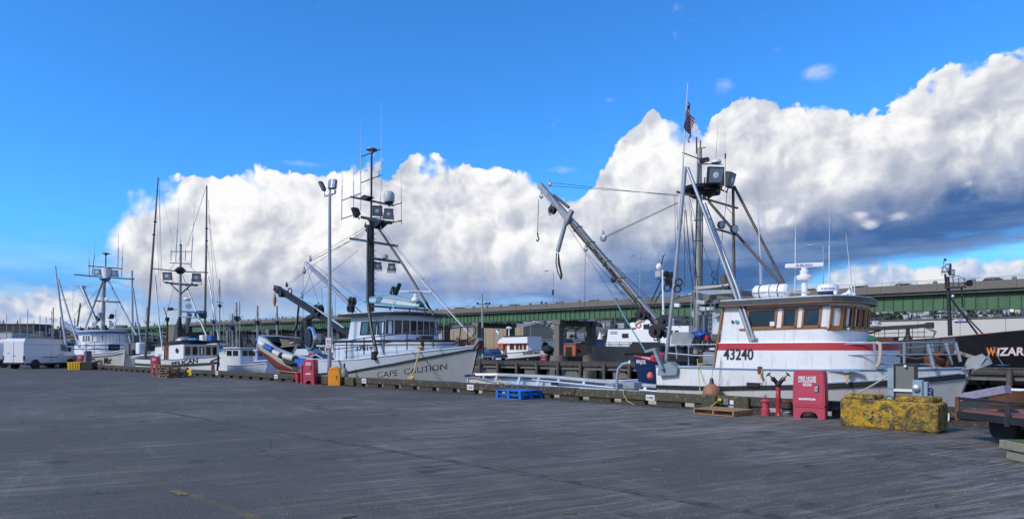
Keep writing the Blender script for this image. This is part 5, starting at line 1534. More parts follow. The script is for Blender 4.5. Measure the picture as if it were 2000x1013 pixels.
# ================================================================== trolling boat with two tall poles
def boat_p():
 yc = 2.6
 sh = [(P(a, b, y=y_).x, P(a, b, y=y_).z) for a, b, y_ in ((300, 701, 1.0), (340, 702, 1.0), (380, 698, 1.2), (405, 693, 1.7), (424, 687, 2.5))]
 xs, xb = P(262, 708, y=1.).x, P(426, 690, y=yc).x
 H = Hull(xs, xb, yc, 1.95, sh, rake=.6, full=2.2, wl=.8, tr=.8, um=.4, wfull=1.5)
 t = thing('trolling_boat', 'white wooden trolling boat with black roof trim and two very tall poles', 'fishing boat', (-42, yc, -2.2), 'fishing boats moored along the quay')
 zs = lambda u: interp(H.sheer, xs + (xb - xs) * u) - .42
 lo = H.band(None, zs, 8); up = H.band(zs, None, 3)
 part('hull', lo, white, t, True); part('bulwark', up, white, t, True); part('transom', H.transom(), white, t)
 part('deck', H.deck(-.5), darkst, t); part('bulwark_lining', H.inner(-.5), white, t)
 H.strip(t, zs, black, .07, h=.08, u1=.995); H.cap(t, black, .025)
 both = MB(); both.v = [v.copy() for v in lo.v + up.v]; both.f = lo.f + [tuple(i + len(lo.v) for i in f) for f in up.f]
 u = P(386, 706.5, y=1.7) - P(335, 713.5, y=1.25)
 part('name_lettering', project(text_mb('PELICAN', u.length, .30, P(335, 714.5, y=1.2), u, (0, 0, 1), .03, 0), both, P(356, 709, y=1.5) - CAM, .03), ink, t)
 part('red_stripe', MB().obox(P(416, 721, y=2.0), (.2, .08, .6), (.5, .8, 0)), redp, t)
 part('stem_post', MB().tube([H.S(1, v, 1) for v in (.3, .6, .85, 1.02)], .07, 6), black, t)
 part('anchor', jag(MB().beam(P(411, 706, y=2.0), P(424, 700, y=2.3), .1, .10), .02), brownst, t)
 # house
 xc = P(357.5, 690, y=1.35).x; xa = P(302, 690, y=1.35).x
 q = [(xa, 1.35), (xc, 1.35), (xc + .15, 1.9), (xc + .2, 2.6), (xc + .15, 3.4), (xc, 3.95), (xa, 3.95)]
 ztop = 2.05
 W = Wall([(x, y, .4) for x, y in q], [(x, y + (yc - y) * .03, ztop) for x, y in q])
 part('house', W.band(0, 1), white, t)
 hz = lambda z: (z - .4) / (ztop - .4)
 qc, qe = W.q_at(359.5, .8, .3, .8), W.q_at(424, .8, .3, .8)
 for i in range(5):
  s_ = (qe - qc) / 5; W.window(t, qc + s_ * i + .006, qc + s_ * (i + 1) - .006, hz(1.30), hz(1.88), varn, glass, .06, .03)
 W.window(t, W.q_at(321, .5, 0, .5), W.q_at(324.5, .5, 0, .5), hz(.7), hz(1.95), varn, glass, .09, .03); W.window(t, W.q_at(325.5, .5, 0, .5), W.q_at(329, .5, 0, .5), hz(.7), hz(1.95), varn, glass, .09, .03)
 o = part('porthole', MB().torus(P(345, 684, y=1.3), .16, .03, (0, 1, 0), 14, 5), black, t); part('pane', MB().lathe([(.15, 0), (.1, .01)], P(345, 684, y=1.31), (0, -1, 0), 14), glass, o)
 part('number', text_mb('17437', P(315, 695, y=1.3).x - P(307, 697, y=1.3).x, .2, (P(307, 697, y=1.3).x, 1.33, 1.15), (1, 0, 0), (0, 0, 1), .01), mat('grey_lettering', (.2, .2, .22), .6), t)
 rp = [(x + (.3 if x > xa + 1 else -.3), yc + (y - yc) * 1.14) for x, y in q]
 rf = MB(); zz = lambda x: 2.08 + .28 * max(0, min(1, (x - xa) / (xc - xa)))
 rf.loft([[Vector((x, y, zz(x) - .12)) for x, y in rp] + [Vector((*rp[0], zz(rp[0][0]) - .12))], [Vector((x, y, zz(x))) for x, y in rp] + [Vector((*rp[0], zz(rp[0][0])))]]); rf.face([Vector((x, y, zz(x))) for x, y in rp]); rf.face([Vector((x, y, zz(x) - .12)) for x, y in rp][::-1])
 part('roof', rf, black, t)
 part('roof_liner', MB().lathe([(.1, 0), (.62, .02), (.6, .22), (.45, .38), (.2, .45)], P(360, 669, y=2.3), (0, 0, 1), 16), alud, t, True)
 part('blue_cover', jag(MB().sphere(P(377, 665, y=2.5), (.55, .4, .2), 12, 7), .03), mat('bright_blue_cover', (.03, .28, .6), .5), t)
 for px, m in ((404, alu), (413, bluep), (396, whitec)): part('roof_box', jag(MB().obox(P(px, 660, y=2.6), (.5, .3, .4), ch=.04), .02), m, t)
 # rig
 polem = mat('brownish_pole', (.17, .15, .14), .55, .2, var=.15, bump=.05)
 PL(t, 'mast', [(351, 665), (353, 478)], [7, 4.2], mastg, yc, 12)
 PL(t, 'trolling_pole', [(282.4, 716), (296, 528), (309, 346)], [5.8, 4.4, 2.2], polem, 1.0, 10)
 PL(t, 'trolling_pole', [(400, 655), (403, 470), (403.7, 362)], [4.4, 3.8, 2.2], polem, 4.2, 10)
 for px, py, y_ in ((303, 433, 1.), (300.5, 458, 1.), (403.7, 446, 4.2), (403.5, 470, 4.2)): part('pole_collar', MB().torus(P(px, py, y=y_), .09, .04, (0, 0, 1), 12, 5), darkst, t)
 PL(t, 'main_yard', [(297, 524), (352, 530), (406, 532)], 2.4, darkst, yc)
 PL(t, 'upper_yard', [(334, 491), (375, 491)], 1.6, darkst, yc); PL(t, 'upper_yard', [(332, 513), (372, 515)], 1.8, darkst, yc)
 PL(t, 'light_bar', [(322.7, 551), (342, 554), (385, 557)], 4, darkst, yc, 8)
 part('mast_collar', MB().lathe([(.2, -.25), (.42, 0), (.2, .25)], P(352, 528, y=yc), (0, 0, 1), 12), darkst, t, True)
 PL(t, 'mast_strut', [(352, 575), (376, 553)], 2.6, darkst, yc); PL(t, 'mast_strut', [(350, 570), (332, 553)], 2.6, darkst, yc)
 flood(t, P(328, 539, y=yc), (.75, -.6, -.1), .66, .64); flood(t, P(384, 542, y=yc), (.9, -.4, -.1), .6, .64)
 part('radar_dome', MB().lathe([(.25, -.12), (.33, 0), (.3, .1), (.1, .16)], P(367, 584, y=yc), (0, 0, 1), 16), whitec, t, True)
 part('fan_array', jag(MB().obox(P(333, 603, y=yc), (.5, .3, .2), ch=.03).beam(P(326, 606, y=yc), P(345, 604, y=yc), .06, .06), .02), darkst, t)
 part('loud_hailer', MB().lathe([(.05, -.2), (.08, 0), (.22, .22)], P(368, 598, y=yc), (1, -.3, 0), 12), whitec, t, True)
 PL(t, 'spreader', [(356, 608), (400, 610)], 3.4, bluep, yc); PL(t, 'spreader', [(352, 618), (392, 621)], 3, alu, yc)
 part('green_canopy', MB().obox(P(392, 614, y=3.2), (.9, .6, .55), ch=.05), greend, t)
 part('crow_nest_pipe', MB().tube(T((360, 650), (367, 628), (370, 612), y=2.8), [.16, .2, .2], 10), alu, t, True)
 part('sail_cover', MB().tube(T((350, 665), (349, 640), (351, 618), y=2.3), [.42, .28, .08], 10), black, t, True)
 PL(t, 'exhaust_pipe', [(326, 678), (327, 625)], 4, rust, 1.9, 8)
 part('exhaust_cap', MB().lathe([(.12, 0), (.16, .25), (.1, .3)], P(327, 627, y=1.9), (0, 0, 1), 10), black, t)
 PL(t, 'davit', [(327, 622), (320, 600), (323, 612)], 1.8, darkst, 1.9)
 PL(t, 'mast_brace', [(356, 538), (380, 600), (407, 663)], 3, alud, 2.7); PL(t, 'pole_brace', [(303, 540), (311, 630), (318, 684)], 2.6, alu, 1.2); PL(t, 'pole_brace', [(407, 540), (420, 620), (431, 685)], 2.6, alu, 4.2)
 for a, b, y_ in (((334, 508), (334, 468), yc), ((343, 510), (350, 387), yc), ((373, 523), (380, 398), yc), ((362, 508), (363, 472), yc), ((353, 479), (353, 458), yc)): whipant(t, a, b, y_, 1.8, .5)
 part('mast_lamp', MB().sphere(P(353, 479, y=yc), .1, 8, 6), darkst, t, True)
 for a, b in (((309, 348), (342, 490)), ((403, 364), (366, 480)), ((311, 350), (313, 560)), ((403, 370), (402, 500)), ((300, 528), (316, 600)), ((306, 410), (310, 540)), ((312, 400), (316, 530)), ((405, 480), (425, 640)), ((407, 420), (430, 590)), ((297, 540), (283, 700)),
    ((340, 560), (318, 640)), ((405, 364), (404, 500)), ((303, 536), (345, 570)), ((353, 500), (330, 528)), ((353, 500), (382, 531)), ((407, 390), (417, 560))):
  wirep(t, a, b, 2.0, .013, wire)
 return t


boat_p()


# ================================================================== blue trimmed boat farthest along the quay
def boat_t():
 yc = 2.9
 sh = [(P(a, b, y=y_).x, P(a, b, y=y_).z) for a, b, y_ in ((137, 692, 1.0), (160, 694, 1.0), (178, 691, 1.05), (200, 688.5, 1.4), (225, 685.5, 2.2), (243, 683, 2.9))]
 xs, xb = P(128, 700, y=1).x, P(245, 684, y=yc).x
 H = Hull(xs, xb, yc, 2.5, sh, rake=1.2, full=2.2, wl=.72, tr=.9, um=.45, wfull=1.3)
 t = thing('fishing_boat', 'cream hulled fishing boat with blue roof trim, white mast tub, beyond the yellow bin', 'fishing boat', (-63, yc, -2.2), 'fishing boats moored along the quay')
 zs = lambda u: interp(H.sheer, xs + (xb - xs) * u) - .28
 lo = H.band(None, zs, 8); up = H.band(zs, None, 3)
 part('hull', lo, cream, t, True); part('bulwark', up, whitec, t, True); part('transom', H.transom(), white, t); part('deck', H.deck(-.6), alud, t)
 H.strip(t, zs, darkst, .04, h=.03, u1=.995); H.cap(t, whitec, .04)
 u = P(219, 702, y=2.0) - P(180, 706, y=1.25)
 part('name_lettering', project(text_mb('Terra Mar', u.length, .62, P(179, 713, y=1.2), u, (0, 0, 1), .012, 0, .15), lo, P(200, 705, y=1.5) - CAM, .04), ink, t)
 part('stem_plate', MB().tube([H.S(1, v, 1) for v in (.3, .6, .85, 1.0)], .05, 6), alu, t)
 # house
 def plan(y0, x0, xc_, bow):
  y1 = 2 * yc - y0; q = [(x0, y0), (xc_, y0)]
  for k in range(1, 10): a = k / 10; q.append((xc_ + bow * (1 - (2 * a - 1) ** 2) ** .8, y0 + (y1 - y0) * a))
  return q + [(xc_, y1), (x0, y1)]
 xc = P(176, 660, y=1.35).x
 ql = plan(1.25, xc - 5, xc + .3, 1.3)
 part('lower_house', Wall([(x, y, .6) for x, y in ql], [(x, y, 2.15) for x, y in ql]).band(0, 1), whitec, t, True)
 part('house_deck', MB().face([Vector((x, y, 2.14)) for x, y in ql]), whitec, t)
 for z in (2.12, 1.75): part('blue_band', Wall([(x, y, z - .06) for x, y in ql], [(x, y, z + .02) for x, y in ql]).band(0, 1, .02), bluep, t)
 qu = plan(1.35, xc - 4, xc, .9)
 W = Wall([(x, y, 2.15) for x, y in qu], [(x + .12, y, 3.22) for x, y in qu])
 part('wheelhouse', W.band(0, 1), whitec, t, True)
 hz = lambda z: (z - 2.15) / 1.07
 qc = W.q_at(178, .6, .2, .7)
 qe = None
 for i in range(1200):
  if W.pt(qc + i * .0005, .5).y > 2 * yc - 1.42: qe = qc + i * .0005; break
 for i in range(6):
  s_ = (qe - qc) / 6; W.window(t, qc + s_ * i + .007, qc + s_ * (i + 1) - .007, hz(2.42), hz(3.10), whitec, glass, .07, .03)
 for a, b in ((162, 166), (167.5, 171), (172, 176)): W.window(t, W.q_at(a, .6, 0, .4), W.q_at(b, .6, 0, .4), hz(2.42), hz(3.05), whitec, glass, .06, .03)
 rp = plan(1.1, xc - 4.3, xc + .25, 1.1)
 plan_roof(rp, 3.24, 3.42, 'roof', bluep, t); plan_roof([(x, yc + (y - yc) * .9) for x, y in rp], 3.424, 3.5, 'roof_top', whitec, t)
 part('name_board', MB().obox(P(223, 678, y=2.5), (.08, .95, .58), (1, 0, 0)), ink, t)
 part('board_marks', text_mb('V.4.5N', .72, .22, P(223, 678, y=2.5) + Vector((.045, -.36, -.1)), (0, 1, 0), (0, 0, 1), .02, .01), mat('grey_lettering', (.2, .2, .22), .6), t)
 # rig
 PL(t, 'mast', [(200.6, 648), (203.7, 542)], [8, 6], mastg, yc, 12)
 part('mast_tub', MB().lathe([(.25, -.62), (.34, -.6), (.44, .35), (.47, .38), (.44, .4)], P(209, 531, y=yc), (0, 0, 1), 18), whitec, t, True)
 PL(t, 'topmast', [(206.5, 520), (206.8, 496)], 2.2, darkst, yc)
 part('gps_disc', MB().lathe([(.08, -.15), (.12, -.05), (.36, .0), (.34, .06)], P(207, 495.5, y=yc), (0, 0, 1), 16), darkst, t, True)
 for a, b, w in (((173, 519), (238.5, 524.6), 2.4), ((146, 536), (204, 541), 2.8), ((204, 541), (261.5, 545), 2.8), ((185, 587), (234, 590), 3)): PL(t, 'crosstree', [a, b], w, darkst, yc)
 part('tub_bracket', MB().lathe([(.1, -.3), (.5, 0), (.5, .05)], P(205, 545, y=yc), (0, 0, 1), 12), bluep, t, True)
 flood(t, P(191, 531.5, y=yc), (.8, -.6, 0), .6, .58); flood(t, P(223.5, 534, y=yc), (.95, -.2, 0), .58, .56)
 for a, b in (((174, 541), (173.5, 488)), ((180, 536), (187, 472)), ((230, 524), (231.5, 457)), ((237, 540), (240.5, 475)), ((151, 536), (152, 536.5))): whipant(t, a, b, yc, 2.0, .6)
 for a, b, w, y_ in (((201, 549), (164, 649), 3.4, 1.6), ((211, 547), (267, 655), 3.2, 3.6), ((108.3, 519), (110.5, 543), 2.6, 1.2), ((110.5, 542), (131, 690), 4, 1.1), ((113.7, 546), (154, 678), 3.6, 1.1), ((157, 592), (151, 637), 3.4, 3), ((258, 528), (259.5, 668), 3.8, 4.6), ((260, 563), (275.5, 671), 3, 4.6),
      ((252, 655), (257, 680), 3, 3.6)):
  PL(t, 'rig_pole', [a, b], w, galv, y_, 8)
 for py in (565, 585): PL(t, 'pole_rung', [(113 + (py - 545) * .16, py), (118 + (py - 545) * .3, py)], 1.6, galv, 1.1)
 part('cargo_boom', MB().beam(P(159, 559, y=2.4), P(189, 630, y=2.4), .26, .3, ch=.04), alu, t)
 part('boom_head', MB().prism([P(143, 557, y=2.4), P(160, 557, y=2.4), P(162, 563, y=2.4), P(152, 562, y=2.4)], (0, .3, 0)), alu, t)
 part('stern_crane', jag(MB().beam(P(125, 632, y=3), P(160, 652, y=3), .5, .5, ch=.05), .03), alu, t)
 radar(t, P(208, 590, y=yc), .8, (1, .2, 0), h=.3, r=.22, column=.05)
 part('radar_bar', MB().beam(P(208, 624, y=2.6), P(228, 625, y=2.6), .12, .14), whitec, t)
 part('exhaust_stack', MB().tube([P(215, 625, y=3), P(219, 616, y=3)], [.2, .22], 10), black, t, True)
 for i, (px, py) in enumerate(((182, 634), (190, 622), (196, 616), (215, 634), (206, 640))): part('roof_gear', jag(MB().obox(P(px, py, y=2.6), (.5, .4, .5), ch=.05), .05, i), (whitec, darkst, alud)[i % 3], t)
 railp = [[(155, 676, 1.05), (185, 667, 1.05), (215, 664, 1.7)], [(160, 683, 1.05), (188, 679, 1.05), (212, 677, 1.7)]]
 for ln in railp: PL(t, 'rail', ln, 1.4, alud, 1.1)
 for px, b in ((168, 692), (184, 690), (206, 686)): PL(t, 'rail_post', [(px, b), (px, 667)], 1.4, alud, 1.2)
 for a, b in (((112, 556), (143, 566)), ((143, 566), (196, 548)), ((160, 562), (196, 555)), ((143, 566), (142, 610)), ((118, 560), (136, 620)), ((160, 575), (185, 640)), ((200, 560), (160, 600)), ((165, 560), (178, 600)), ((215, 550), (252, 562)), ((120, 640), (196, 560)), ((136, 632), (170, 580)), ((190, 600), (206, 560)), ((230, 600), (220, 560)), ((254, 560), (218, 548))):
  wirep(t, a, b, 2.4, .013, wire)


boat_t()


def rafted_boat():
 """aluminium hull lying between the blue trimmed boat and the trolling boat"""
 sh = [(P(a, b, y=1.2).x, P(a, b, y=1.2).z) for a, b in ((256, 697), (280, 692), (303, 687))]
 yc = 3.0; xs, xb = P(254, 700, y=1.2).x, P(322, 684, y=yc).x
 H = Hull(xs, xb, yc, 1.9, sh, rake=.7, full=2.4, wl=.8, tr=.9)
 t = thing('aluminium_boat', 'low grey aluminium boat with white sheer, mostly behind the leaning pole', 'boat', ((xs + xb) / 2, yc, -2.2))
 zs = lambda u: interp(H.sheer, xs + (xb - xs) * u) - .12
 part('hull', H.band(None, zs, 6), alud, t, True); part('sheer_band', H.band(zs, None, 2), whitec, t, True); part('transom', H.transom(), alud, t); part('deck', H.deck(-.3), alud, t); H.cap(t, whitec, .05)
 part('console', MB().obox(P(280, 680, y=2.6), (.8, 1, 1.0), ch=.08), whitec, t)
 for px, m in ((253, pedgrey), (265, pedgrey)): part('deck_locker', MB().obox(P(px, 681, y=3.2), (1.15, .5, 1.1), ch=.04), m, t)
 part('outboard', MB().obox(P(262, 690, y=2.6), (.5, .4, .7), ch=.08), darkst, t)
 part('deck_gear', jag(MB().obox(P(292, 676, y=3.0), (1.2, .8, .7), ch=.05), .08), darkst, t)


rafted_boat()


# ================================================================== things on the quay
def concrete_block():
 a, b = P(1640, 831, z=0), P(1831, 847, z=0)
 ux = (b - a).normalized(); L = (b - a).length; uy = Vector((-ux.y, ux.x, 0)); W_ = .62; H_ = .60
 t = thing('concrete_block', 'large chipped yellow concrete barrier block with two raised lugs on the quay', 'concrete block', (a + b) / 2 + uy * W_ / 2)
 mb = MB()
 nx, nz, ny = 24, 9, 8
 rr = random.Random(5)
 def shape(u, v, w):           # unit box to worn block
  p = Vector((u * L, v * W_, w * H_))
  return a + ux * p.x + uy * p.y + Vector((0, 0, p.z))
 ch = .035
 mb.obox(a + ux * L / 2 + uy * W_ / 2 + Vector((0, 0, H_ * .5)), (L, W_, H_), ux, uy, ch=ch)
 o = part('body', mb, concy, t)
 for c, l in ((.20 * L, .62), (.76 * L, .70)):
  m = MB().obox(a + ux * c + uy * W_ * .52 + Vector((0, 0, H_ + .045)), (l, W_ * .93, .11), ux, uy, ch=.03)
  part('raised_lug', m, concy, t)
 part('lifting_loop', MB().tube([a + ux * (L * .47) + uy * W_ * .5 + Vector((dx, 0, H_ + z)) for dx, z in ((-.09, -.02), (-.06, .06), (0, .09), (.06, .06), (.09, -.02))], .014, 6), rust, t, True)
 for ob in list(t.children):
  if ob.name.startswith(('body', 'raised')):
   md = ob.modifiers.new('s', 'SUBSURF'); md.subdivision_type = 'SIMPLE'; md.levels = md.render_levels = 5 if ob.name.startswith('body') else 4
   tx = bpy.data.textures.new('chips', 'CLOUDS'); tx.noise_scale = .16; tx.noise_depth = 3
   d = ob.modifiers.new('d', 'DISPLACE'); d.texture = tx; d.strength = .045; d.mid_level = .55; d.texture_coords = 'LOCAL'
 g = mat('faded_grey_marking', (.26, .23, .09), .9, wear=.52, wearc=(.38, .24, .04), wscale=26)
 p = a + ux * (L * .27) - uy * .012 + Vector((0, 0, .2))
 part('painted_mark', text_mb('3', .17, .22, p, ux, (0, 0, 1), .03, .008), g, t)
 part('painted_mark', text_mb('4', .17, .22, p + ux * .42, ux, (0, 0, 1), .03, .008), g, t)


concrete_block()


def fire_cabinet(c, face, w, h, label, text=True, scale=1., d=.30):
 """moulded plastic hose cabinet on arched feet; c is the middle of its foot"""
 c = Vector(c); f = Vector(face).normalized(); ux = Vector((0, 0, 1)).cross(f).normalized(); up = Vector((0, 0, 1))
 t = thing('fire_hose_cabinet', label, 'fire hose cabinet', c, 'red fire hose cabinets along the quay')
 def at(x, y, z): return c + ux * x * w + f * y + up * z * h
 z0 = .24
 prof = [(-.47, z0), (-.5, .30), (-.49, .60), (-.465, .94), (-.43, .985), (-.2, 1.), (.2, 1.), (.43, .985), (.465, .94), (.49, .60), (.5, .30), (.47, z0)]
 mb = MB()
 rows = []
 for y, s in ((-d / 2, .93), (-d / 2 + .03, .99), (d / 2 - .05, 1.), (d / 2, .95)):
  rows.append([at(x * s, y, .62 + (z - .62) * (s if z > .3 else 1)) for x, z in prof])
 mb.loft(rows, close=True); mb.face(rows[0]); mb.face(rows[-1][::-1])
 part('body', mb, firered, t, True)
 # arched foot
 ft = [(-.47, z0), (-.46, .10), (-.44, 0), (-.27, 0), (-.25, .07), (-.17, .13), (0, .155), (.17, .13), (.25, .07), (.27, 0), (.44, 0), (.46, .10), (.47, z0)]
 for yy in (-d / 2 + .02, d / 2 - .10):
  m = MB()
  # build the arch as quads so the opening stays open
  top = [(-.47, z0), (-.46, z0), (-.44, z0), (-.27, z0), (-.25, z0), (-.17, z0), (0, z0), (.17, z0), (.25, z0), (.27, z0), (.44, z0), (.46, z0), (.47, z0)]
  for dy in (0, .08): m.loft([[at(x, yy + dy, z) for x, z in ft], [at(x, yy + dy, z) for x, z in top]])
  m.loft([[at(x, yy, z) for x, z in ft], [at(x, yy + .08, z) for x, z in ft]])
  part('arched_foot', m, firered, t)
 for sx in (-.455, .455): part('side_skirt', MB().obox(at(sx, 0, .12), (.03, d - .06, .24 * h), ux, f), firered, t)
 # door panel: recessed border lines stand as raised frames
 def frame(x0, x1, za, zb, y, tk, name):
  m = MB()
  for p, q in (((x0, za), (x1, za)), ((x1, za), (x1, zb)), ((x1, zb), (x0, zb)), ((x0, zb), (x0, za))): m.beam(at(p[0], y, p[1]), at(q[0], y, q[1]), tk, .014, up=f)
  part(name, m, firered, t)
 frame(-.42, .40, .30, .95, d / 2 + .004, .03, 'door_edge'); frame(-.34, .32, .34, .90, d / 2 + .002, .014, 'panel_edge')
 part('door', MB().obox(at(-.01, d / 2 - .002, .62), (.8 * w, .02, .63 * h), ux, f, ch=.006), firered, t)
 if text:
  o = part('sign_panel', MB().obox(at(-.04, d / 2 + .014, .762), (.52 * w, .006, .03 * h), ux, f), signw, t)
  part('lettering', text_mb('FIRE HOSE', .52 * w, .088 * h, at(-.30, d / 2 + .014, .785), ux, up, .03, .003), signw, o)
  part('small_lettering', text_mb('EMERGENCY USE ONLY', .46 * w, .018 * h, at(-.27, d / 2 + .019, .752), ux, up, .0, .001), firered, o)
  o = part('sign_panel', MB().obox(at(-.04, d / 2 + .014, .70), (.25 * w, .006, .055 * h), ux, f), signw, t)
  part('lettering', text_mb('FIRE', .2 * w, .03 * h, at(-.14, d / 2 + .019, .685), ux, up, .02, .001), firered, o)
  m = MB().prism([at(-.30, d / 2 + .012, .405), at(-.26, d / 2 + .012, .43), at(-.26, d / 2 + .012, .422), at(.2, d / 2 + .012, .422), at(.2, d / 2 + .012, .385), at(-.26, d / 2 + .012, .385), at(-.26, d / 2 + .012, .378)], f * .004)
  o = part('arrow_sign', m, signw, t)
  part('lettering', text_mb('BREAK GLASS FOR KEY', .40 * w, .018 * h, at(-.23, d / 2 + .017, .395), ux, up, .0, .001), firered, o)
  part('latch_recess', MB().obox(at(.235, d / 2 + .008, .62), (.12 * w, .012, .15 * h), ux, f), ink, t)
  part('latch', jag(MB().obox(at(.225, d / 2 + .022, .615), (.09 * w, .02, .115 * h), ux, f, ch=.006), .004), chrome, t)
 else:
  o = part('sign_panel', MB().obox(at(-.02, d / 2 + .014, .82), (.42 * w, .006, .11 * h), ux, f), signw, t)
  part('lettering', text_mb('FIRE', .36 * w, .06 * h, at(-.2, d / 2 + .019, .79), ux, up, .02, .001), firered, o)
  part('arrow_sign', MB().obox(at(-.02, d / 2 + .014, .42), (.42 * w, .006, .05 * h), ux, f), signw, t)
  part('latch', MB().obox(at(.22, d / 2 + .012, .66), (.1 * w, .02, .13 * h), ux, f), ink, t)
 return t


def tocam(p, turn=0):
 v = Vector((CAM.x - p.x, CAM.y - p.y, 0)).normalized(); a = R(turn)
 return Vector((v.x * math.cos(a) - v.y * math.sin(a), v.x * math.sin(a) + v.y * math.cos(a), 0))


p = P(1579, 817, z=0); c1 = Vector((p.x, p.y, 0)); fire_cabinet(c1 + Vector((0, .12, 0)), tocam(c1, -14), .77, 1.17, 'red fire hose cabinet with FIRE HOSE sign beside the yellow concrete block')
c1 = P(607, 748, y=-.42); c1.z = 0; fire_cabinet(c1, tocam(c1, -30), .62, 1.20, 'red fire hose cabinet left of the orange cabinet and lamp post', text=False, d=.42)
p = P(319, 729, z=0); c1 = Vector((p.x, -.5, 0)); fire_cabinet(Vector((c1.x, -.45, 0)), tocam(c1, -30), .55, 1.22, 'red fire hose cabinet standing behind the stacked wooden pallets', text=False, d=.42)
c1 = Vector((P(158, 720, y=-.3).x, -.3, .0)); fire_cabinet(c1, tocam(c1, -30), .55, 1.22, 'distant red fire hose cabinet behind the yellow bin', text=False, d=.42)


def standpipe():
 b = P(1520, 811, z=0); b.z = 0
 t = thing('fire_standpipe', 'chipped red standpipe with black forked valves beside the fire hose cabinet', 'hydrant', b)
 part('pipe', MB().lathe([(.075, 0), (.075, .05), (.06, .06), (.06, .40), (.066, .41), (.066, .46), (.058, .47), (.058, .72)], b, (0, 0, 1), 16), firerd2, t, True)
 top = b + Vector((0, 0, .72)); ux = RT
 part('fork', MB().lathe([(.06, 0), (.075, .03), (.075, .1), (.05, .14)], top, (0, 0, 1), 12).tube([top + Vector((0, 0, .06)), top - ux * .12 + Vector((0, 0, .20))], [.055, .05], 10).tube([top + Vector((0, 0, .06)), top + ux * .11 + Vector((0, 0, .19))], [.055, .05], 10), black, t, True, kind='stuff')
 for s, m in ((-1, black), (1, varn)):
  c = top + ux * s * .125 + Vector((0, 0, .20))
  o = part('valve', MB().sphere(c, .062, 12, 8), m, t, True)
  d = (ux * s + Vector((0, 0, .95))).normalized(); e = c + d * .17
  part('stem', MB().tube([c, e], .014, 6), black, o)
  part('handle', MB().tube([e - ux.cross(d) * .0 + Vector((-s * .055, 0, .05)), e + Vector((s * .055, 0, -.05))], .013, 6).torus(e, .05, .010, d, 14, 5), black, o, True, kind='stuff')
 part('connecting_pipe', MB().tube([b + Vector((0, 0, .36)), b + Vector((0, 0, .36)) + RT * .42], .022, 8), firerd2, t, True)


standpipe()
b = P(1495, 811, z=0)
t = thing('valve_pot', 'short red flanged valve pot with a lifting ring left of the standpipe', 'valve', b)
part('body', MB().lathe([(.11, 0), (.11, .16), (.085, .19), (.085, .34), (.125, .35), (.125, .375), (.08, .39), (.07, .41), (.0, .415)], b, (0, 0, 1), 18), firered, t, True)
part('cross_bar', MB().beam(b + Vector((0, 0, .43)) - RT * .17, b + Vector((0, 0, .43)) + RT * .17, .02, .012), redp, t)
part('ring', MB().torus(b + Vector((0, 0, .50)), .028, .008, FW, 12, 5).tube([b + Vector((0, 0, .41)), b + Vector((0, 0, .475))], .01, 6), darkst, t, True, kind='stuff')
b = P(1535.5, 812, z=0)
solo('steel_pan', 'round steel pan on the asphalt between standpipe and cabinet', 'pan', MB().lathe([(.105, 0), (.115, .02), (.12, .10), (.125, .105), (.108, .10), (.1, .02), (0, .018)], b, (0, 0, 1), 20), chrome, smooth=True)
b = P(586, 747, z=0)
for k, (px, h, lab) in enumerate(((582, .55, 'short red hydrant left of the distant standpipe'), (590, .95, 'tall thin red standpipe beside the second fire hose cabinet'))):
 b = P(px, 747, y=-.3); b.z = 0; t = thing('hydrant', lab, 'hydrant', b)
 part('pipe', MB().lathe([(.12 - .04 * k, 0), (.12 - .04 * k, h * .8), (.15 - .04 * k, h * .82), (.15 - .04 * k, h * .9), (.06, h)], b, (0, 0, 1), 14), firerd2, t, True)
 part('outlet', MB().tube([b + Vector((0, 0, h * .55)), b + Vector((0, 0, h * .55)) - RT * .2], .05, 8), redp, t)


def pallet(parent, c, ax, m, L=1.2, W_=1.0, z0=0., boards=7, block_=True):
 """one pallet: deck boards, bearers, bottom boards"""
 c = Vector((c[0], c[1], z0)); ax = Vector(ax).normalized(); ay = Vector((-ax.y, ax.x, 0)); rr = random.Random(int(c.x * 100) + int(z0 * 100))
 for i in range(boards):
  y = -W_ / 2 + .05 + (W_ - .1) * i / (boards - 1)
  part('deck_board', MB().obox(c + ay * (y + rr.uniform(-.006, .006)) + Vector((0, 0, .132)), (L, .088, .018), ax, ay), m, parent)
 for i in (-1, 0, 1):
  if block_:
   for j in (-1, 0, 1): part('pallet_block', MB().obox(c + ax * (i * (L / 2 - .06)) + ay * (j * (W_ / 2 - .06)) + Vector((0, 0, .068)), (.115, .115, .09), ax, ay), m, parent)
   part('bearer', MB().obox(c + ax * (i * (L / 2 - .06)) + Vector((0, 0, .1175)), (.10, W_, .011), ax, ay), m, parent)
  else:
   part('bearer', MB().obox(c + ax * (i * (L / 2 - .03)) + Vector((0, 0, .07)), (.04, W_, .098), ax, ay), m, parent)
 for i in (-1, 0, 1): part('bottom_board', MB().obox(c + ay * (i * (W_ / 2 - .055)) + Vector((0, 0, .011)), (L, .1, .018), ax, ay), m, parent)


def pallet_thing(px, py, ax, m, label, z0=0., **k):
 c = P(px, py, z=0) if z0 == 0 or True else None
 t = thing('pallet', label, 'pallet', (c.x, c.y, z0), k.pop('group', None))
 pallet(t, c, ax, m, z0=z0, **k)
 return t


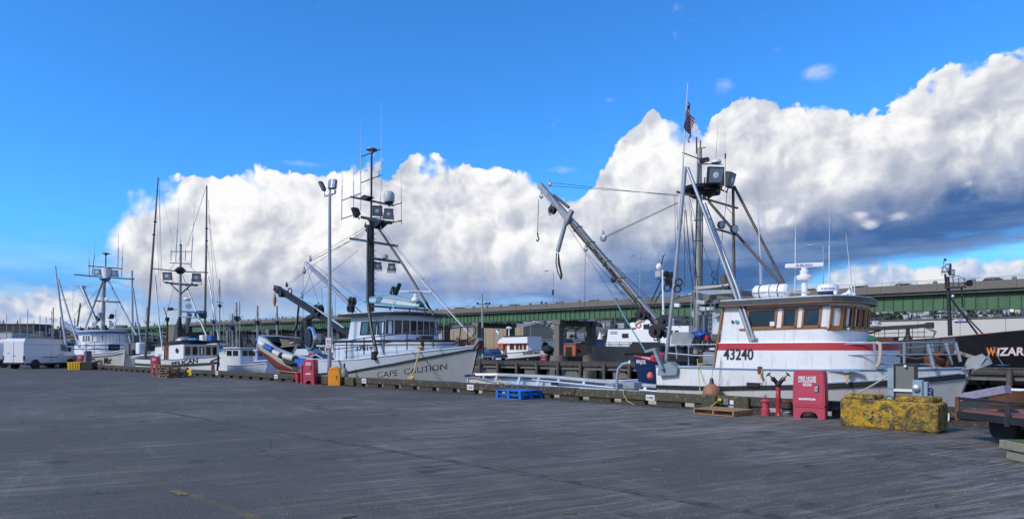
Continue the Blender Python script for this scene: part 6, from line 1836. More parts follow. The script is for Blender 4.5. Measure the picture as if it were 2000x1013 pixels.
ua = Vector((.93, -.37, 0))
pallet_thing(1412, 808, (1, -.10, 0), palletw, 'single weathered wooden pallet on the asphalt below the white hull', L=1.2, W_=.9, block_=False)
g_ = 'blue pallets stacked two high'
pallet_thing(1014, 777, (1, -.05, 0), palletb, 'lower blue pallet under the other beside the rail', L=1.25, W_=1.05, group=g_)
pallet_thing(1012, 777, (1, -.02, 0), palletb, 'upper blue pallet lying on top of the lower blue one', L=1.2, W_=1.0, z0=.148, group=g_)
g_ = 'wooden pallets stacked by the distant fire hose cabinet'
ct = P(332, 736, z=0)
for i, (m, lab, dx) in enumerate(((palletw, 'bottom wooden pallet of the stack by the trolling boat', 0), (palletg, 'grey second pallet from the bottom of the wooden stack', .04), (palletw, 'third pallet up in the wooden stack by the trolling boat', -.05), (palletg, 'weathered pallet just under the top one of the stack', .06), (palletw, 'pale topmost pallet jutting left from the wooden stack', -.75))):
 t = thing('pallet', lab, 'pallet', (ct.x + dx, ct.y, i * .15), g_)
 pallet(t, (ct.x + dx, ct.y), (1, .06 * (i % 2), 0), m, L=2.3 if i < 4 else 1.5, W_=1.2, z0=i * .15, boards=6)


def orange_cabinet():
 b = P(654, 749.5, y=-.26); b.z = 0; f = tocam(b, -22); ux = Vector((0, 0, 1)).cross(f)
 t = thing('life_ring_cabinet', 'orange plastic cabinet with rounded top at the foot of the lamp post', 'cabinet', b)
 w, h = .60, .88
 prof = [(-.5, 0), (-.5, .62), (-.46, .76), (-.36, .90), (-.2, .985), (0, 1.01), (.2, .985), (.36, .90), (.46, .76), (.5, .62), (.5, 0)]
 rows = [[b + ux * x * w * s + f * y + Vector((0, 0, z * h * (s if z else 1))) for x, z in prof] for y, s in ((-.13, .96), (-.10, 1), (.10, 1), (.13, .95))]
 mb = MB().loft(rows, close=True); mb.face(rows[0]); mb.face(rows[-1][::-1])
 part('shell', mb, orangep, t, True)
 rows = [[b + ux * x * w * .78 + f * y + Vector((0, 0, .06 + z * h * .82)) for x, z in prof] for y in (.128, .138)]
 part('raised_panel', MB().loft(rows, close=True).face(rows[-1][::-1]), orangep, t, True)
 part('handle', MB().beam(b + ux * .13 + f * .145 + Vector((0, 0, .26)), b + ux * .13 + f * .145 + Vector((0, 0, .46)), .03, .02), brownst, t)
 part('handle_bar', MB().beam(b + ux * .09 + f * .146 + Vector((0, 0, .42)), b + ux * .19 + f * .146 + Vector((0, 0, .42)), .025, .02), brownst, t)
 for i, a in enumerate((-.12, .02, .12)): part('top_marking', MB().obox(b + ux * a + f * .142 + Vector((0, 0, .78 - abs(a) * .3)), (.06, .008, .03), (ux + Vector((0, 0, -a * 3))).normalized(), f), brownst, t)
 for s in (-1, 1): part('foot', MB().obox(b + ux * s * .2 + Vector((0, 0, .02)), (.14, .24, .04), ux, f), orangep, t)


orange_cabinet()


def lamp_post():
 y = .50; b = P(643.5, 745, y=y); b.z = 0
 t = thing('lamp_post', 'tall grey lamp post with two floodlight heads beside the orange cabinet', 'lamp post', b)
 top = P(644, 378, y=y)
 part('pole', MB().tube([b, P(643.8, 560, y=y), top], [.105, .09, .065], 14), mat('pole_grey', (.33, .35, .38), .45, .4, var=.08, bump=.05), t, True)
 part('base_plate', MB().lathe([(.2, 0), (.2, .03), (.13, .05), (.12, .2)], b, (0, 0, 1), 14), galv, t, True)
 part('cross_arm', MB().tube(T((633, 379), (634, 383), (644, 381), (655, 377), (655, 371), y=y), .045, 8), galv, t, True)
 part('arm_stub', MB().tube([top, P(644.5, 369, y=y)], .05, 8), galv, t, True)
 for px, py, n, lab in ((629, 364, Vector((-.62, -.70, -.45)), 'a'), (649.5, 360, Vector((.40, -.62, .15)), 'b')):
  c = P(px, py, y=y); n = n.normalized(); ax = Vector((0, 0, 1)).cross(n).normalized(); up = n.cross(ax)
  ho = MB().obox(c, (.44, .50, .16), ax, up, n, ch=.04)
  o = part('floodlight_head', ho, mat('lamp_housing', (.16, .18, .20), .5, .3, bump=0), t)
  for k in (-1, 0, 1): part('led_panel', MB().obox(c + n * .085 + ax * k * .125, (.09, .4, .012), ax, up, n), lens if k else whitec, o)
  for k in (-2, -1, 0, 1, 2): part('cooling_fin', MB().obox(c - n * .10 + ax * k * .07, (.012, .38, .06), ax, up, n), darkst, o)
  part('bracket', MB().tube([c - n * .06, P(px + (4 if lab == 'a' else 3), 378, y=y)], .035, 6), galv, o)
 s = P(641.5, 669, y=y - .12)
 o = part('notice_sign', MB().obox(s, (.26, .012, .50), RT, FW, ch=.004), signw, t)
 part('red_circle', MB().torus(s + Vector((0, 0, .06)) - FW * .012, .06, .012, FW, 16, 5), inkr, o)
 part('notice_text', text_mb('NO', .12, .07, s + Vector((0, 0, -.17)) - FW * .012 - RT * .06, RT, (0, 0, 1), .02, .003), ink, o)


lamp_post()


def yellow_bin():
 a, b = P(131, 722, z=0), P(156, 722, z=0)
 ux = (b - a).normalized(); uy = Vector((-ux.y, ux.x, 0)); L = (b - a).length; h = .66
 t = thing('yellow_bin', 'yellow rectangular plastic bin in front of the white van', 'bin', (a + b) / 2 + uy * .4)
 mb = MB(); rr = []
 for z, s in ((0, .94), (h * .9, 1.), (h * .91, 1.04), (h, 1.04), (h, .97), (.1, .9)):
  c = (a + b) / 2 + uy * .42
  rr.append([c + ux * L / 2 * sx * s + uy * .42 * sy * s + Vector((0, 0, z)) for sx, sy in ((-1, -1), (1, -1), (1, 1), (-1, 1))])
 mb.loft(rr, close=True); mb.face(rr[-1]); part('tub', mb, yellowp, t)
 for k in (-.3, -.1, .1, .3): part('side_rib', MB().obox((a + b) / 2 + ux * L * k - uy * .005 + Vector((0, 0, h * .45)), (.05, .04, h * .8), ux, uy), yellowp, t)
 c = P(163.5, 722, z=0)
 solo('dark_tote', 'dark box standing right of the yellow bin', 'box', MB().obox(c + Vector((0, .4, .33)), (1.0, .7, .62), ux, uy, ch=.05), darkst)
 for px, lab in ((172, 'grey electrical pedestal behind the dark box by the distant bow'),):
  q = P(px, 716, y=-.1); q.z = 0; t = thing('power_pedestal', lab, 'electrical pedestal', q)
  part('cabinet', MB().box(q.x - .35, q.x + .35, -.35, .1, 0, 1.55), pedgrey, t); part('meter_door', MB().box(q.x - .28, q.x + .28, -.38, -.355, .15, .75), pedblue, t)


yellow_bin()


def pedestal():
 y = -.05
 l, r_ = P(1746.5, 800, y=y), P(1788, 800, y=y); zt = P(1766, 711, y=y).z
 t = thing('power_pedestal', 'grey electrical pedestal with pale blue boxes behind the yellow concrete block', 'electrical pedestal', ((l.x + r_.x) / 2, y, 0))
 part('post_panel', MB().box(l.x, r_.x, y, y + .22, 0, zt - .02), pedgrey, t)
 part('post_cap', MB().box(l.x - .02, r_.x + .03, y - .03, y + .26, zt - .018, zt + .01), darkst, t)
 part('side_flange', MB().box(l.x - .002, l.x + .02, y - .04, y - .002, .3, zt - .03), darkst, t); part('side_flange', MB().box(r_.x - .02, r_.x + .002, y - .04, y - .002, .3, zt - .03), darkst, t)
 c = P(1768, 715, y=y - .05); part('photo_cell', MB().sphere(c, .035, 12, 8), whitec, t, True)
 part('cross_rail', MB().box(l.x, r_.x, y - .05, y - .006, P(1766, 764, y=y).z, P(1766, 759, y=y).z), signw, t)
 for px0, px1, p0, p1, dd in ((1734, 1746, 718, 757, .20), (1735, 1747, 760, 792, .16)):
  a, b = P(px0, p0, y=y), P(px1, p1, y=y); part('meter_box', MB().box(a.x, b.x - .004, y - .02, y + dd, b.z, a.z), pedblue, t)
 for px0, px1, p0, p1 in ((1783, 1803, 741, 780), (1802, 1812, 745, 778)):
  a, b = P(px0, p0, y=y - .1), P(px1, p1, y=y - .1); o = part('socket_box', MB().obox(Vector(((a.x + b.x) / 2, y - .03 if px0 > 1800 else y - .09, (a.z + b.z) / 2)), (abs(b.x - a.x), .16, a.z - b.z), ch=.015), pedblue, t)
 c = P(1789, 758, y=y - .2); part('socket_cover', MB().lathe([(.075, 0), (.075, .03), (.03, .05)], c, (0, -1, 0), 18), alu, t, True)
 part('coiled_cable', MB().torus(P(1815, 770, y=y - .05), .09, .018, (.5, 1, .2), 16, 6).torus(P(1817, 764, y=y - .05), .07, .018, (.7, 1, -.3), 16, 6), navy, t, True, kind='stuff')


pedestal()

# small sockets on the rail with a yellow cord
c = P(1418.5, 784, y=-.03)
t = thing('outlet_box', 'small grey outlet box on the rail above the wooden pallet', 'outlet box', c)
part('box', MB().obox(c, (.15, .08, .17), ch=.01), pedgrey, t); part('tag', MB().obox(P(1429, 785, y=-.0), (.11, .01, .11)), signw, t)
part('conduit', MB().tube(T((1420, 790), (1421, 797), (1425, 801), y=-.05), .014, 6), darkst, t)
c = P(1406, 780, y=-.05)
t = thing('extension_cord', 'yellow extension cord lying along the rail and plugged in above the pallet', 'cord', c)
part('plug', MB().obox(c, (.12, .07, .08), (1, 0, -.1), ch=.015), yellowp, t)
part('cord', MB().tube(T((1402, 783, -.06), (1390, 792, -.15), (1382, 799, -.25), (1372, 801, -.3), (1340, 800, -.3), (1300, 797, -.22), (1265, 795, -.15), (1238, 790, -.06), (1225, 782, -.03), (1218, 770, -.02), (1217, 764, .0), (1222, 759, .2), y=0), .012, 6), ropey, t, True)
solo('yellow_cleat_guard', 'small yellow fitting on the rail beside the pallet stack', 'fitting', jag(MB().obox(P(371, 727, y=.05), (.7, .2, .4), ch=.05), .03), yellowp)
for px, lab in ((1385, 'dark mossy fender block bolted to the rail right of the buoy'), (1448, 'dark mossy fender block on the rail left of the valve pot'), (633, 'dark timber fender block on the rail behind the lamp post'), (683, 'dark timber block on the rail right of the orange cabinet')):
 c = P(px, 790 if px > 1000 else 735, y=-.05); s = .42 if px > 1000 else .7
 solo('fender_block', lab, 'timber block', jag(MB().obox((c.x, -.04, .21), (s, .12, .38), ch=.03), .01), mossy)
t = thing('ladder_hoop', 'pale blue grey bent steel pipe rising at the rail left of the white boat', 'steel pipe', P(1204, 765, y=.45))
part('hoop', MB().tube(T((1205, 775), (1205, 735), (1208, 720), (1216, 711), (1228, 708), y=.45), .05, 10), pedblue, t, True)
part('flange', MB().lathe([(.07, 0), (.07, .04)], P(1229, 707.5, y=.45), (1, .2, 0), 12), whitec, t, True)
for a, b, lab, nm in (((1760, 716, 1.1), (1668, 771, .15), 'taut pale mooring line from the bow bulwark down past the concrete block', 'mooring_line'),
    ((1410, 676, 1.0), (1404, 742, .75), 'thin pale line hanging from the aft rail of the white boat', 'hanging_line')):
 solo(nm, lab, 'rope', MB().tube(catenary(P(a[0], a[1], y=a[2]), P(b[0], b[1], y=b[2]), .03 if nm[0] == 'm' else 0), .022 if nm[0] == 'm' else .008, 7), ropew, smooth=True)
solo('mooring_line', 'yellow line slanting from the grey bow down to the rail', 'rope', MB().tube(catenary(P(1362, 700, y=1), P(1368, 770, y=.3), .05), .012, 6), ropey)


def trailer():
 t = thing('flatbed_trailer', 'rusty flatbed trailer with red brown deck and black tyres at the right edge', 'trailer', (10.1, -2.2, 0))
 zd = .62
 x0, x1, y0, y1 = 8.75, 12.6, -4.3, -1.9
 # rails around the bed, following the near edge seen at left
 fa = darkst
 A_, B_ = P(1872, 788, y=-1.0), P(2015, 793, x=10.9)
 p00, p10 = P(1871, 808, d=12.5), P(2010, 826, d=11.0); p00.z = p10.z = 0      # left edge of the bed facing the camera
 d = (p10 - p00).normalized(); n = Vector((-d.y, d.x, 0))          # n points away from the camera
 if n.dot(RT + FW) < 0: n = -n
 q = lambda s, w, z: p00 + d * s + n * w + Vector((0, 0, z))
 L = (p10 - p00).length + 1.2; Wd = 2.6
 for i in range(7):
  w0 = .05 + i * (Wd / 7)
  part('deck_plank', MB().prism([q(.05, w0, .52), q(L, w0, .52), q(L, w0 + Wd / 7 - .012, .52), q(.05, w0 + Wd / 7 - .012, .52)], (0, 0, .045)), redbrown, t)
 part('side_beam', MB().beam(q(0, 0, .48), q(L, 0, .48), .08, .12), fa, t)
 part('side_beam', MB().beam(q(0, Wd, .48), q(L, Wd, .48), .08, .12), fa, t)
 part('end_beam', MB().beam(q(0, 0, .48), q(0, Wd, .48), .08, .12), rust, t)
 part('top_rail', MB().beam(q(0, 0, .77), q(L, 0, .77), .05, .05), fa, t)
 part('top_rail', MB().beam(q(0, Wd, .77), q(L, Wd, .77), .05, .05), fa, t)
 for s in (0, 1.1, 2.2, 3.3): part('rail_stake', MB().beam(q(s, -.01, .38), q(s, -.01, .80), .07, .07), rust if s == 0 else fa, t)
 for s in (0, 1.6, 3.2): part('rail_stake', MB().beam(q(s, Wd, .42), q(s, Wd, .78), .06, .06), fa, t)
 part('chassis_beam', MB().beam(q(.2, .5, .38), q(L, .5, .32), .10, .14), mossy, t)
 part('chassis_beam', MB().beam(q(.2, Wd - .5, .38), q(L, Wd - .5, .32), .10, .14), mossy, t)
 part('tyre_guard', MB().prism([q(1.55, -.10, .50), q(1.7, -.10, .64), q(1.9, -.10, .70), q(2.9, -.10, .70), q(2.9, -.10, .50)], n * .09), black, t)
 def wheel(s, w, r):
  c = q(s, w, r)
  o = part('tyre', MB().lathe([(r * .55, -.11), (r * .92, -.12), (r, -.08), (r, .08), (r * .92, .12), (r * .55, .11)], c, n, 24), rubber, t, True)
  part('rim', MB().lathe([(.05, -.08), (r * .5, -.06), (r * .56, -.1), (r * .56, .1), (.05, .06)], c, n, 18), brownst, o, True)
 wheel(.55, .5, .31); wheel(.55, Wd - .34, .31); wheel(1.3, .5, .31); wheel(1.3, Wd - .3, .31)
 part('axle', MB().tube([q(.55, .4, .31), q(.55, Wd - .3, .31)], .05, 8), darkst, t)
 part('chain', MB().tube([q(2.15, -.06, .45), q(2.2, -.1, .3), q(2.35, -.12, .14), q(2.5, -.1, .2), q(2.75, -.05, .3)], .02, 6), rust, t, True)
 part('coiled_hose', MB().torus(q(1.0, .7, .6), .13, .025, (0, 0, 1), 16, 6), black, t, True)
 # weathered beam lying across the bed
 a, b = P(1879, 775, y=-1.15), P(1966, 758, y=-1.6)
 a, b = q(-.02, .9, .78), q(1.35, 1.75, .86)
 w_ = P(1880, 776, d=13.2), P(1968, 760, d=12.4)
 t2 = thing('timber_beam', 'weathered purple grey square beam lying across the trailer deck', 'beam', w_[0])
 part('beam', MB().beam(w_[0], w_[1], .2, .15, ch=.012), greybeam, t2)
 part('end_grain', MB().beam(w_[0] - (w_[1] - w_[0]).normalized() * .012, w_[0], .17, .13), palletw, t2)
 for k, (z, w, dx, m) in enumerate(((.0, .60, 0, conc), (.15, .70, -.06, conc))):
  c = P(1990 + 12, 904, z=0); f = Vector((-.69, .72, 0))
  lab = ('lower grey timber crib block on the asphalt at the right edge', 'upper grey timber crib block with moss at the right edge')[k]
  o = thing('crib_block', lab, 'timber block', (c.x, c.y, z), 'crib blocks under the trailer')
  part('block', MB().obox(c + RT * .13 + Vector((dx, .1, z + .07)), (.42, w, .135), RT, FW, ch=.012), mat('pale_crib_timber', (.24, .23, .18), .9, var=.2, dirt=.4, dirtc=(.1, .10, .05), streak=.3, bump=.4), o)
  if k: part('moss', MB().obox(c + Vector((dx, .1, z + .145)) + RT * .09, (.30, .4, .014), RT, FW, ch=.006), moss, o)


trailer()


# ================================================================== vehicles at the far left
def van():
 """high roofed van parked nose towards the water"""
 rear = P(24, 716, z=0)
 k = 61.5
 a = P(25, 717, d=61.5); b = P(67, 718, d=59.0)
 # local frame: nose direction, width direction
 base = P(27, 716, d=59.5); base.z = 0
 t = thing('white_van', 'white high roof cargo van with dark wheels parked at the left end of the quay', 'van', base)
 e = (FW + RT * .10).normalized(); s = Vector((e.y, -e.x, 0))           # s points to the van's right side
 L, Wd, H_ = 6.3, 2.0, 2.68
 q = lambda l, w, z: base + e * l + s * w + Vector((0, 0, z))
 prof = [(0.02, .42), (0, 1.2), (.06, 2.2), (.18, 2.62), (.45, 2.68), (2.5, 2.70), (4.1, 2.64), (4.5, 2.50), (5.2, 1.66), (5.95, 1.30), (6.22, 1.05), (6.3, .75), (6.28, .42)]
 mb = MB(); rows = []
 for w, ins in ((-.93, .14), (-1.0, .05), (-1.0, 0), (1.0, 0), (1.0, .05), (.93, .14)):
  rows.append([q(l, w * (1 - (.10 if z > 2.0 else .03 if z > 1.3 else 0) * 1), .55 + (z - .55) * (1 - ins * .12)) for l, z in prof])
 mb.loft(rows); mb.face(rows[0]); mb.face(rows[-1])
 n = len(prof); mb.loft([[r_[0] for r_ in rows], [r_[-1] for r_ in rows]])
 part('body', mb, vanw, t, True)
 part('sill', MB().box(0, 0, 0, 0, 0, 0) if False else MB().obox(q(3.1, 1.0, .40), (5.9, .05, .18), e, s), darkst, t)
 part('rear_bumper', MB().obox(q(-.06, 0, .48), (.16, 1.96, .16), e, s, ch=.03), darkst, t)
 part('front_bumper', MB().obox(q(6.3, 0, .52), (.2, 1.9, .3), e, s, ch=.05), darkst, t)
 for w in (-.48, .48):
  o = part('rear_door', MB().obox(q(-.012, w, 1.48), (.03, .93, 1.85), (e + Vector((0, 0, -.02))), s, ch=.01), vanw, t)
 part('door_handle', MB().obox(q(-.05, .06, 1.15), (.03, .2, .05), e, s), darkst, t)
 part('plate', MB().obox(q(-.04, -.35, .78), (.02, .36, .16), e, s), signw, t)
 part('rear_logo', MB().obox(q(-.035, -.5, 1.36), (.02, .22, .07), e, s), tealp, t)
 for w in (-.95, .95): part('tail_light', MB().obox(q(-.0, w, .95), (.14, .12, .42), e, s, ch=.02), tail, t)
 sd = 1.0
 part('side_moulding', MB().obox(q(2.9, sd + .01, 1.0), (1.9, .02, .05), e, s), darkst, t)
 o = part('cab_window', MB().prism([q(4.35, sd - .045, 1.60), q(5.3, sd - .0, 1.55), q(4.75, sd - .06, 2.18), q(4.40, sd - .07, 2.22)], s * .04), glassb, t)
 part('window_divider', MB().beam(q(4.9, sd + .03, 1.56), q(4.82, sd - .02, 2.1), .03, .03), vanw, o)
 part('windscreen', MB().prism([q(4.62, -.8, 2.42), q(4.62, .8, 2.42), q(5.18, .88, 1.70), q(5.18, -.88, 1.70)], Vector((0, 0, .03)) + e * .03), glass, t)
 part('mirror', MB().obox(q(5.05, 1.18, 1.65), (.1, .22, .32), e, s, ch=.03), black, t)
 for l in (3.05, 4.3): part('door_seam', MB().obox(q(l, sd + .003, 1.4), (.012, .006, 1.6), e, s), darkst, t)
 part('roof_seam', MB().obox(q(2.3, sd - .06, 2.15), (4.2, .02, .02), e, s), darkst, t)
 for l in (4.05, 4.45): part('door_handle', MB().obox(q(l, sd + .02, 1.22), (.18, .03, .05), e, s), darkst, t)
 for l in (1.2, 5.35):
  for w in (-.86, .90):
   c = q(l, w, .36)
   part('wheel_arch', MB().lathe([(.47, .10), (.47, .14), (.40, .14)], c, s * (1 if w > 0 else -1), 20), darkst, t, True)
   o = part('tyre', MB().lathe([(.22, -.1), (.34, -.11), (.365, -.07), (.365, .09), (.34, .135), (.22, .13)], c, s * (1 if w > 0 else -1), 22), rubber, t, True)
   part('rim', MB().lathe([(.2, .10), (.215, .13), (.12, .115), (.05, .14), (.03, .14)], c, s * (1 if w > 0 else -1), 16), alu, o, True)
 for l in (.8, 2.2, 3.6): part('roof_rack_bar', MB().beam(q(l, -.8, 2.76), q(l, .8, 2.76), .06, .05), darkst, t)
 for w in (-.75, .78): part('roof_ladder', MB().beam(q(.4, w, 2.80), q(4.0, w, 2.80), .05, .06), alud, t)
 return t


van()


def service_truck():
 base = P(2, 718, d=63.0) ; base.z = 0
 t = thing('service_truck', 'white service truck with open side lockers, cut by the left edge', 'truck', base)
 e = Vector((.2, .98, 0)).normalized(); s = Vector((e.y, -e.x, 0)); q = lambda l, w, z: base + e * l + s * w + Vector((0, 0, z))
 part('box_body', MB().obox(q(1.0, -1.2, 1.55), (3.4, 2.1, 1.5), e, s, ch=.05), vanw, t)
 part('chassis', MB().obox(q(1.5, -1.2, .62), (5.2, 1.9, .2), e, s), darkst, t)
 part('cab', MB().prism([q(2.8, -2.1, .7), q(4.6, -2.1, .7), q(4.5, -2.1, 1.4), q(3.9, -2.1, 2.1), q(2.8, -2.1, 2.2)], s * 1.9), vanw, t)
 for z in (1.1, 1.5, 1.9): part('shelf', MB().obox(q(-.75, -.9, z), (.12, 1.3, .06), e, s), whitec, t)
 part('locker_opening', MB().obox(q(-.71, -.95, 1.5), (.06, 1.2, .9), e, s), darkst, t)
 for l in (.2, 3.6):
  for w in (-2.1, -.2): part('tyre', MB().lathe([(.2, -.12), (.36, -.12), (.38, .0), (.36, .12), (.2, .12)], q(l, w, .38), s, 18), rubber, t, True)
 base = P(30, 690, d=84); base.z = -.2
 t = thing('motorhome', 'long white vehicle whose roof shows above the van', 'camper', base)
 q = lambda l, w, z: base + RT * l + FW * w + Vector((0, 0, z))
 part('body', MB().obox(q(-.8, 0, 1.9), (6.4, 2.2, 2.5), RT, FW, ch=.25), vanw, t); part('window_band', MB().obox(q(-.8, -1.12, 2.35), (5.6, .03, .6), RT, FW), glassb, t)
 for l in (-2.8, 1.2): part('tyre', MB().lathe([(.2, -.12), (.42, -.12), (.42, .12), (.2, .12)], q(l, -1.0, .42), FW, 16), rubber, t, True)


service_truck()


# ================================================================== second pier across the slip
YP = 49.4
def pier():
 t = thing('timber_pier', 'old timber pier with dark piles across the slip behind the boats', 'pier', (-20, YP, -2.2))
 xl, xr = -75, 42
 part('deck', MB().box(xl, xr, YP + .12, YP + 9, -.25, 0), mat('pier_deck_asphalt', (.10, .10, .10), .9, bump=.1), t)
 x = xr; i = 0
 mm = [pile, timber, concd]
 while x > xl:
  L = 4.2
  part('cap_timber', MB().beam((x - .02, YP + .3, .14), (x - L + .02, YP + .3, .14 + random.uniform(-.02, .02)), .28, .22, ch=.03), timber, t)
  part('stringer', MB().beam((x - .02, YP + .05, -.22), (x - L + .02, YP + .05, -.22), .12, .30, ch=.02), timber, t)
  part('fascia_plank', MB().beam((x - .02, YP + .35, -.62), (x - L + .02, YP + .35, -.62), .12, .42, ch=.02), concd, t)
  x -= L; i += 1
 xp0, xp1 = P(938, 710, y=YP).x, P(1230, 710, y=YP).x; st = (xp1 - xp0) / 7
 k = 0; proto = None
 x = xp0
 while x < xr:
  c = MB().tube([(0, YP - .1, -2.3), (0, YP - .1, -1), (0, YP - .1, -.02)], [.24, .22, .2], 10)
  for v in c.v: v.x += x
  if proto is None: proto = part('pile', c, pile, t, True); px_ = x
  else: d = proto.copy(); COL.objects.link(d); d.location = (x - px_, 0, random.uniform(-.05, .1));
  for yy in (3.5, 7): part('inner_pile', MB().tube([(x + 1, YP + yy, -2.3), (x + 1, YP + yy, -.3)], .2, 6), pile, t)
  x += st
 for j in range(7):
  xa = xp0 + st * (2 * j) + .8; part('concrete_pile_cap', MB().prism([(xa, YP + .6, -.9), (xa + 1.6, YP + .6, -.9), (xa + 2.3, YP + .6, -1.7), (xa, YP + .6, -1.9)], (0, .5, 0)), concd, t)
 t2 = thing('floating_log', 'long pale floating log boom under the far pier', 'log', (-18, YP - 1.5, -2.1))
 part('log', MB().tube([(-70, YP - 1.2, -2.0), (20, YP - 1.2, -2.0)], .22, 8), conc, t2)


pier()


def pickup():
 base = P(962, 703, d=96); base.z = 0; base.y = YP + 1.6 + .6
 base = P(961, 704, y=YP + 2.0); base.z = 0
 t = thing('blue_pickup', 'dark blue pickup truck parked on the far pier before the white tugboat', 'truck', base)
 e = Vector((.985, -.17, 0)).normalized(); s = Vector((e.y, -e.x, 0))
 if s.dot(FW) > 0: s = -s
 q = lambda l, w, z: base + e * l + s * w + Vector((0, 0, z))
 prof = [(-2.7, .5), (-2.7, 1.15), (-1.0, 1.15), (-.85, 1.75), (.55, 1.78), (1.1, 1.25), (2.3, 1.1), (2.5, .9), (2.5, .5)]
 rows = [[q(l, w * (1 if z < 1.3 else .86), z) for l, z in prof] for w in (-.95, .95)]
 mb = MB().loft(rows); mb.face(rows[0]); mb.face(rows[1][::-1]); mb.loft([[r_[0] for r_ in rows], [r_[-1] for r_ in rows]])
 part('body', mb, truckb, t)
 for a in ((-.75, -.1), (-.05, .55)): part('side_window', MB().prism([q(a[0], .86, 1.25), q(a[1] + .15, .88, 1.25), q(a[1], .84, 1.66), q(a[0] + .05, .84, 1.66)], s * .03), glassb, t)
 part('windscreen', MB().prism([q(.62, -.78, 1.72), q(.62, .78, 1.72), q(1.08, .82, 1.3), q(1.08, -.82, 1.3)], (.03, 0, .03)), glassb, t)
 for l in (-1.75, 1.6):
  for w in (-.85, .85):
   o = part('tyre', MB().lathe([(.2, -.12), (.38, -.12), (.4, 0), (.38, .12), (.2, .12)], q(l, w, .4), s, 16), rubber, t, True)
   part('rim', MB().lathe([(.22, .12), (.1, .14)], q(l, w, .4), s * (1 if w > 0 else -1), 12), chrome, o)
 part('bumper', MB().obox(q(2.55, 0, .6), (.12, 1.9, .18), e, s), chrome, t)
 for w in (-.7, .7): part('headlight', MB().obox(q(2.5, w, .93), (.06, .3, .16), e, s), lens, t)
 part('grille', MB().obox(q(2.51, 0, .92), (.05, 1.0, .18), e, s), chrome, t)
 part('side_trim', MB().obox(q(-.1, .96, .72), (4.6, .02, .08), e, s), alu, t)


pickup()
c1 = P(1061.5, 704, y=YP + .9); c1.z = 0
t = fire_cabinet(c1, tocam(c1, 0), .80, 1.05, 'small pinkish red cabinet on the far pier below the tugboat bow', text=False)


def tug():
 y = YP + 10.5; yn = y - 1.9
 sh = [(P(a, b, y=yn).x, P(a, b, y=yn).z) for a, b in ((955, 692), (985, 690), (1020, 687), (1057, 682))]
 xs, xb = P(950, 690, y=yn).x, P(1078, 678, y=y).x
 H = Hull(xs, xb, y, 2.4, sh + [(xb, sh[-1][1] + .35)], rake=1.2, full=2.6, tr=.7)
 t = thing('tugboat', 'small white tugboat with rounded wheelhouse, life ring and QUAKER MAID on its bulwark', 'tugboat', ((xs + xb) / 2, y, -2.2))
 zs = lambda u: interp(H.sheer, xs + (xb - xs) * u) - .85
 part('hull', H.band(None, zs, 6), black, t, True); bw = H.band(zs, None, 3); part('bulwark', bw, whitec, t, True); part('transom', H.transom(), black, t); part('deck', H.deck(-.7), greend, t)
 H.cap(t, black, .05)
 part('bow_fender', MB().sphere(P(1070, 683, y=y), (1.0, .9, .7), 12, 8), rubber, t, True)
 u = P(1055, 687, y=yn) - P(1021, 689, y=yn)
 part('name_lettering', project(text_mb('QUAKER MAID', u.length, .46, P(1021, 693, y=yn), u, (0, 0, 1), .03), bw, P(1038, 690, y=yn) - CAM, .06), ink, t)
 x0, x1 = P(975, 690, y=yn).x, P(1031, 690, y=yn).x
 q = [(x0, yn + .3), (x1 - .3, yn + .3), (x1, yn + .9), (x1, y + .9), (x1 - .3, y + 1.5), (x0, y + 1.5), (x0, yn + .3)]
 z1 = P(1000, 671, y=yn).z; z2 = P(1000, 655, y=yn).z
 W = Wall([(a, b, .2) for a, b in q], [(a, b, z1 + .3) for a, b in q]); part('deckhouse', W.band(0, 1), whitec, t)
 hz = lambda z: (z - .2) / (z1 + .1)
 for a, b in ((996, 1004), (1008, 1013), (1015.5, 1020), (1023, 1027.5)): W.window(t, W.q_at(a, .5, 0, .5), W.q_at(b, .5, 0, .5), hz(P(1000, 682, y=yn).z), hz(P(1000, 672, y=yn).z), varn, glass, .12, .05)
 W.window(t, W.q_at(983.5, .5, 0, .5), W.q_at(989.5, .5, 0, .5), .1, hz(P(1000, 672, y=yn).z), varn, varn, .1, .05)
 o = part('upper_bridge', MB().prism([P(971, 670, y=yn), P(1030, 670, y=yn), P(1030, 656, y=yn), P(985, 657, y=yn), P(975, 663, y=yn)], (0, 3.2, 0)), whitec, t)
 part('bridge_rail_cap', MB().beam(P(984, 656.5, y=yn), P(1031, 655, y=yn), .3, .12), black, t)
 part('red_trim', MB().beam(P(971, 671, y=yn - .05), P(1031, 670, y=yn - .05), .08, .10), redp, t)
 part('life_ring', MB().torus(P(978.5, 676, y=yn), .42, .13, (0, 1, 0), 18, 8), mat('life_ring_orange', (.6, .12, .04), .5), t, True)
 part('mast', MB().tube([P(994, 656, y=y), P(994, 637, y=y)], .09, 8), whitec, t); part('mast_radar', MB().sphere(P(994, 640, y=y), (.5, .5, .2), 12, 6), whitec, t, True)
 part('funnel_pipe', MB().tube(T((973, 660), (974, 650), (970, 645), (975, 642), y=y), .16, 8), alu, t, True)


tug()


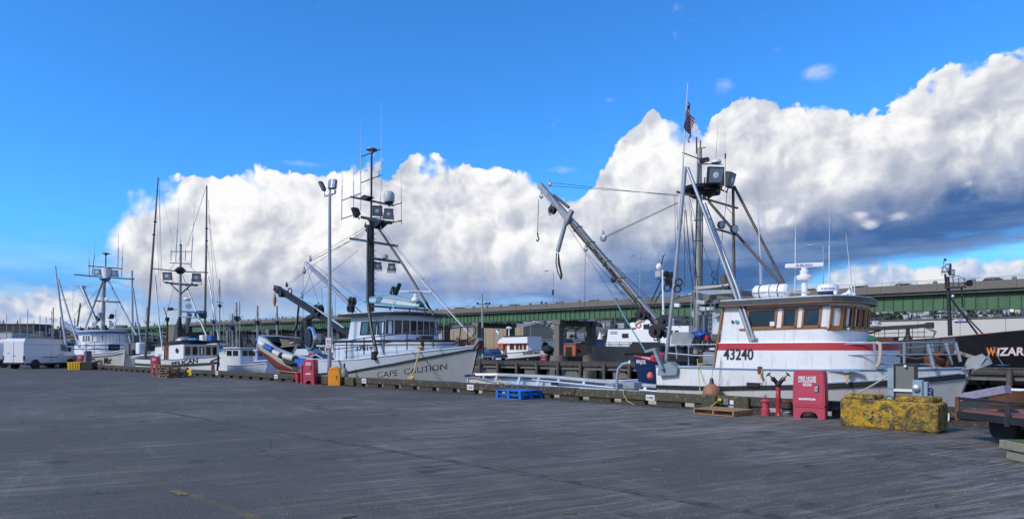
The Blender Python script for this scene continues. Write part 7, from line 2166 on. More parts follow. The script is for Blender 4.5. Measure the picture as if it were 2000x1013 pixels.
def dark_hull_boat():
 y = YP + 12; yn = y - 3
 t = thing('work_boat', 'black hulled vessel with white deckhouse numbered 35265 beyond the far pier', 'work boat', P(1215, 705, y=yn))
 xs, xb = P(1290, 680, y=yn).x, P(1147, 678, y=yn + 2).x
 zt = P(1200, 678, y=yn).z
 H = Hull(xs, xb, y, 3.0, [(xb - 1, zt + .3), (xs + 1, zt - .1)], rake=-.8, full=3.2, tr=.9)
 part('hull', H.band(None, None, 6), mat('blue_black_hull', (.03, .036, .045), .6, var=.3, scale=.8, dirt=.3, dirtc=(.09, .10, .11), streak=.4, streakc=(.10, .11, .12), bump=.1), t, True); part('transom', H.transom(), black, t); part('deck', H.deck(-.4), darkst, t)
 zb = P(1200, 679, y=yn).z
 a, b, c, d = P(1183, 679, y=yn + .6), P(1283, 679, y=yn + .6), P(1283, 637, y=yn + .6), P(1188, 643, y=yn + .6)
 part('deckhouse', MB().prism([a, P(1230, 679, y=yn + .6), P(1236, 669, y=yn + .6), P(1283, 668, y=yn + .6), P(1283, 643, y=yn + .6), d], (0, 4.4, 0)), whitec, t)
 part('pilot_house', MB().prism([P(1243, 643, y=yn + 1), P(1290, 643, y=yn + 1), P(1290, 624, y=yn + 1), P(1243, 625, y=yn + 1)], (0, 3.4, 0)), whitec, t)
 part('after_house', MB().prism([P(1290, 676, y=yn + 1), P(1345, 676, y=yn + 1), P(1345, 636, y=yn + 1), P(1290, 636, y=yn + 1)], (0, 3.4, 0)), whitec, t)
 part('black_casing', MB().prism([P(1217, 690, y=yn - .1), P(1290, 690, y=yn - .1), P(1290, 669, y=yn - .1), P(1236, 667, y=yn - .1)], (0, 1, 0)), black, t)
 part('number', text_mb('35265', P(1201, 650, y=yn).x - P(1187, 650, y=yn).x, .42, P(1187, 652, y=yn) + Vector((0, .55, 0)), (1, 0, 0), (0, 0, 1), .01, .02), mat('grey_lettering', (.2, .2, .22), .6), t)
 for (x0, y0, x1, y1, yy) in ((1215, 651, 1227, 659, .55), (1257, 633, 1266, 644, .95), (1296, 645, 1303, 653, .95), (1307, 645, 1314, 653, .95), (1318, 645, 1325, 653, .95)):
  p, q = P(x0, y0, y=yn + yy), P(x1, y1, y=yn + yy)
  o = part('window', MB().box(p.x, q.x, yn + yy - .05, yn + yy + .03, q.z, p.z), black, t); part('pane', MB().box(p.x + .06, q.x - .06, yn + yy - .07, yn + yy - .055, q.z + .06, p.z - .06), glass, o)
 part('life_ring', MB().torus(P(1247, 635, y=yn + .95), .32, .09, (0, 1, 0), 16, 6), mat('life_ring_orange', (.6, .12, .04), .5), t, True)
 for px in (1190, 1210, 1230, 1250): PL(t, 'rail_post', [(px, 679), (px, 668)], 1., darkst, yn + .3)
 PL(t, 'rail', [(1183, 668), (1283, 668)], 1., darkst, yn + .3); PL(t, 'rail', [(1183, 673), (1283, 673)], 1., darkst, yn + .3)
 for i, (px, w) in enumerate(((1200, 12), (1217, 18), (1238, 12), (1225, 8))): part('roof_gear', jag(MB().obox(P(px, 637 - i, y=yn + 3), (w * .07, .8, .5 + .1 * i), ch=.05), .06, i), (darkst, alud, whitec, darkst)[i], t)
 PL(t, 'mast', [(1296, 640), (1294.5, 527)], 4.4, whitec, yn + 2, 8)
 part('radome', MB().sphere(P(1287.5, 521, y=yn + 2), (.42, .42, .5), 14, 8), whitec, t, True)
 part('lamp_box', MB().obox(P(1287, 535, y=yn + 2), (.9, .6, .9), ch=.08), alu, t)
 PL(t, 'strut', [(1272, 588), (1292, 545)], 2.4, darkst, yn + 2); PL(t, 'strut', [(1279, 590), (1304, 548)], 2.4, darkst, yn + 2); PL(t, 'strut', [(1283, 545), (1312, 545)], 2.4, darkst, yn + 2)
 for px, py in ((1301, 535), (1311, 537), (1304, 547), (1313, 556)): part('floodlight', MB().lathe([(.2, -.3), (.42, 0), (.42, .2), (.3, .24)], P(px, py, y=yn + 2), (.7, -.7, 0), 12), black, t, True)
 PL(t, 'topmast', [(1291, 522), (1293, 510), (1296, 500)], 2, darkst, yn + 2)
 part('wind_sensor', MB().beam(P(1292, 501, y=yn + 2), P(1301, 497, y=yn + 2), .08, .06), darkst, t)


dark_hull_boat()


def blue_bow_boat():
 y = 9.6; yn = 8.2
 xb, xs = P(1238, 690, y=y).x, P(1238, 690, y=y).x + 9
 zt = P(1240, 690, y=y).z
 H = Hull(xs, xb, y, 1.5, [(xb - 1, zt + .05), (xb + 1.5, zt - .32), (xs, zt - .5)], rake=-.9, full=2.2, tr=.8, um=.4, wfull=1.3)
 t = thing('blue_boat', 'dark blue boat with red gunwale and white name, bow beyond the white boat stern', 'boat', ((xs + xb) / 2, y, -2.2))
 hb_ = H.band(None, None, 8)
 part('hull', hb_, navy, t, True); part('transom', H.transom(), navy, t); part('deck', H.deck(-.35), alud, t); part('bulwark_lining', H.inner(-.35), white, t)
 H.cap(t, redp, .04)
 p = P(1243, 711.5, y=8.9); u = P(1263, 714, y=8.3) - p; u.z = -.02
 part('name_lettering', project(text_mb('MAJOR', u.length * .95, .24, p, u, (0, 0, 1), .03), hb_, P(1252, 706, y=8.6) - CAM, .03), inkw, t)
 part('cabin', MB().box(xb + 3.2, xb + 7, y - .9, y + .9, .6, 2.2), whitec, t); part('cabin_roof', MB().box(xb + 3, xb + 7.2, y - 1, y + 1, 2.203, 2.3), whitec, t)
 for k in range(3):
  o = part('window', MB().box(xb + 3.5 + k * 1.1, xb + 4.3 + k * 1.1, y - .95, y - .905, 1.5, 2.0), darkst, t); part('pane', MB().box(xb + 3.56 + k * 1.1, xb + 4.24 + k * 1.1, y - .965, y - .952, 1.55, 1.95), glass, o)
 part('gear_pile', jag(MB().sphere((xb + 1.6, y, 1.2), (.7, .6, .35), 12, 7), .06), redp, t)


blue_bow_boat()


def crab_boat():
 y = YP + 14.5; yn = YP + 11
 t = thing('crab_boat', 'large black steel fishing vessel with WIZARD in white and orange on its bow', 'fishing vessel', P(1850, 720, y=yn))
 pts = [(1655, 668), (1740, 666), (1830, 660), (1900, 654), (1960, 648), (2040, 641), (2120, 633)]
 sh = [(P(a, b, y=yn).x, P(a, b, y=yn).z) for a, b in pts]
 xs, xb = sh[0][0], sh[-1][0] + 6
 H = Hull(xs, xb, y, 3.5, sh + [(xb, sh[-1][1] + .4)], rake=2.5, full=2.8, tr=.95, um=.65)
 zs = lambda u: interp(H.sheer, xs + (xb - xs) * u) - 1.15
 low = H.band(None, zs, 6)
 part('hull', low, mat('glossy_black_hull', (.012, .014, .018), .25, var=.2, dirt=.1, bump=.05), t, True)
 sm = mat('bulwark_glare_grey', (.13, .15, .18), .35, .5, var=.35, scale=1.2, dirt=.3, dirtc=(.1, .07, .05), streak=.5, streakc=(.28, .30, .33), bump=.1)  # glare on the black bulwark, painted in as a lighter grey
 ub = H.band(zs, None, 3); part('bulwark', ub, MATS['glossy_black_hull'], t, True)
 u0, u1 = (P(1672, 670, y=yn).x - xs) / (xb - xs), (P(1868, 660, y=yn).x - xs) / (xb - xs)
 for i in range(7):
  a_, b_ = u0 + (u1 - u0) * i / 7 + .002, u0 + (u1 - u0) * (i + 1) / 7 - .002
  part('bulwark_glare_strip', MB().loft([[H.S(u, H.vz(u, zs(u) - .45 + (1.5 + .0) * j / 3), -1) + Vector((0, -.03, 0)) for j in range(4)] for u in (a_, (a_ + b_) / 2, b_)]), sm, t)
 part('transom', H.transom(), black, t); part('deck', H.deck(-.8), rust, t); H.cap(t, rust, .05)
 # black forward bulwark and the name
 s0 = P(1926, 690, y=yn); wd = P(1999, 687, y=yn).x - s0.x
 def word(tx, x0, x1, m, off, grow=0., nm='name_lettering'):
  o = Vector((x0 - grow, yn - .5, P(1950, 694.5, y=yn).z - grow)); u = Vector((1, 0, .03))
  part(nm, project(text_mb(tx, x1 - x0 + 2 * grow, .74 + 2 * grow, o, u, (0, 0, 1), .03 + grow * .2, 0, .12), low, (0, 1, 0), off), m, t)
 word('W', s0.x, s0.x + wd * .24, inkr, .03, .07, 'name_outline'); word('W', s0.x, s0.x + wd * .24, inko, .05)
 word('IZARD', s0.x + wd * .27, s0.x + wd * 1.22, inkr, .03, .07, 'name_outline'); word('IZARD', s0.x + wd * .27, s0.x + wd * 1.22, inkw, .05)
 # masts and crane
 ym = y
 PL(t, 'mast', [(1856, 655), (1851, 540)], [8, 6], darkst, ym, 10); PL(t, 'mast', [(1848, 560), (1846, 535)], 4, darkst, ym)
 for px, py, n in ((1845, 527, (.3, -.9, .1)), (1853, 521, (-.4, -.8, .1)), (1858, 532, (.8, -.5, 0))): flood(t, P(px, py, y=ym), n, .55, .62)
 PL(t, 'light_pole', [(1843.5, 530), (1843.5, 508)], 1.4, darkst, ym); part('sensor', MB().obox(P(1846, 507, y=ym), (.2, .2, .25)), darkst, t)
 part('platform', MB().beam(P(1846, 562, y=ym), P(1886, 560, y=ym), .8, .14), darkst, t)
 for px in (1850, 1862, 1873, 1884): PL(t, 'rail_post', [(px, 561), (px - 1, 541)], 1.4, darkst, ym)
 PL(t, 'rail', [(1849, 542), (1872, 538), (1887, 547)], 1.4, darkst, ym); PL(t, 'rail', [(1849, 551), (1887, 552)], 1.2, darkst, ym)
 part('horn', MB().lathe([(.1, -.2), (.3, .1), (.35, .35)], P(1889, 553, y=ym), (.8, -.6, 0), 12), darkst, t, True)
 PL(t, 'mast', [(1880, 600), (1878, 562)], 3.4, darkst, ym); PL(t, 'mast_brace', [(1857, 582), (1909, 652)], 4, darkst, ym - .3); PL(t, 'mast_brace', [(1880, 610), (1920, 652)], 3, darkst, ym - .3)
 part('work_lamp', MB().sphere(P(1861, 578, y=ym - .4), .14, 10, 7), whitec, t, True)
 part('crane_arm', MB().beam(P(1668, 652, y=ym), P(1680, 645, y=ym), .5, .4).beam(P(1678, 643, y=ym), P(1792, 637, y=ym), .4, .42, ch=.05).beam(P(1790, 637, y=ym), P(1812, 635, y=ym), .5, .4, ch=.05), darkst, t, kind='stuff')
 PL(t, 'crane_strut', [(1672, 655), (1720, 645)], 4, darkst, ym); part('crane_post', MB().lathe([(.5, 0), (.2, .6), (.18, 1.5)], P(1773, 664, y=ym), (0, 0, 1), 10), darkst, t)
 part('crane_head', MB().obox(P(1816, 635, y=ym), (.7, .6, .6), ch=.06), darkst, t)
 for i in range(3): PL(t, 'guard_frame', [(1805 + i * 6, 640), (1825 + i * 2, 648), (1822, 660 - i)], 1.3, darkst, ym - .3)
 for px in (1685, 1708, 1728, 1755, 1782, 1805): PL(t, 'rail_post', [(px, 662), (px, 641)], 1.3, darkst, ym - 1)
 PL(t, 'rail', [(1680, 652), (1810, 648)], 1.3, darkst, ym - 1); PL(t, 'rail', [(1680, 659), (1825, 657)], 2.2, darkst, ym - 1)
 part('net_heap', jag(MB().sphere(P(1690, 663, y=yn + 1), (1.2, .8, .5), 14, 8), .12), mat('green_net', (.03, .16, .09), .8), t)
 part('deck_hatch', MB().obox(P(1720, 662, y=ym), (3, 2, .4), ch=.05), rust, t)
 part('anchor_line', MB().tube(T((1940, 676), (1948, 695), (1962, 716), y=yn - .4), .04, 6), mat('green_rope', (.06, .25, .18), .8), t)
 b = P(1958, 718, y=YP + .4); b2 = thing('paint_tub', 'small blue and white tub on the far pier under the black bow', 'tub', b)
 part('tub', MB().lathe([(.2, 0), (.24, .3), (.5, .32), (.5, .36)], b - Vector((0, 0, .1)), (0, 0, 1), 14), bluep, b2)
 # rust brown drum and chains on the near bow
 solo('rusty_drum', 'rusty steel drum seen through the bow rails of the white boat', 'drum', MB().lathe([(.55, 0), (.55, 1.3), (.5, 1.32)], P(1838, 718, y=YP + 2), (0, 0, 1), 16), rust, smooth=True)


crab_boat()


# ================================================================== further moored boats between the near ones
def small_boat(label, px0, px1, pyd, y, hm, cab, masts, bow=1, cm=None, band=None, cat='boat', group='boats moored in the basin beyond'):
 """px0, px1: ends; pyd: bearing of the sheer; cab: (px0, px1, top, base) of the house; masts: (px, top, base, width)"""
 a, b = P(px0, pyd, y=y), P(px1, pyd - 3, y=y)
 xs, xb = (a.x, b.x) if bow > 0 else (b.x, a.x)
 hw = max(.9, abs(xb - xs) * .15); yc = y + hw * .0 + .0
 H = Hull(xs, xb, y + hw, hw, [(min(xs, xb), a.z + (.25 if bow < 0 else 0)), ((xs + xb) / 2, a.z), (max(xs, xb), a.z + (.25 if bow > 0 else 0))], rake=.8 * bow, full=2.3, tr=.85)
 t = thing('moored_boat', label, cat, ((xs + xb) / 2, y + hw, -2.2), group)
 part('hull', H.band(None, None, 5, 20), hm, t, True); part('transom', H.transom(), hm, t); part('deck', H.deck(-.3), alud, t)
 H.cap(t, band or whitec, .05)
 for (c0, c1, top, base) in cab:
  p, q = P(c0, top, y=y + hw * .4), P(c1, base, y=y + hw * .4)
  o = part('cabin', MB().prism([(p.x, p.y, q.z - .6), (q.x, p.y, q.z - .6), (q.x - .1, p.y, p.z), (p.x + .1, p.y, p.z)], (0, hw * 1.2, 0)), cm or whitec, t)
  part('cabin_roof', MB().box(p.x - .1, q.x + .15, p.y - .15, p.y + hw * 1.2 + .15, p.z + .004, p.z + .1), band or whitec, t)
  n = max(2, int((q.x - p.x) / 1.1)); h = p.z - q.z
  for i in range(n):
   xa = p.x + .25 + (q.x - p.x - .4) * i / n; xe = xa + (q.x - p.x - .4) / n * .74
   w = part('window', MB().box(xa, xe, p.y - .04, p.y - .004, p.z - h * .55, p.z - h * .16), darkst, t); part('pane', MB().box(xa + .04, xe - .04, p.y - .055, p.y - .042, p.z - h * .52, p.z - h * .19), glass, w)
  # forward facing windows
  for i in range(2):
   part('front_window', MB().box(q.x - .09, q.x + .01, p.y + .2 + i * hw * .55, p.y + .2 + i * hw * .55 + hw * .4, p.z - h * .55, p.z - h * .16), glass, t)
 for (mx, mt, mbase, w) in masts:
  PL(t, 'mast', [(mx, mbase), (mx, mt)], w, mastg, y + hw, 8)
  PL(t, 'yard', [(mx - 7, mt + (mbase - mt) * .3), (mx + 7, mt + (mbase - mt) * .32)], 1.2, darkst, y + hw)
  wirep(t, (mx, mt + 3), (mx + 16, mbase), y + hw, .013); wirep(t, (mx, mt + 3), (mx - 16, mbase), y + hw, .013)
  part('mast_gear', jag(MB().obox(P(mx, mt + (mbase - mt) * .36, y=y + hw), (.4, .3, .3)), .08), darkst, t)
 return t


small_boat('white cabin boat with dark lower hull right of the trolling boat bow', 440, 499, 713, 6.5, whitec, [(441, 470, 680, 706)], [(454, 612, 690, 3), (462, 590, 680, 3.4)], cm=white)
small_boat('white and blue boat with square cabin before the raised skiff', 452, 530, 705, 11, mat('blue_topsides', (.14, .2, .36), .5), [(476, 503, 685, 702)], [(503, 597, 690, 4)], cm=mat('pale_blue_cabin', (.30, .38, .56), .5))
small_boat('grey masted boat whose mast stands behind the black boom', 520, 570, 700, 16, alud, [(528, 550, 672, 690)], [(541, 597, 690, 4)])
small_boat('white boat with aluminium top seen between skiff and grey bow', 616, 668, 694, 13, whitec, [(622, 652, 676, 692)], [(649, 600, 680, 2)])
small_boat('motor boat behind the skiff and silver power block', 640, 700, 680, 30, whitec, [(655, 680, 664, 676)], [])
small_boat('small white boat beyond the blue trimmed boat with thin mast', 268, 300, 690, 14, whitec, [(276, 294, 676, 690)], [(287, 600, 688, 2.6)])
small_boat('dark hulled boat in the clutter behind the van bonnet', 98, 140, 690, 14, darkst, [(106, 126, 676, 690)], [(118, 618, 685, 2), (97, 640, 680, 1.6)])
small_boat('grey fishing boat behind the leaning galvanised poles', 60, 120, 684, 30, alud, [(84, 104, 668, 680)], [(104, 600, 676, 2), (126, 634, 680, 2)], cm=alud)
small_boat('low brown boat beyond the van with netting frames', 108, 160, 676, 60, brownst, [(120, 138, 664, 674)], [(146, 620, 670, 2)], cm=alud)
small_boat('white boat with tall slim mast between the trolling poles', 395, 440, 690, 18, whitec, [(405, 425, 672, 688)], [(429, 545, 690, 2.6), (417, 600, 680, 1.8)])
small_boat('sailing boat with tan mast beyond the raised skiff bow', 470, 506, 690, 34, whitec, [(480, 496, 682, 690)], [(468, 588, 684, 2)])
b = P(940, 703, y=YP - 3); b.z = -2.2
t = thing('painted_mast', 'grey painted mast with lamps and black bands rising right of the grey bow', 'mast', b)
PL(t, 'mast', [(943, 700), (942, 600), (941, 572)], [5, 4, 3], mastg, YP - 3, 8); PL(t, 'black_band', [(943, 690), (942.5, 640)], 5.4, darkst, YP - 3, 8)
PL(t, 'light_arm', [(930, 593), (957, 594)], 1.6, darkst, YP - 3)
for px in (933, 950, 956): part('mast_light', MB().sphere(P(px, 592, y=YP - 3), .16, 8, 6), darkst, t, True)
whipant(t, (941, 575), (941, 548), YP - 3, 1.6); whipant(t, (931, 580), (931, 545), YP - 3, 1.2); whipant(t, (952, 580), (952, 545), YP - 3, 1.2)
wirep(t, (940, 580), (905, 602), YP - 3, .02); wirep(t, (943, 580), (968, 600), YP - 3, .02)
small_boat('red brown low barge under the trailer deck line at right', 1930, 2060, 760, 40, rust, [], [])
small_boat('white runabout in shade beneath the far pier', 995, 1090, 737, 44, whitec, [], [])
small_boat('second white runabout beneath the far pier near the blue bow', 1150, 1240, 742, 44, whitec, [], [])


# ================================================================== bridge
BY = 82.4
def bridge():
 t = thing('highway_bridge', 'long road bridge on green steel girders and concrete columns crossing the whole view', 'bridge', (-100, BY + 6, 0))
 tp = [(P(a, b, y=BY).x, P(a, b, y=BY).z) for a, b in ((2300, 526), (2000, 544), (1640, 563), (1240, 583), (900, 602), (700, 614), (500, 624), (380, 629))]
 bt = [(P(a, b, y=BY).x, P(a, b, y=BY).z) for a, b in ((2300, 594), (2000, 602), (1690, 609), (1240, 619), (900, 630), (700, 637), (500, 644), (380, 648))]
 tp = sorted([(x, z) for x, z in tp]); bt = sorted(bt)
 tp = [(-520, tp[0][1])] + tp + [(130, 9.7)]; bt = [(-520, bt[0][1])] + bt + [(130, 6.3)]
 zt = lambda x: interp(tp, x); zb = lambda x: interp(bt, x)
 xs_ = [-250 + i * 6 for i in range(63)]
 def ribbon(y, f0, f1): return MB().loft([[(x, y, f0(x)), (x, y, f1(x))] for x in xs_])
 ph = 1.0
 def seg_box(x0, x1, y0, y1, fa, fb):
  return MB().add([(x, y, f(x)) for x in (x0, x1) for y in (y0, y1) for f in (fa, fb)], [(0, 1, 3, 2), (4, 6, 7, 5), (0, 4, 5, 1), (2, 3, 7, 6), (0, 2, 6, 4), (1, 5, 7, 3)])
 deck = MB()
 deck.loft([[(x, BY + .25, zt(x) - ph), (x, BY + 12.6, zt(x) - ph), (x, BY + 12.6, zt(x) - ph - .35), (x, BY + .25, zt(x) - ph - .35)] for x in xs_], close=True)
 part('deck', deck, concd, t)
 i = 0
 for a, b in zip(range(-250, 128, 18), range(-232, 146, 18)):
  a2, b2 = a + .01, min(b, 124) - .01
  m = MB(); xx = [a2, (a2 + b2) / 2, b2]
  m.loft([[(x, BY, zt(x) - ph), (x, BY, zt(x) - .0), (x, BY + .25, zt(x) - .0), (x, BY + .25, zt(x) - ph)] for x in xx], close=True); m.face([(a2, BY, zt(a2) - ph), (a2, BY, zt(a2)), (a2, BY + .25, zt(a2)), (a2, BY + .25, zt(a2) - ph)]); m.face([(b2, BY, zt(b2) - ph), (b2, BY, zt(b2)), (b2, BY + .25, zt(b2)), (b2, BY + .25, zt(b2) - ph)])
  part('parapet', m, conc, t)
  m = MB(); m.loft([[(x, BY - .06, zt(x) - ph - .02), (x, BY - .06, zt(x) - ph + .12), (x, BY - .004, zt(x) - ph + .12), (x, BY - .004, zt(x) - ph - .02)] for x in xx], close=True)
  part('parapet_ledge', m, concd, t)
  for gy in (BY + 1.0, BY + 11.4):
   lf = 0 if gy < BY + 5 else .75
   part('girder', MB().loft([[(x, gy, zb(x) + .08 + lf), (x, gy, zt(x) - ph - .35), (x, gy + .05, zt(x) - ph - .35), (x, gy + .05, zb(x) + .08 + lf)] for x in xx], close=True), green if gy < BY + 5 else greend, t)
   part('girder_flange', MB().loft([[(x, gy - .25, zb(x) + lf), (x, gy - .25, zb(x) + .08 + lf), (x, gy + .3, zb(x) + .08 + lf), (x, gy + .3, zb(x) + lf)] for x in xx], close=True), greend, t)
 st = MB()
 x = 60.; k = 0
 stm = mat('stiffener_green', (.05, .13, .07), .6, var=.1)
 while x > -240:
  if k < 260:
   part('stiffener', MB().add([(x + dx, BY + 1. - dy, z) for dx in (-.03, .03) for dy in (.004, .16) for z in (zb(x) + .09, zt(x) - ph - .36)], [(0, 1, 3, 2), (4, 6, 7, 5), (0, 4, 5, 1), (2, 3, 7, 6), (0, 2, 6, 4), (1, 5, 7, 3)]), stm, t)
  k += 1; x -= 1.15
 x = 60.
 while x > -245:
  part('parapet_post', MB().box(x - .22, x + .22, BY - .05, BY + .30, zt(x) - ph * .9, zt(x) + .28), conc, t)
  part('deck_bracket', MB().prism([(x, BY + .05, zt(x) - ph - .06), (x, BY + .99, zt(x) - ph - .06), (x, BY + .99, zt(x) - ph - .7)], (.12, 0, 0)), concd, t)
  x -= 4.1
 rm = galv
 for h in (.42,):
  part('handrail', MB().tube([(x, BY + .12, zt(x) + h) for x in xs_], .035, 5), rm, t); part('handrail', MB().tube([(x, BY + .12, zt(x) + h * .5) for x in xs_], .025, 5), rm, t)
 x = 60.
 while x > -200:
  part('rail_post', MB().tube([(x, BY + .12, zt(x)), (x, BY + .12, zt(x) + .42)], .03, 4), rm, t); x -= 2.05
 pr = MB().loft([[(x, BY + 12.6, zt(x) - ph), (x, BY + 12.6, zt(x) - .1), (x, BY + 12.8, zt(x) - .1), (x, BY + 12.8, zt(x) - ph)] for x in xs_], close=True); part('far_parapet', pr, concd, t)
 for px_ in (P(1093, 690, y=BY + 1.5).x, P(935, 690, y=BY + 1.5).x, -118, -141, -165, -190, P(480, 680, y=BY + 1.5).x - 12, -232, -40, -4 - 60 + 98):
  z0 = zb(px_)
  w = .72
  for cy in (BY + 1.2, BY + 11.4):
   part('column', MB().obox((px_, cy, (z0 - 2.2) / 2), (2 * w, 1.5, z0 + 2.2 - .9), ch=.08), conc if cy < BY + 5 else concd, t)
   part('column_head', MB().prism([(px_ - w - .3, cy - .85, z0 - .9), (px_ + w + .3, cy - .85, z0 - .9), (px_ + w + .3, cy - .85, z0 - .02), (px_ - w - .3, cy - .85, z0 - .02)], (0, 1.7, 0)), conc, t)
   part('column_footing', MB().lathe([(1.7, -3), (1.7, .55), (1.55, .62)], (px_, cy, 0), (0, 0, 1), 20), conc, t)
  part('crossbeam', MB().box(px_ - .6, px_ + .6, BY + 2.05, BY + 10.5, z0 - 1.1, z0 - .03), concd, t)
 # opening span at the left: green truss with concrete towers
 x0, x1 = -405, -252
 zt0, zb0 = zt(-260) - .9, zt(-260) - 4.0
 for yy in (BY + .3, BY + 11.5):
  part('truss_chord', MB().beam((x0, yy, zt0), (x1, yy, zt0), .5, .6), green, t); part('truss_chord', MB().beam((x0, yy, zb0 + .8), (x1, yy, zb0 + .8), .4, .5), green, t)
  n = 22
  for i in range(n):
   xa = x0 + (x1 - x0) * i / n; xb_ = x0 + (x1 - x0) * (i + 1) / n
   part('truss_post', MB().beam((xa, yy, zb0 + .8), (xa, yy, zt0), .4, .4), green, t)
   part('truss_diagonal', MB().beam((xa, yy, zt0 if i % 2 else zb0 + .8), (xb_, yy, zb0 + .8 if i % 2 else zt0), .3, .3), green, t)
 arc = [(x0 + (x1 - x0) * i / 20, BY + .3, zb0 + .6 - 5.5 * (2 * i / 20 - 1) ** 4) for i in range(21)]
 part('arched_chord', MB().tube(arc, .35, 6), green, t)
 part('truss_deck', MB().box(x0, x1, BY, BY + 12, zt0 + .32, zt0 + .7), concd, t)
 for xx in (-262, -404):
  part('bridge_tower', MB().box(xx - 5, xx + 5, BY - 1.5, BY + 13, -2.3, zt0 - .4), conc, t)
  for k in range(3): part('tower_window', MB().box(xx - 3 + k * 2.4, xx - 1.8 + k * 2.4, BY - 1.54, BY - 1.502, 3.5, 5.2), glass, t)
 part('left_approach', MB().box(-900, -409, BY, BY + 12, zt0 - 2.4, zt0 + .3), green, t)
 for px_, a in ((1081, 530), (1250, 501), (836, 545), (1608, 480), (398, 600), (655, 575)):
  x = P(px_, 600, y=BY + .5).x; z = zt(x); top = P(px_, a, y=BY + .5).z
  l = thing('street_lamp', {1081: 'street lamp with banner on the bridge left of the crane hose', 1250: 'street lamp on the bridge right of the long crane boom', 836: 'street lamp on the bridge above the black roofed wheelhouse', 1608: 'street lamp on the bridge behind the open radar', 398: 'street lamp on the bridge beyond the trolling poles', 655: 'street lamp on the bridge near the black boom'}[px_], 'street lamp', (x, BY + .5, z), 'street lamps on the bridge')
  part('pole', MB().tube([(x, BY + .5, z - .3), (x, BY + .5, top)], [.09, .055], 7), galv, l)
  part('arm', MB().tube([(x, BY + .5, top), (x - .5, BY + .5, top + .25), (x - 1.6, BY + .6, top + .3)], .05, 6), galv, l); part('lamp_head', MB().obox((x - 1.9, BY + .6, top + .3), (.8, .3, .16), ch=.04), alu, l)
  if px_ == 1081: part('banner', MB().box(x - .25, x + .25, BY + .32, BY + .36, z + 1.6, z + 2.6), navy, l)
 # traffic: roofs showing above the parapet
 proto = None
 cols = [mat('car_white', (.6, .6, .6), .25, coat=.4, bump=0), mat('car_dark', (.03, .035, .04), .25, coat=.4, bump=0), mat('car_grey', (.2, .21, .22), .25, coat=.4, bump=0)]
 for i, (px_, lab, h, ci) in enumerate(((1008, 'dark car roof passing over the bridge above the tugboat', 1.5, 1), (1098, 'pale car on the bridge just right of the bannered lamp', 1.5, 0), (1165, 'grey car on the bridge left of the crane boom', 1.5, 2), (900, 'dark car on the bridge above the black bow rail', 1.55, 1), (1685, 'dark car on the bridge left of the black mast', 1.5, 1), (1770, 'grey car on the bridge halfway to the black mast', 1.5, 2), (1945, 'dark car on the bridge at the right', 1.6, 1), (1590, 'white car on the bridge behind the radar', 1.5, 0))):
  x = P(px_, 600, y=BY + 4).x; z = zt(x) - ph
  c = thing('bridge_car', lab, 'car', (x, BY + 4, z), 'cars crossing the bridge')
  pf = [(-2.2, .3), (-2.2, .85), (-1.6, .95), (-1.0, h), (.5, h), (1.2, .95), (2.2, .8), (2.2, .3)]
  part('body', MB().prism([(x + a * 1., BY + 3.1, z + b) for a, b in pf], (0, 1.75, 0)), cols[ci], c)
  part('side_glass', MB().prism([(x - 1.3, BY + 3.07, z + .97), (x + 1.0, BY + 3.07, z + .97), (x + .45, BY + 3.07, z + h - .08), (x - .95, BY + 3.07, z + h - .08)], (0, .02, 0)), glass, c)
  for a in (-1.35, 1.35): part('tyre', MB().lathe([(.32, 0), (.32, .2)], (x + a, BY + 3.05, z + .32), (0, 1, 0), 12), rubber, c)
 # two walkers
 for px_, lab in ((1058, 'person in dark clothes walking across the bridge left of the bannered lamp'), (552, 'person in dark clothes standing on the bridge above the raised skiff')):
  x = P(px_, 600, y=BY + .9).x; z = zt(x) - ph + .05
  person(x, BY + .9, z, lab)


def person(x, y, z, label):
 t = thing('person', label, 'person', (x, y, z))
 J = {'pel': (0, 0, .95), 'ch': (0, 0, 1.35), 'nk': (.02, 0, 1.5), 'hd': (.03, 0, 1.66), 'sl': (0, -.19, 1.42), 'el': (-.08, -.24, 1.15), 'hl': (.08, -.24, .92), 'sr': (0, .19, 1.42), 'er': (-.02, .24, 1.15), 'hr': (.16, .22, .95),
  'kl': (.16, -.1, .5), 'fl': (.12, -.1, .05), 'tl': (.27, -.1, .03), 'kr': (-.06, .1, .5), 'fr': (-.26, .1, .1), 'tr': (-.14, .1, .03)}
 Rr = {'pel': .17, 'ch': .17, 'nk': .06, 'hd': .11, 'sl': .07, 'el': .05, 'hl': .035, 'sr': .07, 'er': .05, 'hr': .035, 'kl': .075, 'fl': .045, 'tl': .04, 'kr': .075, 'fr': .045, 'tr': .04}
 E_ = [('pel', 'ch'), ('ch', 'nk'), ('nk', 'hd'), ('ch', 'sl'), ('sl', 'el'), ('el', 'hl'), ('ch', 'sr'), ('sr', 'er'), ('er', 'hr'), ('pel', 'kl'), ('kl', 'fl'), ('fl', 'tl'), ('pel', 'kr'), ('kr', 'fr'), ('fr', 'tr')]
 ks = list(J); me = bpy.data.meshes.new('body'); me.from_pydata([J[k] for k in ks], [(ks.index(a), ks.index(b)) for a, b in E_], [])
 me.materials.append(clothd)
 o = bpy.data.objects.new('body', me); link(o, t); ORG[o] = ORG[t]
 sk = o.modifiers.new('skin', 'SKIN');
 if not me.skin_vertices: pass
 for i, k in enumerate(ks):
  d = me.skin_vertices[0].data[i] if me.skin_vertices else None
  if d: d.radius = (Rr[k], Rr[k]); d.use_root = (k == 'pel')
 o.modifiers.new('sub', 'SUBSURF').levels = 1
 part('face', MB().sphere(Vector((x + .05, y, z + 1.70)), (.10, .085, .12), 10, 8), skinm, t, True)


def _skin_layer():
 pass


pass

bridge()


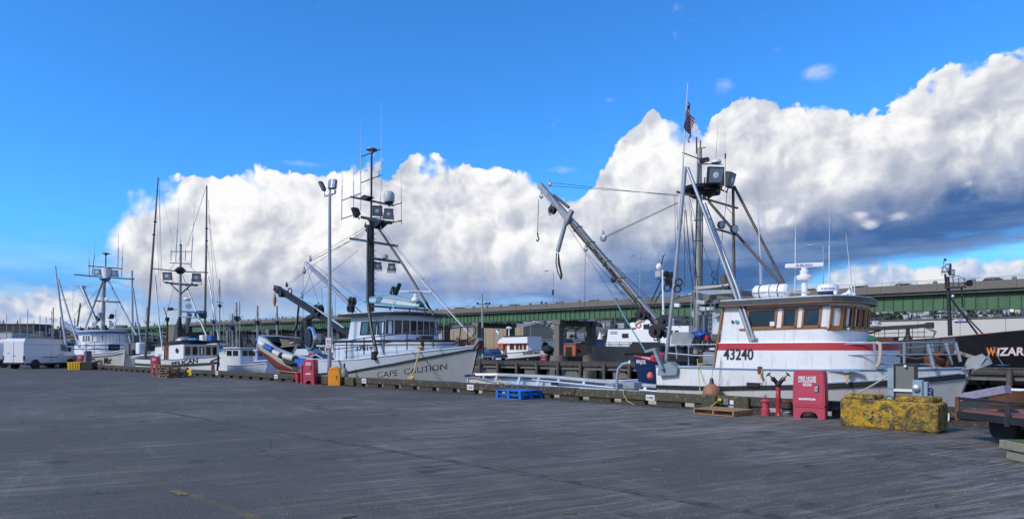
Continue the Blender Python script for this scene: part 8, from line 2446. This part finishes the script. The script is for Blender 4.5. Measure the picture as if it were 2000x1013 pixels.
# ================================================================== buildings and hillside beyond
def warehouses():
 y = 112
 x0, x1 = P(1668, 640, y=y).x, P(2150, 640, y=y).x
 z = 6.62
 t = thing('warehouse', 'long pale warehouse with flat roof and two blue and white signs beyond the bridge', 'warehouse', ((x0 + x1) / 2, y + 15, 0))
 part('wall', MB().box(x0, x1, y, y + 30, -.2, z), palewall, t); part('roof_edge', MB().box(x0 - .2, x1, y - .2, y + 30, z + .003, z + .14), concd, t)
 for px in (1686, 1708, 1733, 1760, 1790, 1830, 1845, 1864, 1905, 1935, 1970):
  p, q = P(px, 672, y=y), P(px + (12 if px % 2 else 7), 686, y=y)
  o = part('window', MB().box(p.x, q.x, y - .12, y - .002, q.z, p.z + .6), darkst, t); part('pane', MB().box(p.x + .15, q.x - .15, y - .15, y - .125, q.z + .1, p.z + .5), glass if px % 3 else mat('green_glass', (.03, .12, .11), .2), o)
 x = x0 + 4
 while x < x1: part('siding_joint', MB().box(x, x + .05, y - .03, y - .002, .2, z - .05), concd, t); x += 6
 a, b = P(1692, 627, y=y), P(1716.5, 635, y=y)
 o = part('sign_board', MB().box(a.x, b.x, y - .2, y - .04, b.z, a.z), signw, t)
 part('sign_mark', MB().box(a.x + .35, a.x + 1.05, y - .215, y - .204, b.z + .18, a.z - .12), inkb, o); part('lettering', text_mb('TRANE', (b.x - a.x) * .55, .42, (a.x + 1.3, y - .21, b.z + .18), (1, 0, 0), (0, 0, 1), .02, .01), inkb, o)
 a, b = P(1864, 621, y=y), P(1889, 628, y=y)
 o = part('sign_board', MB().box(a.x, b.x, y - .2, y - .04, b.z, a.z), signw, t); part('sign_band', MB().box(a.x, b.x, y - .22, y - .204, b.z, b.z + .14), inkb, o)
 part('lettering', text_mb('BOATWORKS', (b.x - a.x) * .66, .26, (a.x + .5, y - .21, b.z + .22), (1, 0, 0), (0, 0, 1), .01, .01), inkb, o) if False else part('sign_rule', MB().box(a.x + .5, b.x - .5, y - .215, y - .204, b.z + .26, b.z + .40), inkb, o)
 # tan gabled shed
 y = 108
 t = thing('tan_shed', 'tan metal gabled shed under the bridge left of the concrete columns', 'shed', P(960, 690, y=y + 8))
 a, b = P(862, 672, y=y).x, P(1022, 672, y=y).x
 ze = P(980, 640, y=y).z; zr_ = P(985, 636, y=y).z
 part('wall', MB().box(a, b, y, y + 11, 0, ze), beige, t)
 g = MB().prism([(b, y, ze), (b, y + 11, ze), (b, y + 5.5, ze + 1.2)], (-(b - a), 0, 0)); part('roof', g, mat('tan_roof', (.26, .22, .17), .6), t)
 x = a + 2
 while x < b: part('siding_joint', MB().box(x, x + .08, y - .05, y - .002, .1, ze - .1), concd, t); x += 3.2
 part('side_door', MB().box(b + .002, b + .06, y + 3, y + 8, .1, 4), mat('tan_door', (.45, .38, .28), .6), t)
 # low buildings under the columns
 bx = [(1040, 1100, 664, 90, (.10, .16, .32), 'blue and white low shed right of the tugboat'), (1098, 1124, 672, 88, (.45, .12, .05), 'orange shipping container between the bridge columns'), (1120, 1142, 665, 92, (.07, .13, .32), 'blue container with white band beside the bridge column'),
  (1145, 1180, 667, 120, (.55, .45, .24), 'pale yellow shed under the bridge right of the columns'), (1010, 1042, 668, 130, (.42, .40, .36), 'pale low building beside the tan shed'), (1660, 1700, 660, 150, (.3, .3, .3), 'grey block behind the wheelhouse')]
 for p0, p1, top, y_, c, lab in bx:
  a, b = P(p0, top, y=y_ + 22), P(p1, top, y=y_ + 22); yy = y_ + 22
  t = thing('shed', lab, 'building', ((a.x + b.x) / 2, yy + 3, 0)); part('wall', MB().box(a.x, b.x, yy, yy + 8, 0, a.z), mat('shed_%d' % p0, c, .7, var=.1), t)
  part('roof', MB().box(a.x - .2, b.x + .2, yy - .2, yy + 8.2, a.z + .003, a.z + .3), conc, t); part('door', MB().box((a.x + b.x) / 2 - 1, (a.x + b.x) / 2 + 1, yy - .05, yy - .002, 0, 2.4), darkst, t)
 # red and white beacon
 b = P(1172, 684, y=140); b.z = 0; t = thing('beacon_tower', 'small red and white conical tower under the bridge', 'tower', b)
 h = P(1172, 648, y=140).z
 part('cone', MB().lathe([(1.9, 0), (1.1, h * .45)], b, (0, 0, 1), 12), redp, t); part('cone_middle', MB().lathe([(1.1, h * .45), (.7, h * .7)], b + Vector((0, 0, .01)), (0, 0, 1), 12), inkr, t); part('cone_tip', MB().lathe([(.75, h * .7), (.35, h * .9), (.05, h)], b + Vector((0, 0, .02)), (0, 0, 1), 12), whitec, t)
 # buildings at the far left
 for p0, p1, top, d, c, lab, nm in ((-30, 62, 633, 330, (.035, .04, .045), 'long dark building with a green mural above the van', 'mural_building'), (62, 82, 648, 330, (.12, .10, .14), 'purple grey low building right of the mural', 'low_building'), (79, 132, 651, 360, (.13, .055, .045), 'dark red brick building behind the leaning poles', 'brick_building'), (120, 150, 657, 300, (.10, .085, .07), 'brown shed behind the small boats', 'shed'), (205, 250, 648, 380, (.14, .13, .11), 'pale industrial block beyond the blue trimmed boat', 'low_building'), (-40, 20, 648, 300, (.5, .5, .5), 'white low building behind the service truck', 'low_building')):
  a, b = P(p0, top, d=d), P(p1, top, d=d); c0 = (a + b) / 2; w = (b - a).length
  t = thing(nm, lab, 'building', (c0.x, c0.y, 0)); cc = Vector((c0.x, c0.y, 0)) + FW * 8
  h = a.z
  part('wall', MB().obox(cc + Vector((0, 0, h / 2 - .5)), (w, 14, h + 1), RT, FW), mat(nm + str(p0), c, .7, var=.1), t); part('roof', MB().obox(cc + Vector((0, 0, h + .2)), (w + .6, 14.6, .35), RT, FW), concd, t)
  for k in range(int(w / 5)):
   q = cc - FW * 7.03 + RT * (-w / 2 + 2.5 + k * 5);
   if nm != 'mural_building': part('window', MB().obox(q + Vector((0, 0, h * .6)), (2.2, .06, h * .25), RT, FW), glass, t)
  if nm == 'mural_building':
   rr = random.Random(4); gm = mat('mural_green', (.02, .24, .08), .6, var=.2, scale=.6, bump=0)
   for k in range(16):
    q = cc - FW * 7.04 + RT * (-w / 2 + w * (.42 + .022 * k)) + Vector((0, 0, h * (.45 + .22 * rr.random())))
    part('mural_shape', MB().prism([q, q + RT * rr.uniform(.8, 1.6) + Vector((0, 0, rr.uniform(-.6, .8))), q + RT * rr.uniform(.4, 1.6) + Vector((0, 0, rr.uniform(1.2, 3))), q + RT * rr.uniform(-.5, .3) + Vector((0, 0, rr.uniform(.8, 2)))], -FW * .03), gm, t)
   part('upper_rail', MB().obox(cc - FW * 7.05 + Vector((0, 0, h * .97)), (w, .1, .3), RT, FW), darkst, t)


warehouses()

RIDGE = [(-500, 634), (0, 636), (200, 641), (400, 643), (560, 640), (700, 634), (900, 624), (1100, 616), (1300, 611), (1600, 608), (1900, 606), (2000, 606), (2600, 606)]
D0, D1 = 620., 1250.
LAND = [(20, 'above the mural building'), (110, 'above the brick building'), (200, 'behind the blue trimmed boat'), (320, 'behind the trolling boat'), (450, 'right of the trolling poles'), (600, 'behind the raised skiff'), (780, 'behind the black roof'),
  (930, 'above the tan shed'), (1045, 'left of the concrete columns'), (1115, 'between the concrete columns'), (1165, 'above the striped tower'), (1230, 'behind the black hull'), (1690, 'above the warehouse sign'), (1760, 'above the black vessel crane'), (1835, 'left of the black mast'), (1900, 'above the blue sign'), (1980, 'at the right edge')]
def hill_pt(px, s):
 """s from the foot to the crest of the hill"""
 if px > -2000:
  d = D0 + (D1 - D0) * s
  zt = 1.65 + (683 - interp(RIDGE, px) - 3) / F * D1
  p = P(px, 683, d=d); p.z = 1.2 + (zt - 1.2) * (s ** .85)
  return p


def hillside():
 gm = mat('hillside_ground', (.06, .062, .045), .95, var=.3, scale=.02, dirt=.4, dirtc=(.035, .04, .03), bump=0)
 mb = MB(); pxs = list(range(-500, 2700, 80))
 mb.loft([[hill_pt(px, s) for px in pxs] for s in (0, .25, .5, .75, 1.)] + [[hill_pt(px, 1.) + FW * 900 + Vector((0, 0, -6)) for px in pxs]])
 struct('hillside', mb, gm, smooth=True)
 rr = random.Random(11)
 # foliage clumps that read as one wooded mass
 def crown(mb, c, w, h, n, r_):
  for i in range(n):
   a = r_.uniform(0, 6.28); q = r_.random() ** .6; z = r_.uniform(.15, 1)
   sh_ = math.sin(math.pi * min(.98, z * .75 + .2))
   p = c + Vector((math.cos(a) * w * q * sh_, math.sin(a) * w * q * sh_, h * z)); s = w * r_.uniform(.14, .30)
   d1 = Vector((r_.uniform(-1, 1), r_.uniform(-1, 1), r_.uniform(-.6, 1))).normalized() * s; d2 = d1.orthogonal().normalized() * s * r_.uniform(.6, 1)
   mb.face([p - d1, p + d2, p + d1, p - d2])
 def conifer(mb, c, w, h, n, r_):
  for i in range(n):
   z = r_.random() ** .8; a = r_.uniform(0, 6.28); rad_ = w * (1 - z) * r_.uniform(.5, 1) + .1
   p = c + Vector((math.cos(a) * rad_, math.sin(a) * rad_, h * (.12 + .88 * z))); s = w * (.32 - .2 * z)
   o_ = Vector((math.cos(a), math.sin(a), -.5)).normalized() * s; d2 = Vector((-math.sin(a), math.cos(a), .2)) * s * .7
   mb.face([p - o_, p + d2, p + o_, p - d2])
 protos = []
 for k in range(7):
  r_ = random.Random(20 + k); m = (leaf, leaf2, leaf, leaf3, leaf, leaf2, leaf)[k]
  h = (14, 10, 16, 9, 12, 11, 18)[k]; w = (3.2, 5, 3.6, 4.5, 3, 6, 4)[k]
  cm, tm = MB(), MB()
  base = Vector((0, 0, 0))
  (conifer if k in (0, 2, 4, 6) else crown)(cm, base + Vector((0, 0, h * (.05 if k % 2 == 0 else .2))), w, h * (.95 if k % 2 == 0 else .8), 190 if k % 2 == 0 else 150, r_)
  tm.tube([base, base + Vector((.1, 0, h * .5)), base + Vector((0, .1, h * .85))], [w * .09, w * .06, .04], 6)
  for b in range(4): a = b * 1.7; tm.tube([base + Vector((0, 0, h * (.3 + .1 * b))), base + Vector((math.cos(a) * w * .5, math.sin(a) * w * .5, h * (.42 + .1 * b)))], [.12, .04], 4)
  protos.append((cm, tm, m, h))
 kinds = {0: 'narrow dark conifer', 1: 'round olive tree', 2: 'tall dark fir', 3: 'bare brownish tree', 4: 'slim dark conifer', 5: 'broad olive tree', 6: 'tallest dark fir'}
 roots = {}
 def tree(px, s, k, sc):
  p = hill_pt(px, s); p.z -= .4
  reg = LAND[min(range(len(LAND)), key=lambda i: abs(LAND[i][0] - px))][1]; hgt = ('at the foot of the hill', 'halfway up the hill', 'on the crest of the hill')[min(2, int(s * 3))]
  lab = '%s %s, %s' % (kinds[k], hgt, reg); grp = '%ss %s, %s' % (kinds[k], hgt, reg)
  if k not in roots:
   cm, tm, m, h = protos[k]
   t = thing('tree', lab, 'tree', (0, 0, 0), grp); part('crown', cm, m, t); part('trunk', tm, bark, t)
   roots[k] = t; t.location = p; t.scale = (sc,) * 3; t.rotation_euler = (0, 0, rr.uniform(0, 6))
  else: dup(roots[k], p, rr.uniform(0, 6), lab, grp, sc)
 # houses
 hm = [(.62, .60, .56), (.40, .42, .44), (.30, .34, .36), (.5, .45, .35), (.22, .27, .33), (.55, .55, .58)]
 hn = ['white', 'grey', 'slate grey', 'tan', 'blue grey', 'pale']
 hp = []
 for k in range(6):
  t = thing('house', 'x', 'house', (0, 0, 0), 'x')
  w, d, h = (10, 12, 9, 14, 10, 16)[k], 9, (6, 7, 5.5, 6, 8, 7)[k]
  part('wall', MB().box(-w / 2, w / 2, -d / 2, d / 2, -3, h), mat('house_wall_%d' % k, hm[k], .7, var=.05, bump=0), t)
  rm = mat('house_roof_%d' % (k % 3), ((.10, .10, .11), (.16, .13, .11), (.07, .075, .08))[k % 3], .8, bump=0)
  if k == 5: part('roof', MB().box(-w / 2 - .4, w / 2 + .4, -d / 2 - .4, d / 2 + .4, h + .01, h + .5), rm, t)
  else: part('roof', MB().prism([(-w / 2 - .5, -d / 2 - .6, h), (-w / 2 - .5, d / 2 + .6, h), (-w / 2 - .5, 0, h + 3)], (w + 1, 0, 0)), rm, t)
  for i in range(3):
   for j in range(2): part('window', MB().box(-w / 2 + 1.3 + i * (w - 3) / 2.4, -w / 2 + 2.7 + i * (w - 3) / 2.4, -d / 2 - .06, -d / 2 - .003, h * (.2 + .42 * j), h * (.2 + .42 * j) + 1.4), glass, t)
  hp.append(t)
 used = set()
 yaw0 = math.atan2(FW.y, FW.x) - R(90)
 spots = []
 for i in range(150):
  if i < 60: px = rr.uniform(1000, 1260)
  elif i < 120: px = rr.uniform(1640, 2080)
  else: px = rr.uniform(-30, 1000)
  spots.append((px, rr.uniform(.12, .97), rr.randrange(6)))
 for px, s, k in spots:
  reg = LAND[min(range(len(LAND)), key=lambda i: abs(LAND[i][0] - px))][1]; hgt = ('at the foot of the hill', 'halfway up the hill', 'on the crest of the hill')[min(2, int(s * 3))]
  lab = 'small %s house %s, %s' % (hn[k], hgt, reg); grp = '%s houses %s, %s' % (hn[k], hgt, reg)
  p = hill_pt(px, s); ro = yaw0 + rr.choice((0, 1.57, .5, -.4, .9))
  if k not in used:
   used.add(k); t = hp[k]; t.location = p; t.rotation_euler = (0, 0, ro); t['label'] = lab; t['group'] = grp
  else: dup(hp[k], p, ro, lab, grp, rr.uniform(.8, 1.15))
 for i in range(250):
  if i < 80: px, s = rr.uniform(990, 1260), rr.uniform(0, 1)
  elif i < 160: px, s = rr.uniform(1640, 2080), rr.uniform(.3, 1)
  else: px, s = rr.uniform(-60, 990), rr.choice((rr.uniform(.2, 1), rr.uniform(.94, 1.)))
  tree(px, s, rr.randrange(7) if px > 600 or s < .9 else rr.choice((0, 2, 4, 6, 1, 3)), rr.uniform(.6, 1.05))
 fm = MB(); r_ = random.Random(77)
 for i in range(900):
  px = r_.uniform(-100, 2120); s = r_.random(); c = hill_pt(px, s)
  crown(fm, c - Vector((0, 0, 1.5)), r_.uniform(3, 6), r_.uniform(5, 8.5), 26, r_)
 o = solo('hillside_woodland', 'dense mixed trees and shrubs covering the hillside between houses', 'woodland', fm, leaf, kind='stuff')
 fm = MB()
 for i in range(600):
  px = r_.uniform(-100, 2120); s = r_.random(); c = hill_pt(px, s)
  crown(fm, c - Vector((0, 0, 1.5)), r_.uniform(3, 6), r_.uniform(4, 7), 24, r_)
 solo('leafless_thicket', 'brownish leafless thicket between the hillside houses', 'thicket', fm, leaf3, kind='stuff')
 fm = MB()
 for i in range(260):
  px = r_.uniform(60, 330) if i % 2 else r_.uniform(330, 1240); c = P(px, 683, d=r_.uniform(150, 260) if px > 500 else r_.uniform(260, 330)); c.z = 0
  crown(fm, c, r_.uniform(1.5, 3), r_.uniform(2, 4.5), 30, r_)
 solo('shore_shrubs', 'dark shrubs and brush along the far shore under the bridge', 'shrubs', fm, leaf, kind='stuff')


hillside()


def street_clutter():
 """thin masts of the marina at the far left, single things"""
 rr = random.Random(9)
 for i, px in enumerate((13, 26, 39, 54, 66, 78, 90, 101, 226, 240, 318, 437, 449, 578, 690, 867, 1037, 1188)):
  y = rr.uniform(50, 75) if px < 500 else rr.uniform(95, 100)
  d = 150 if px < 500 else 115
  b = P(px, 683, d=d); b.z = 0; top = P(px, rr.uniform(600, 640), d=d).z
  t = thing('sailboat_mast', 'thin bare mast in the basin beyond, ' + LAND[min(range(len(LAND)), key=lambda i: abs(LAND[i][0] - px))][1].replace('above', 'before'), 'mast', b, 'thin masts in the basin beyond')
  part('mast', MB().tube([b - Vector((0, 0, 2)), Vector((b.x, b.y, top))], [.10, .06], 6), alud, t)
  part('spreader', MB().tube([Vector((b.x, b.y, top * .6)) - RT * .7, Vector((b.x, b.y, top * .6)) + RT * .7], .03, 4), alud, t)
  part('forestay', MB().tube([Vector((b.x, b.y, top)), b + RT * 3], .012, 4), wire, t)


street_clutter()
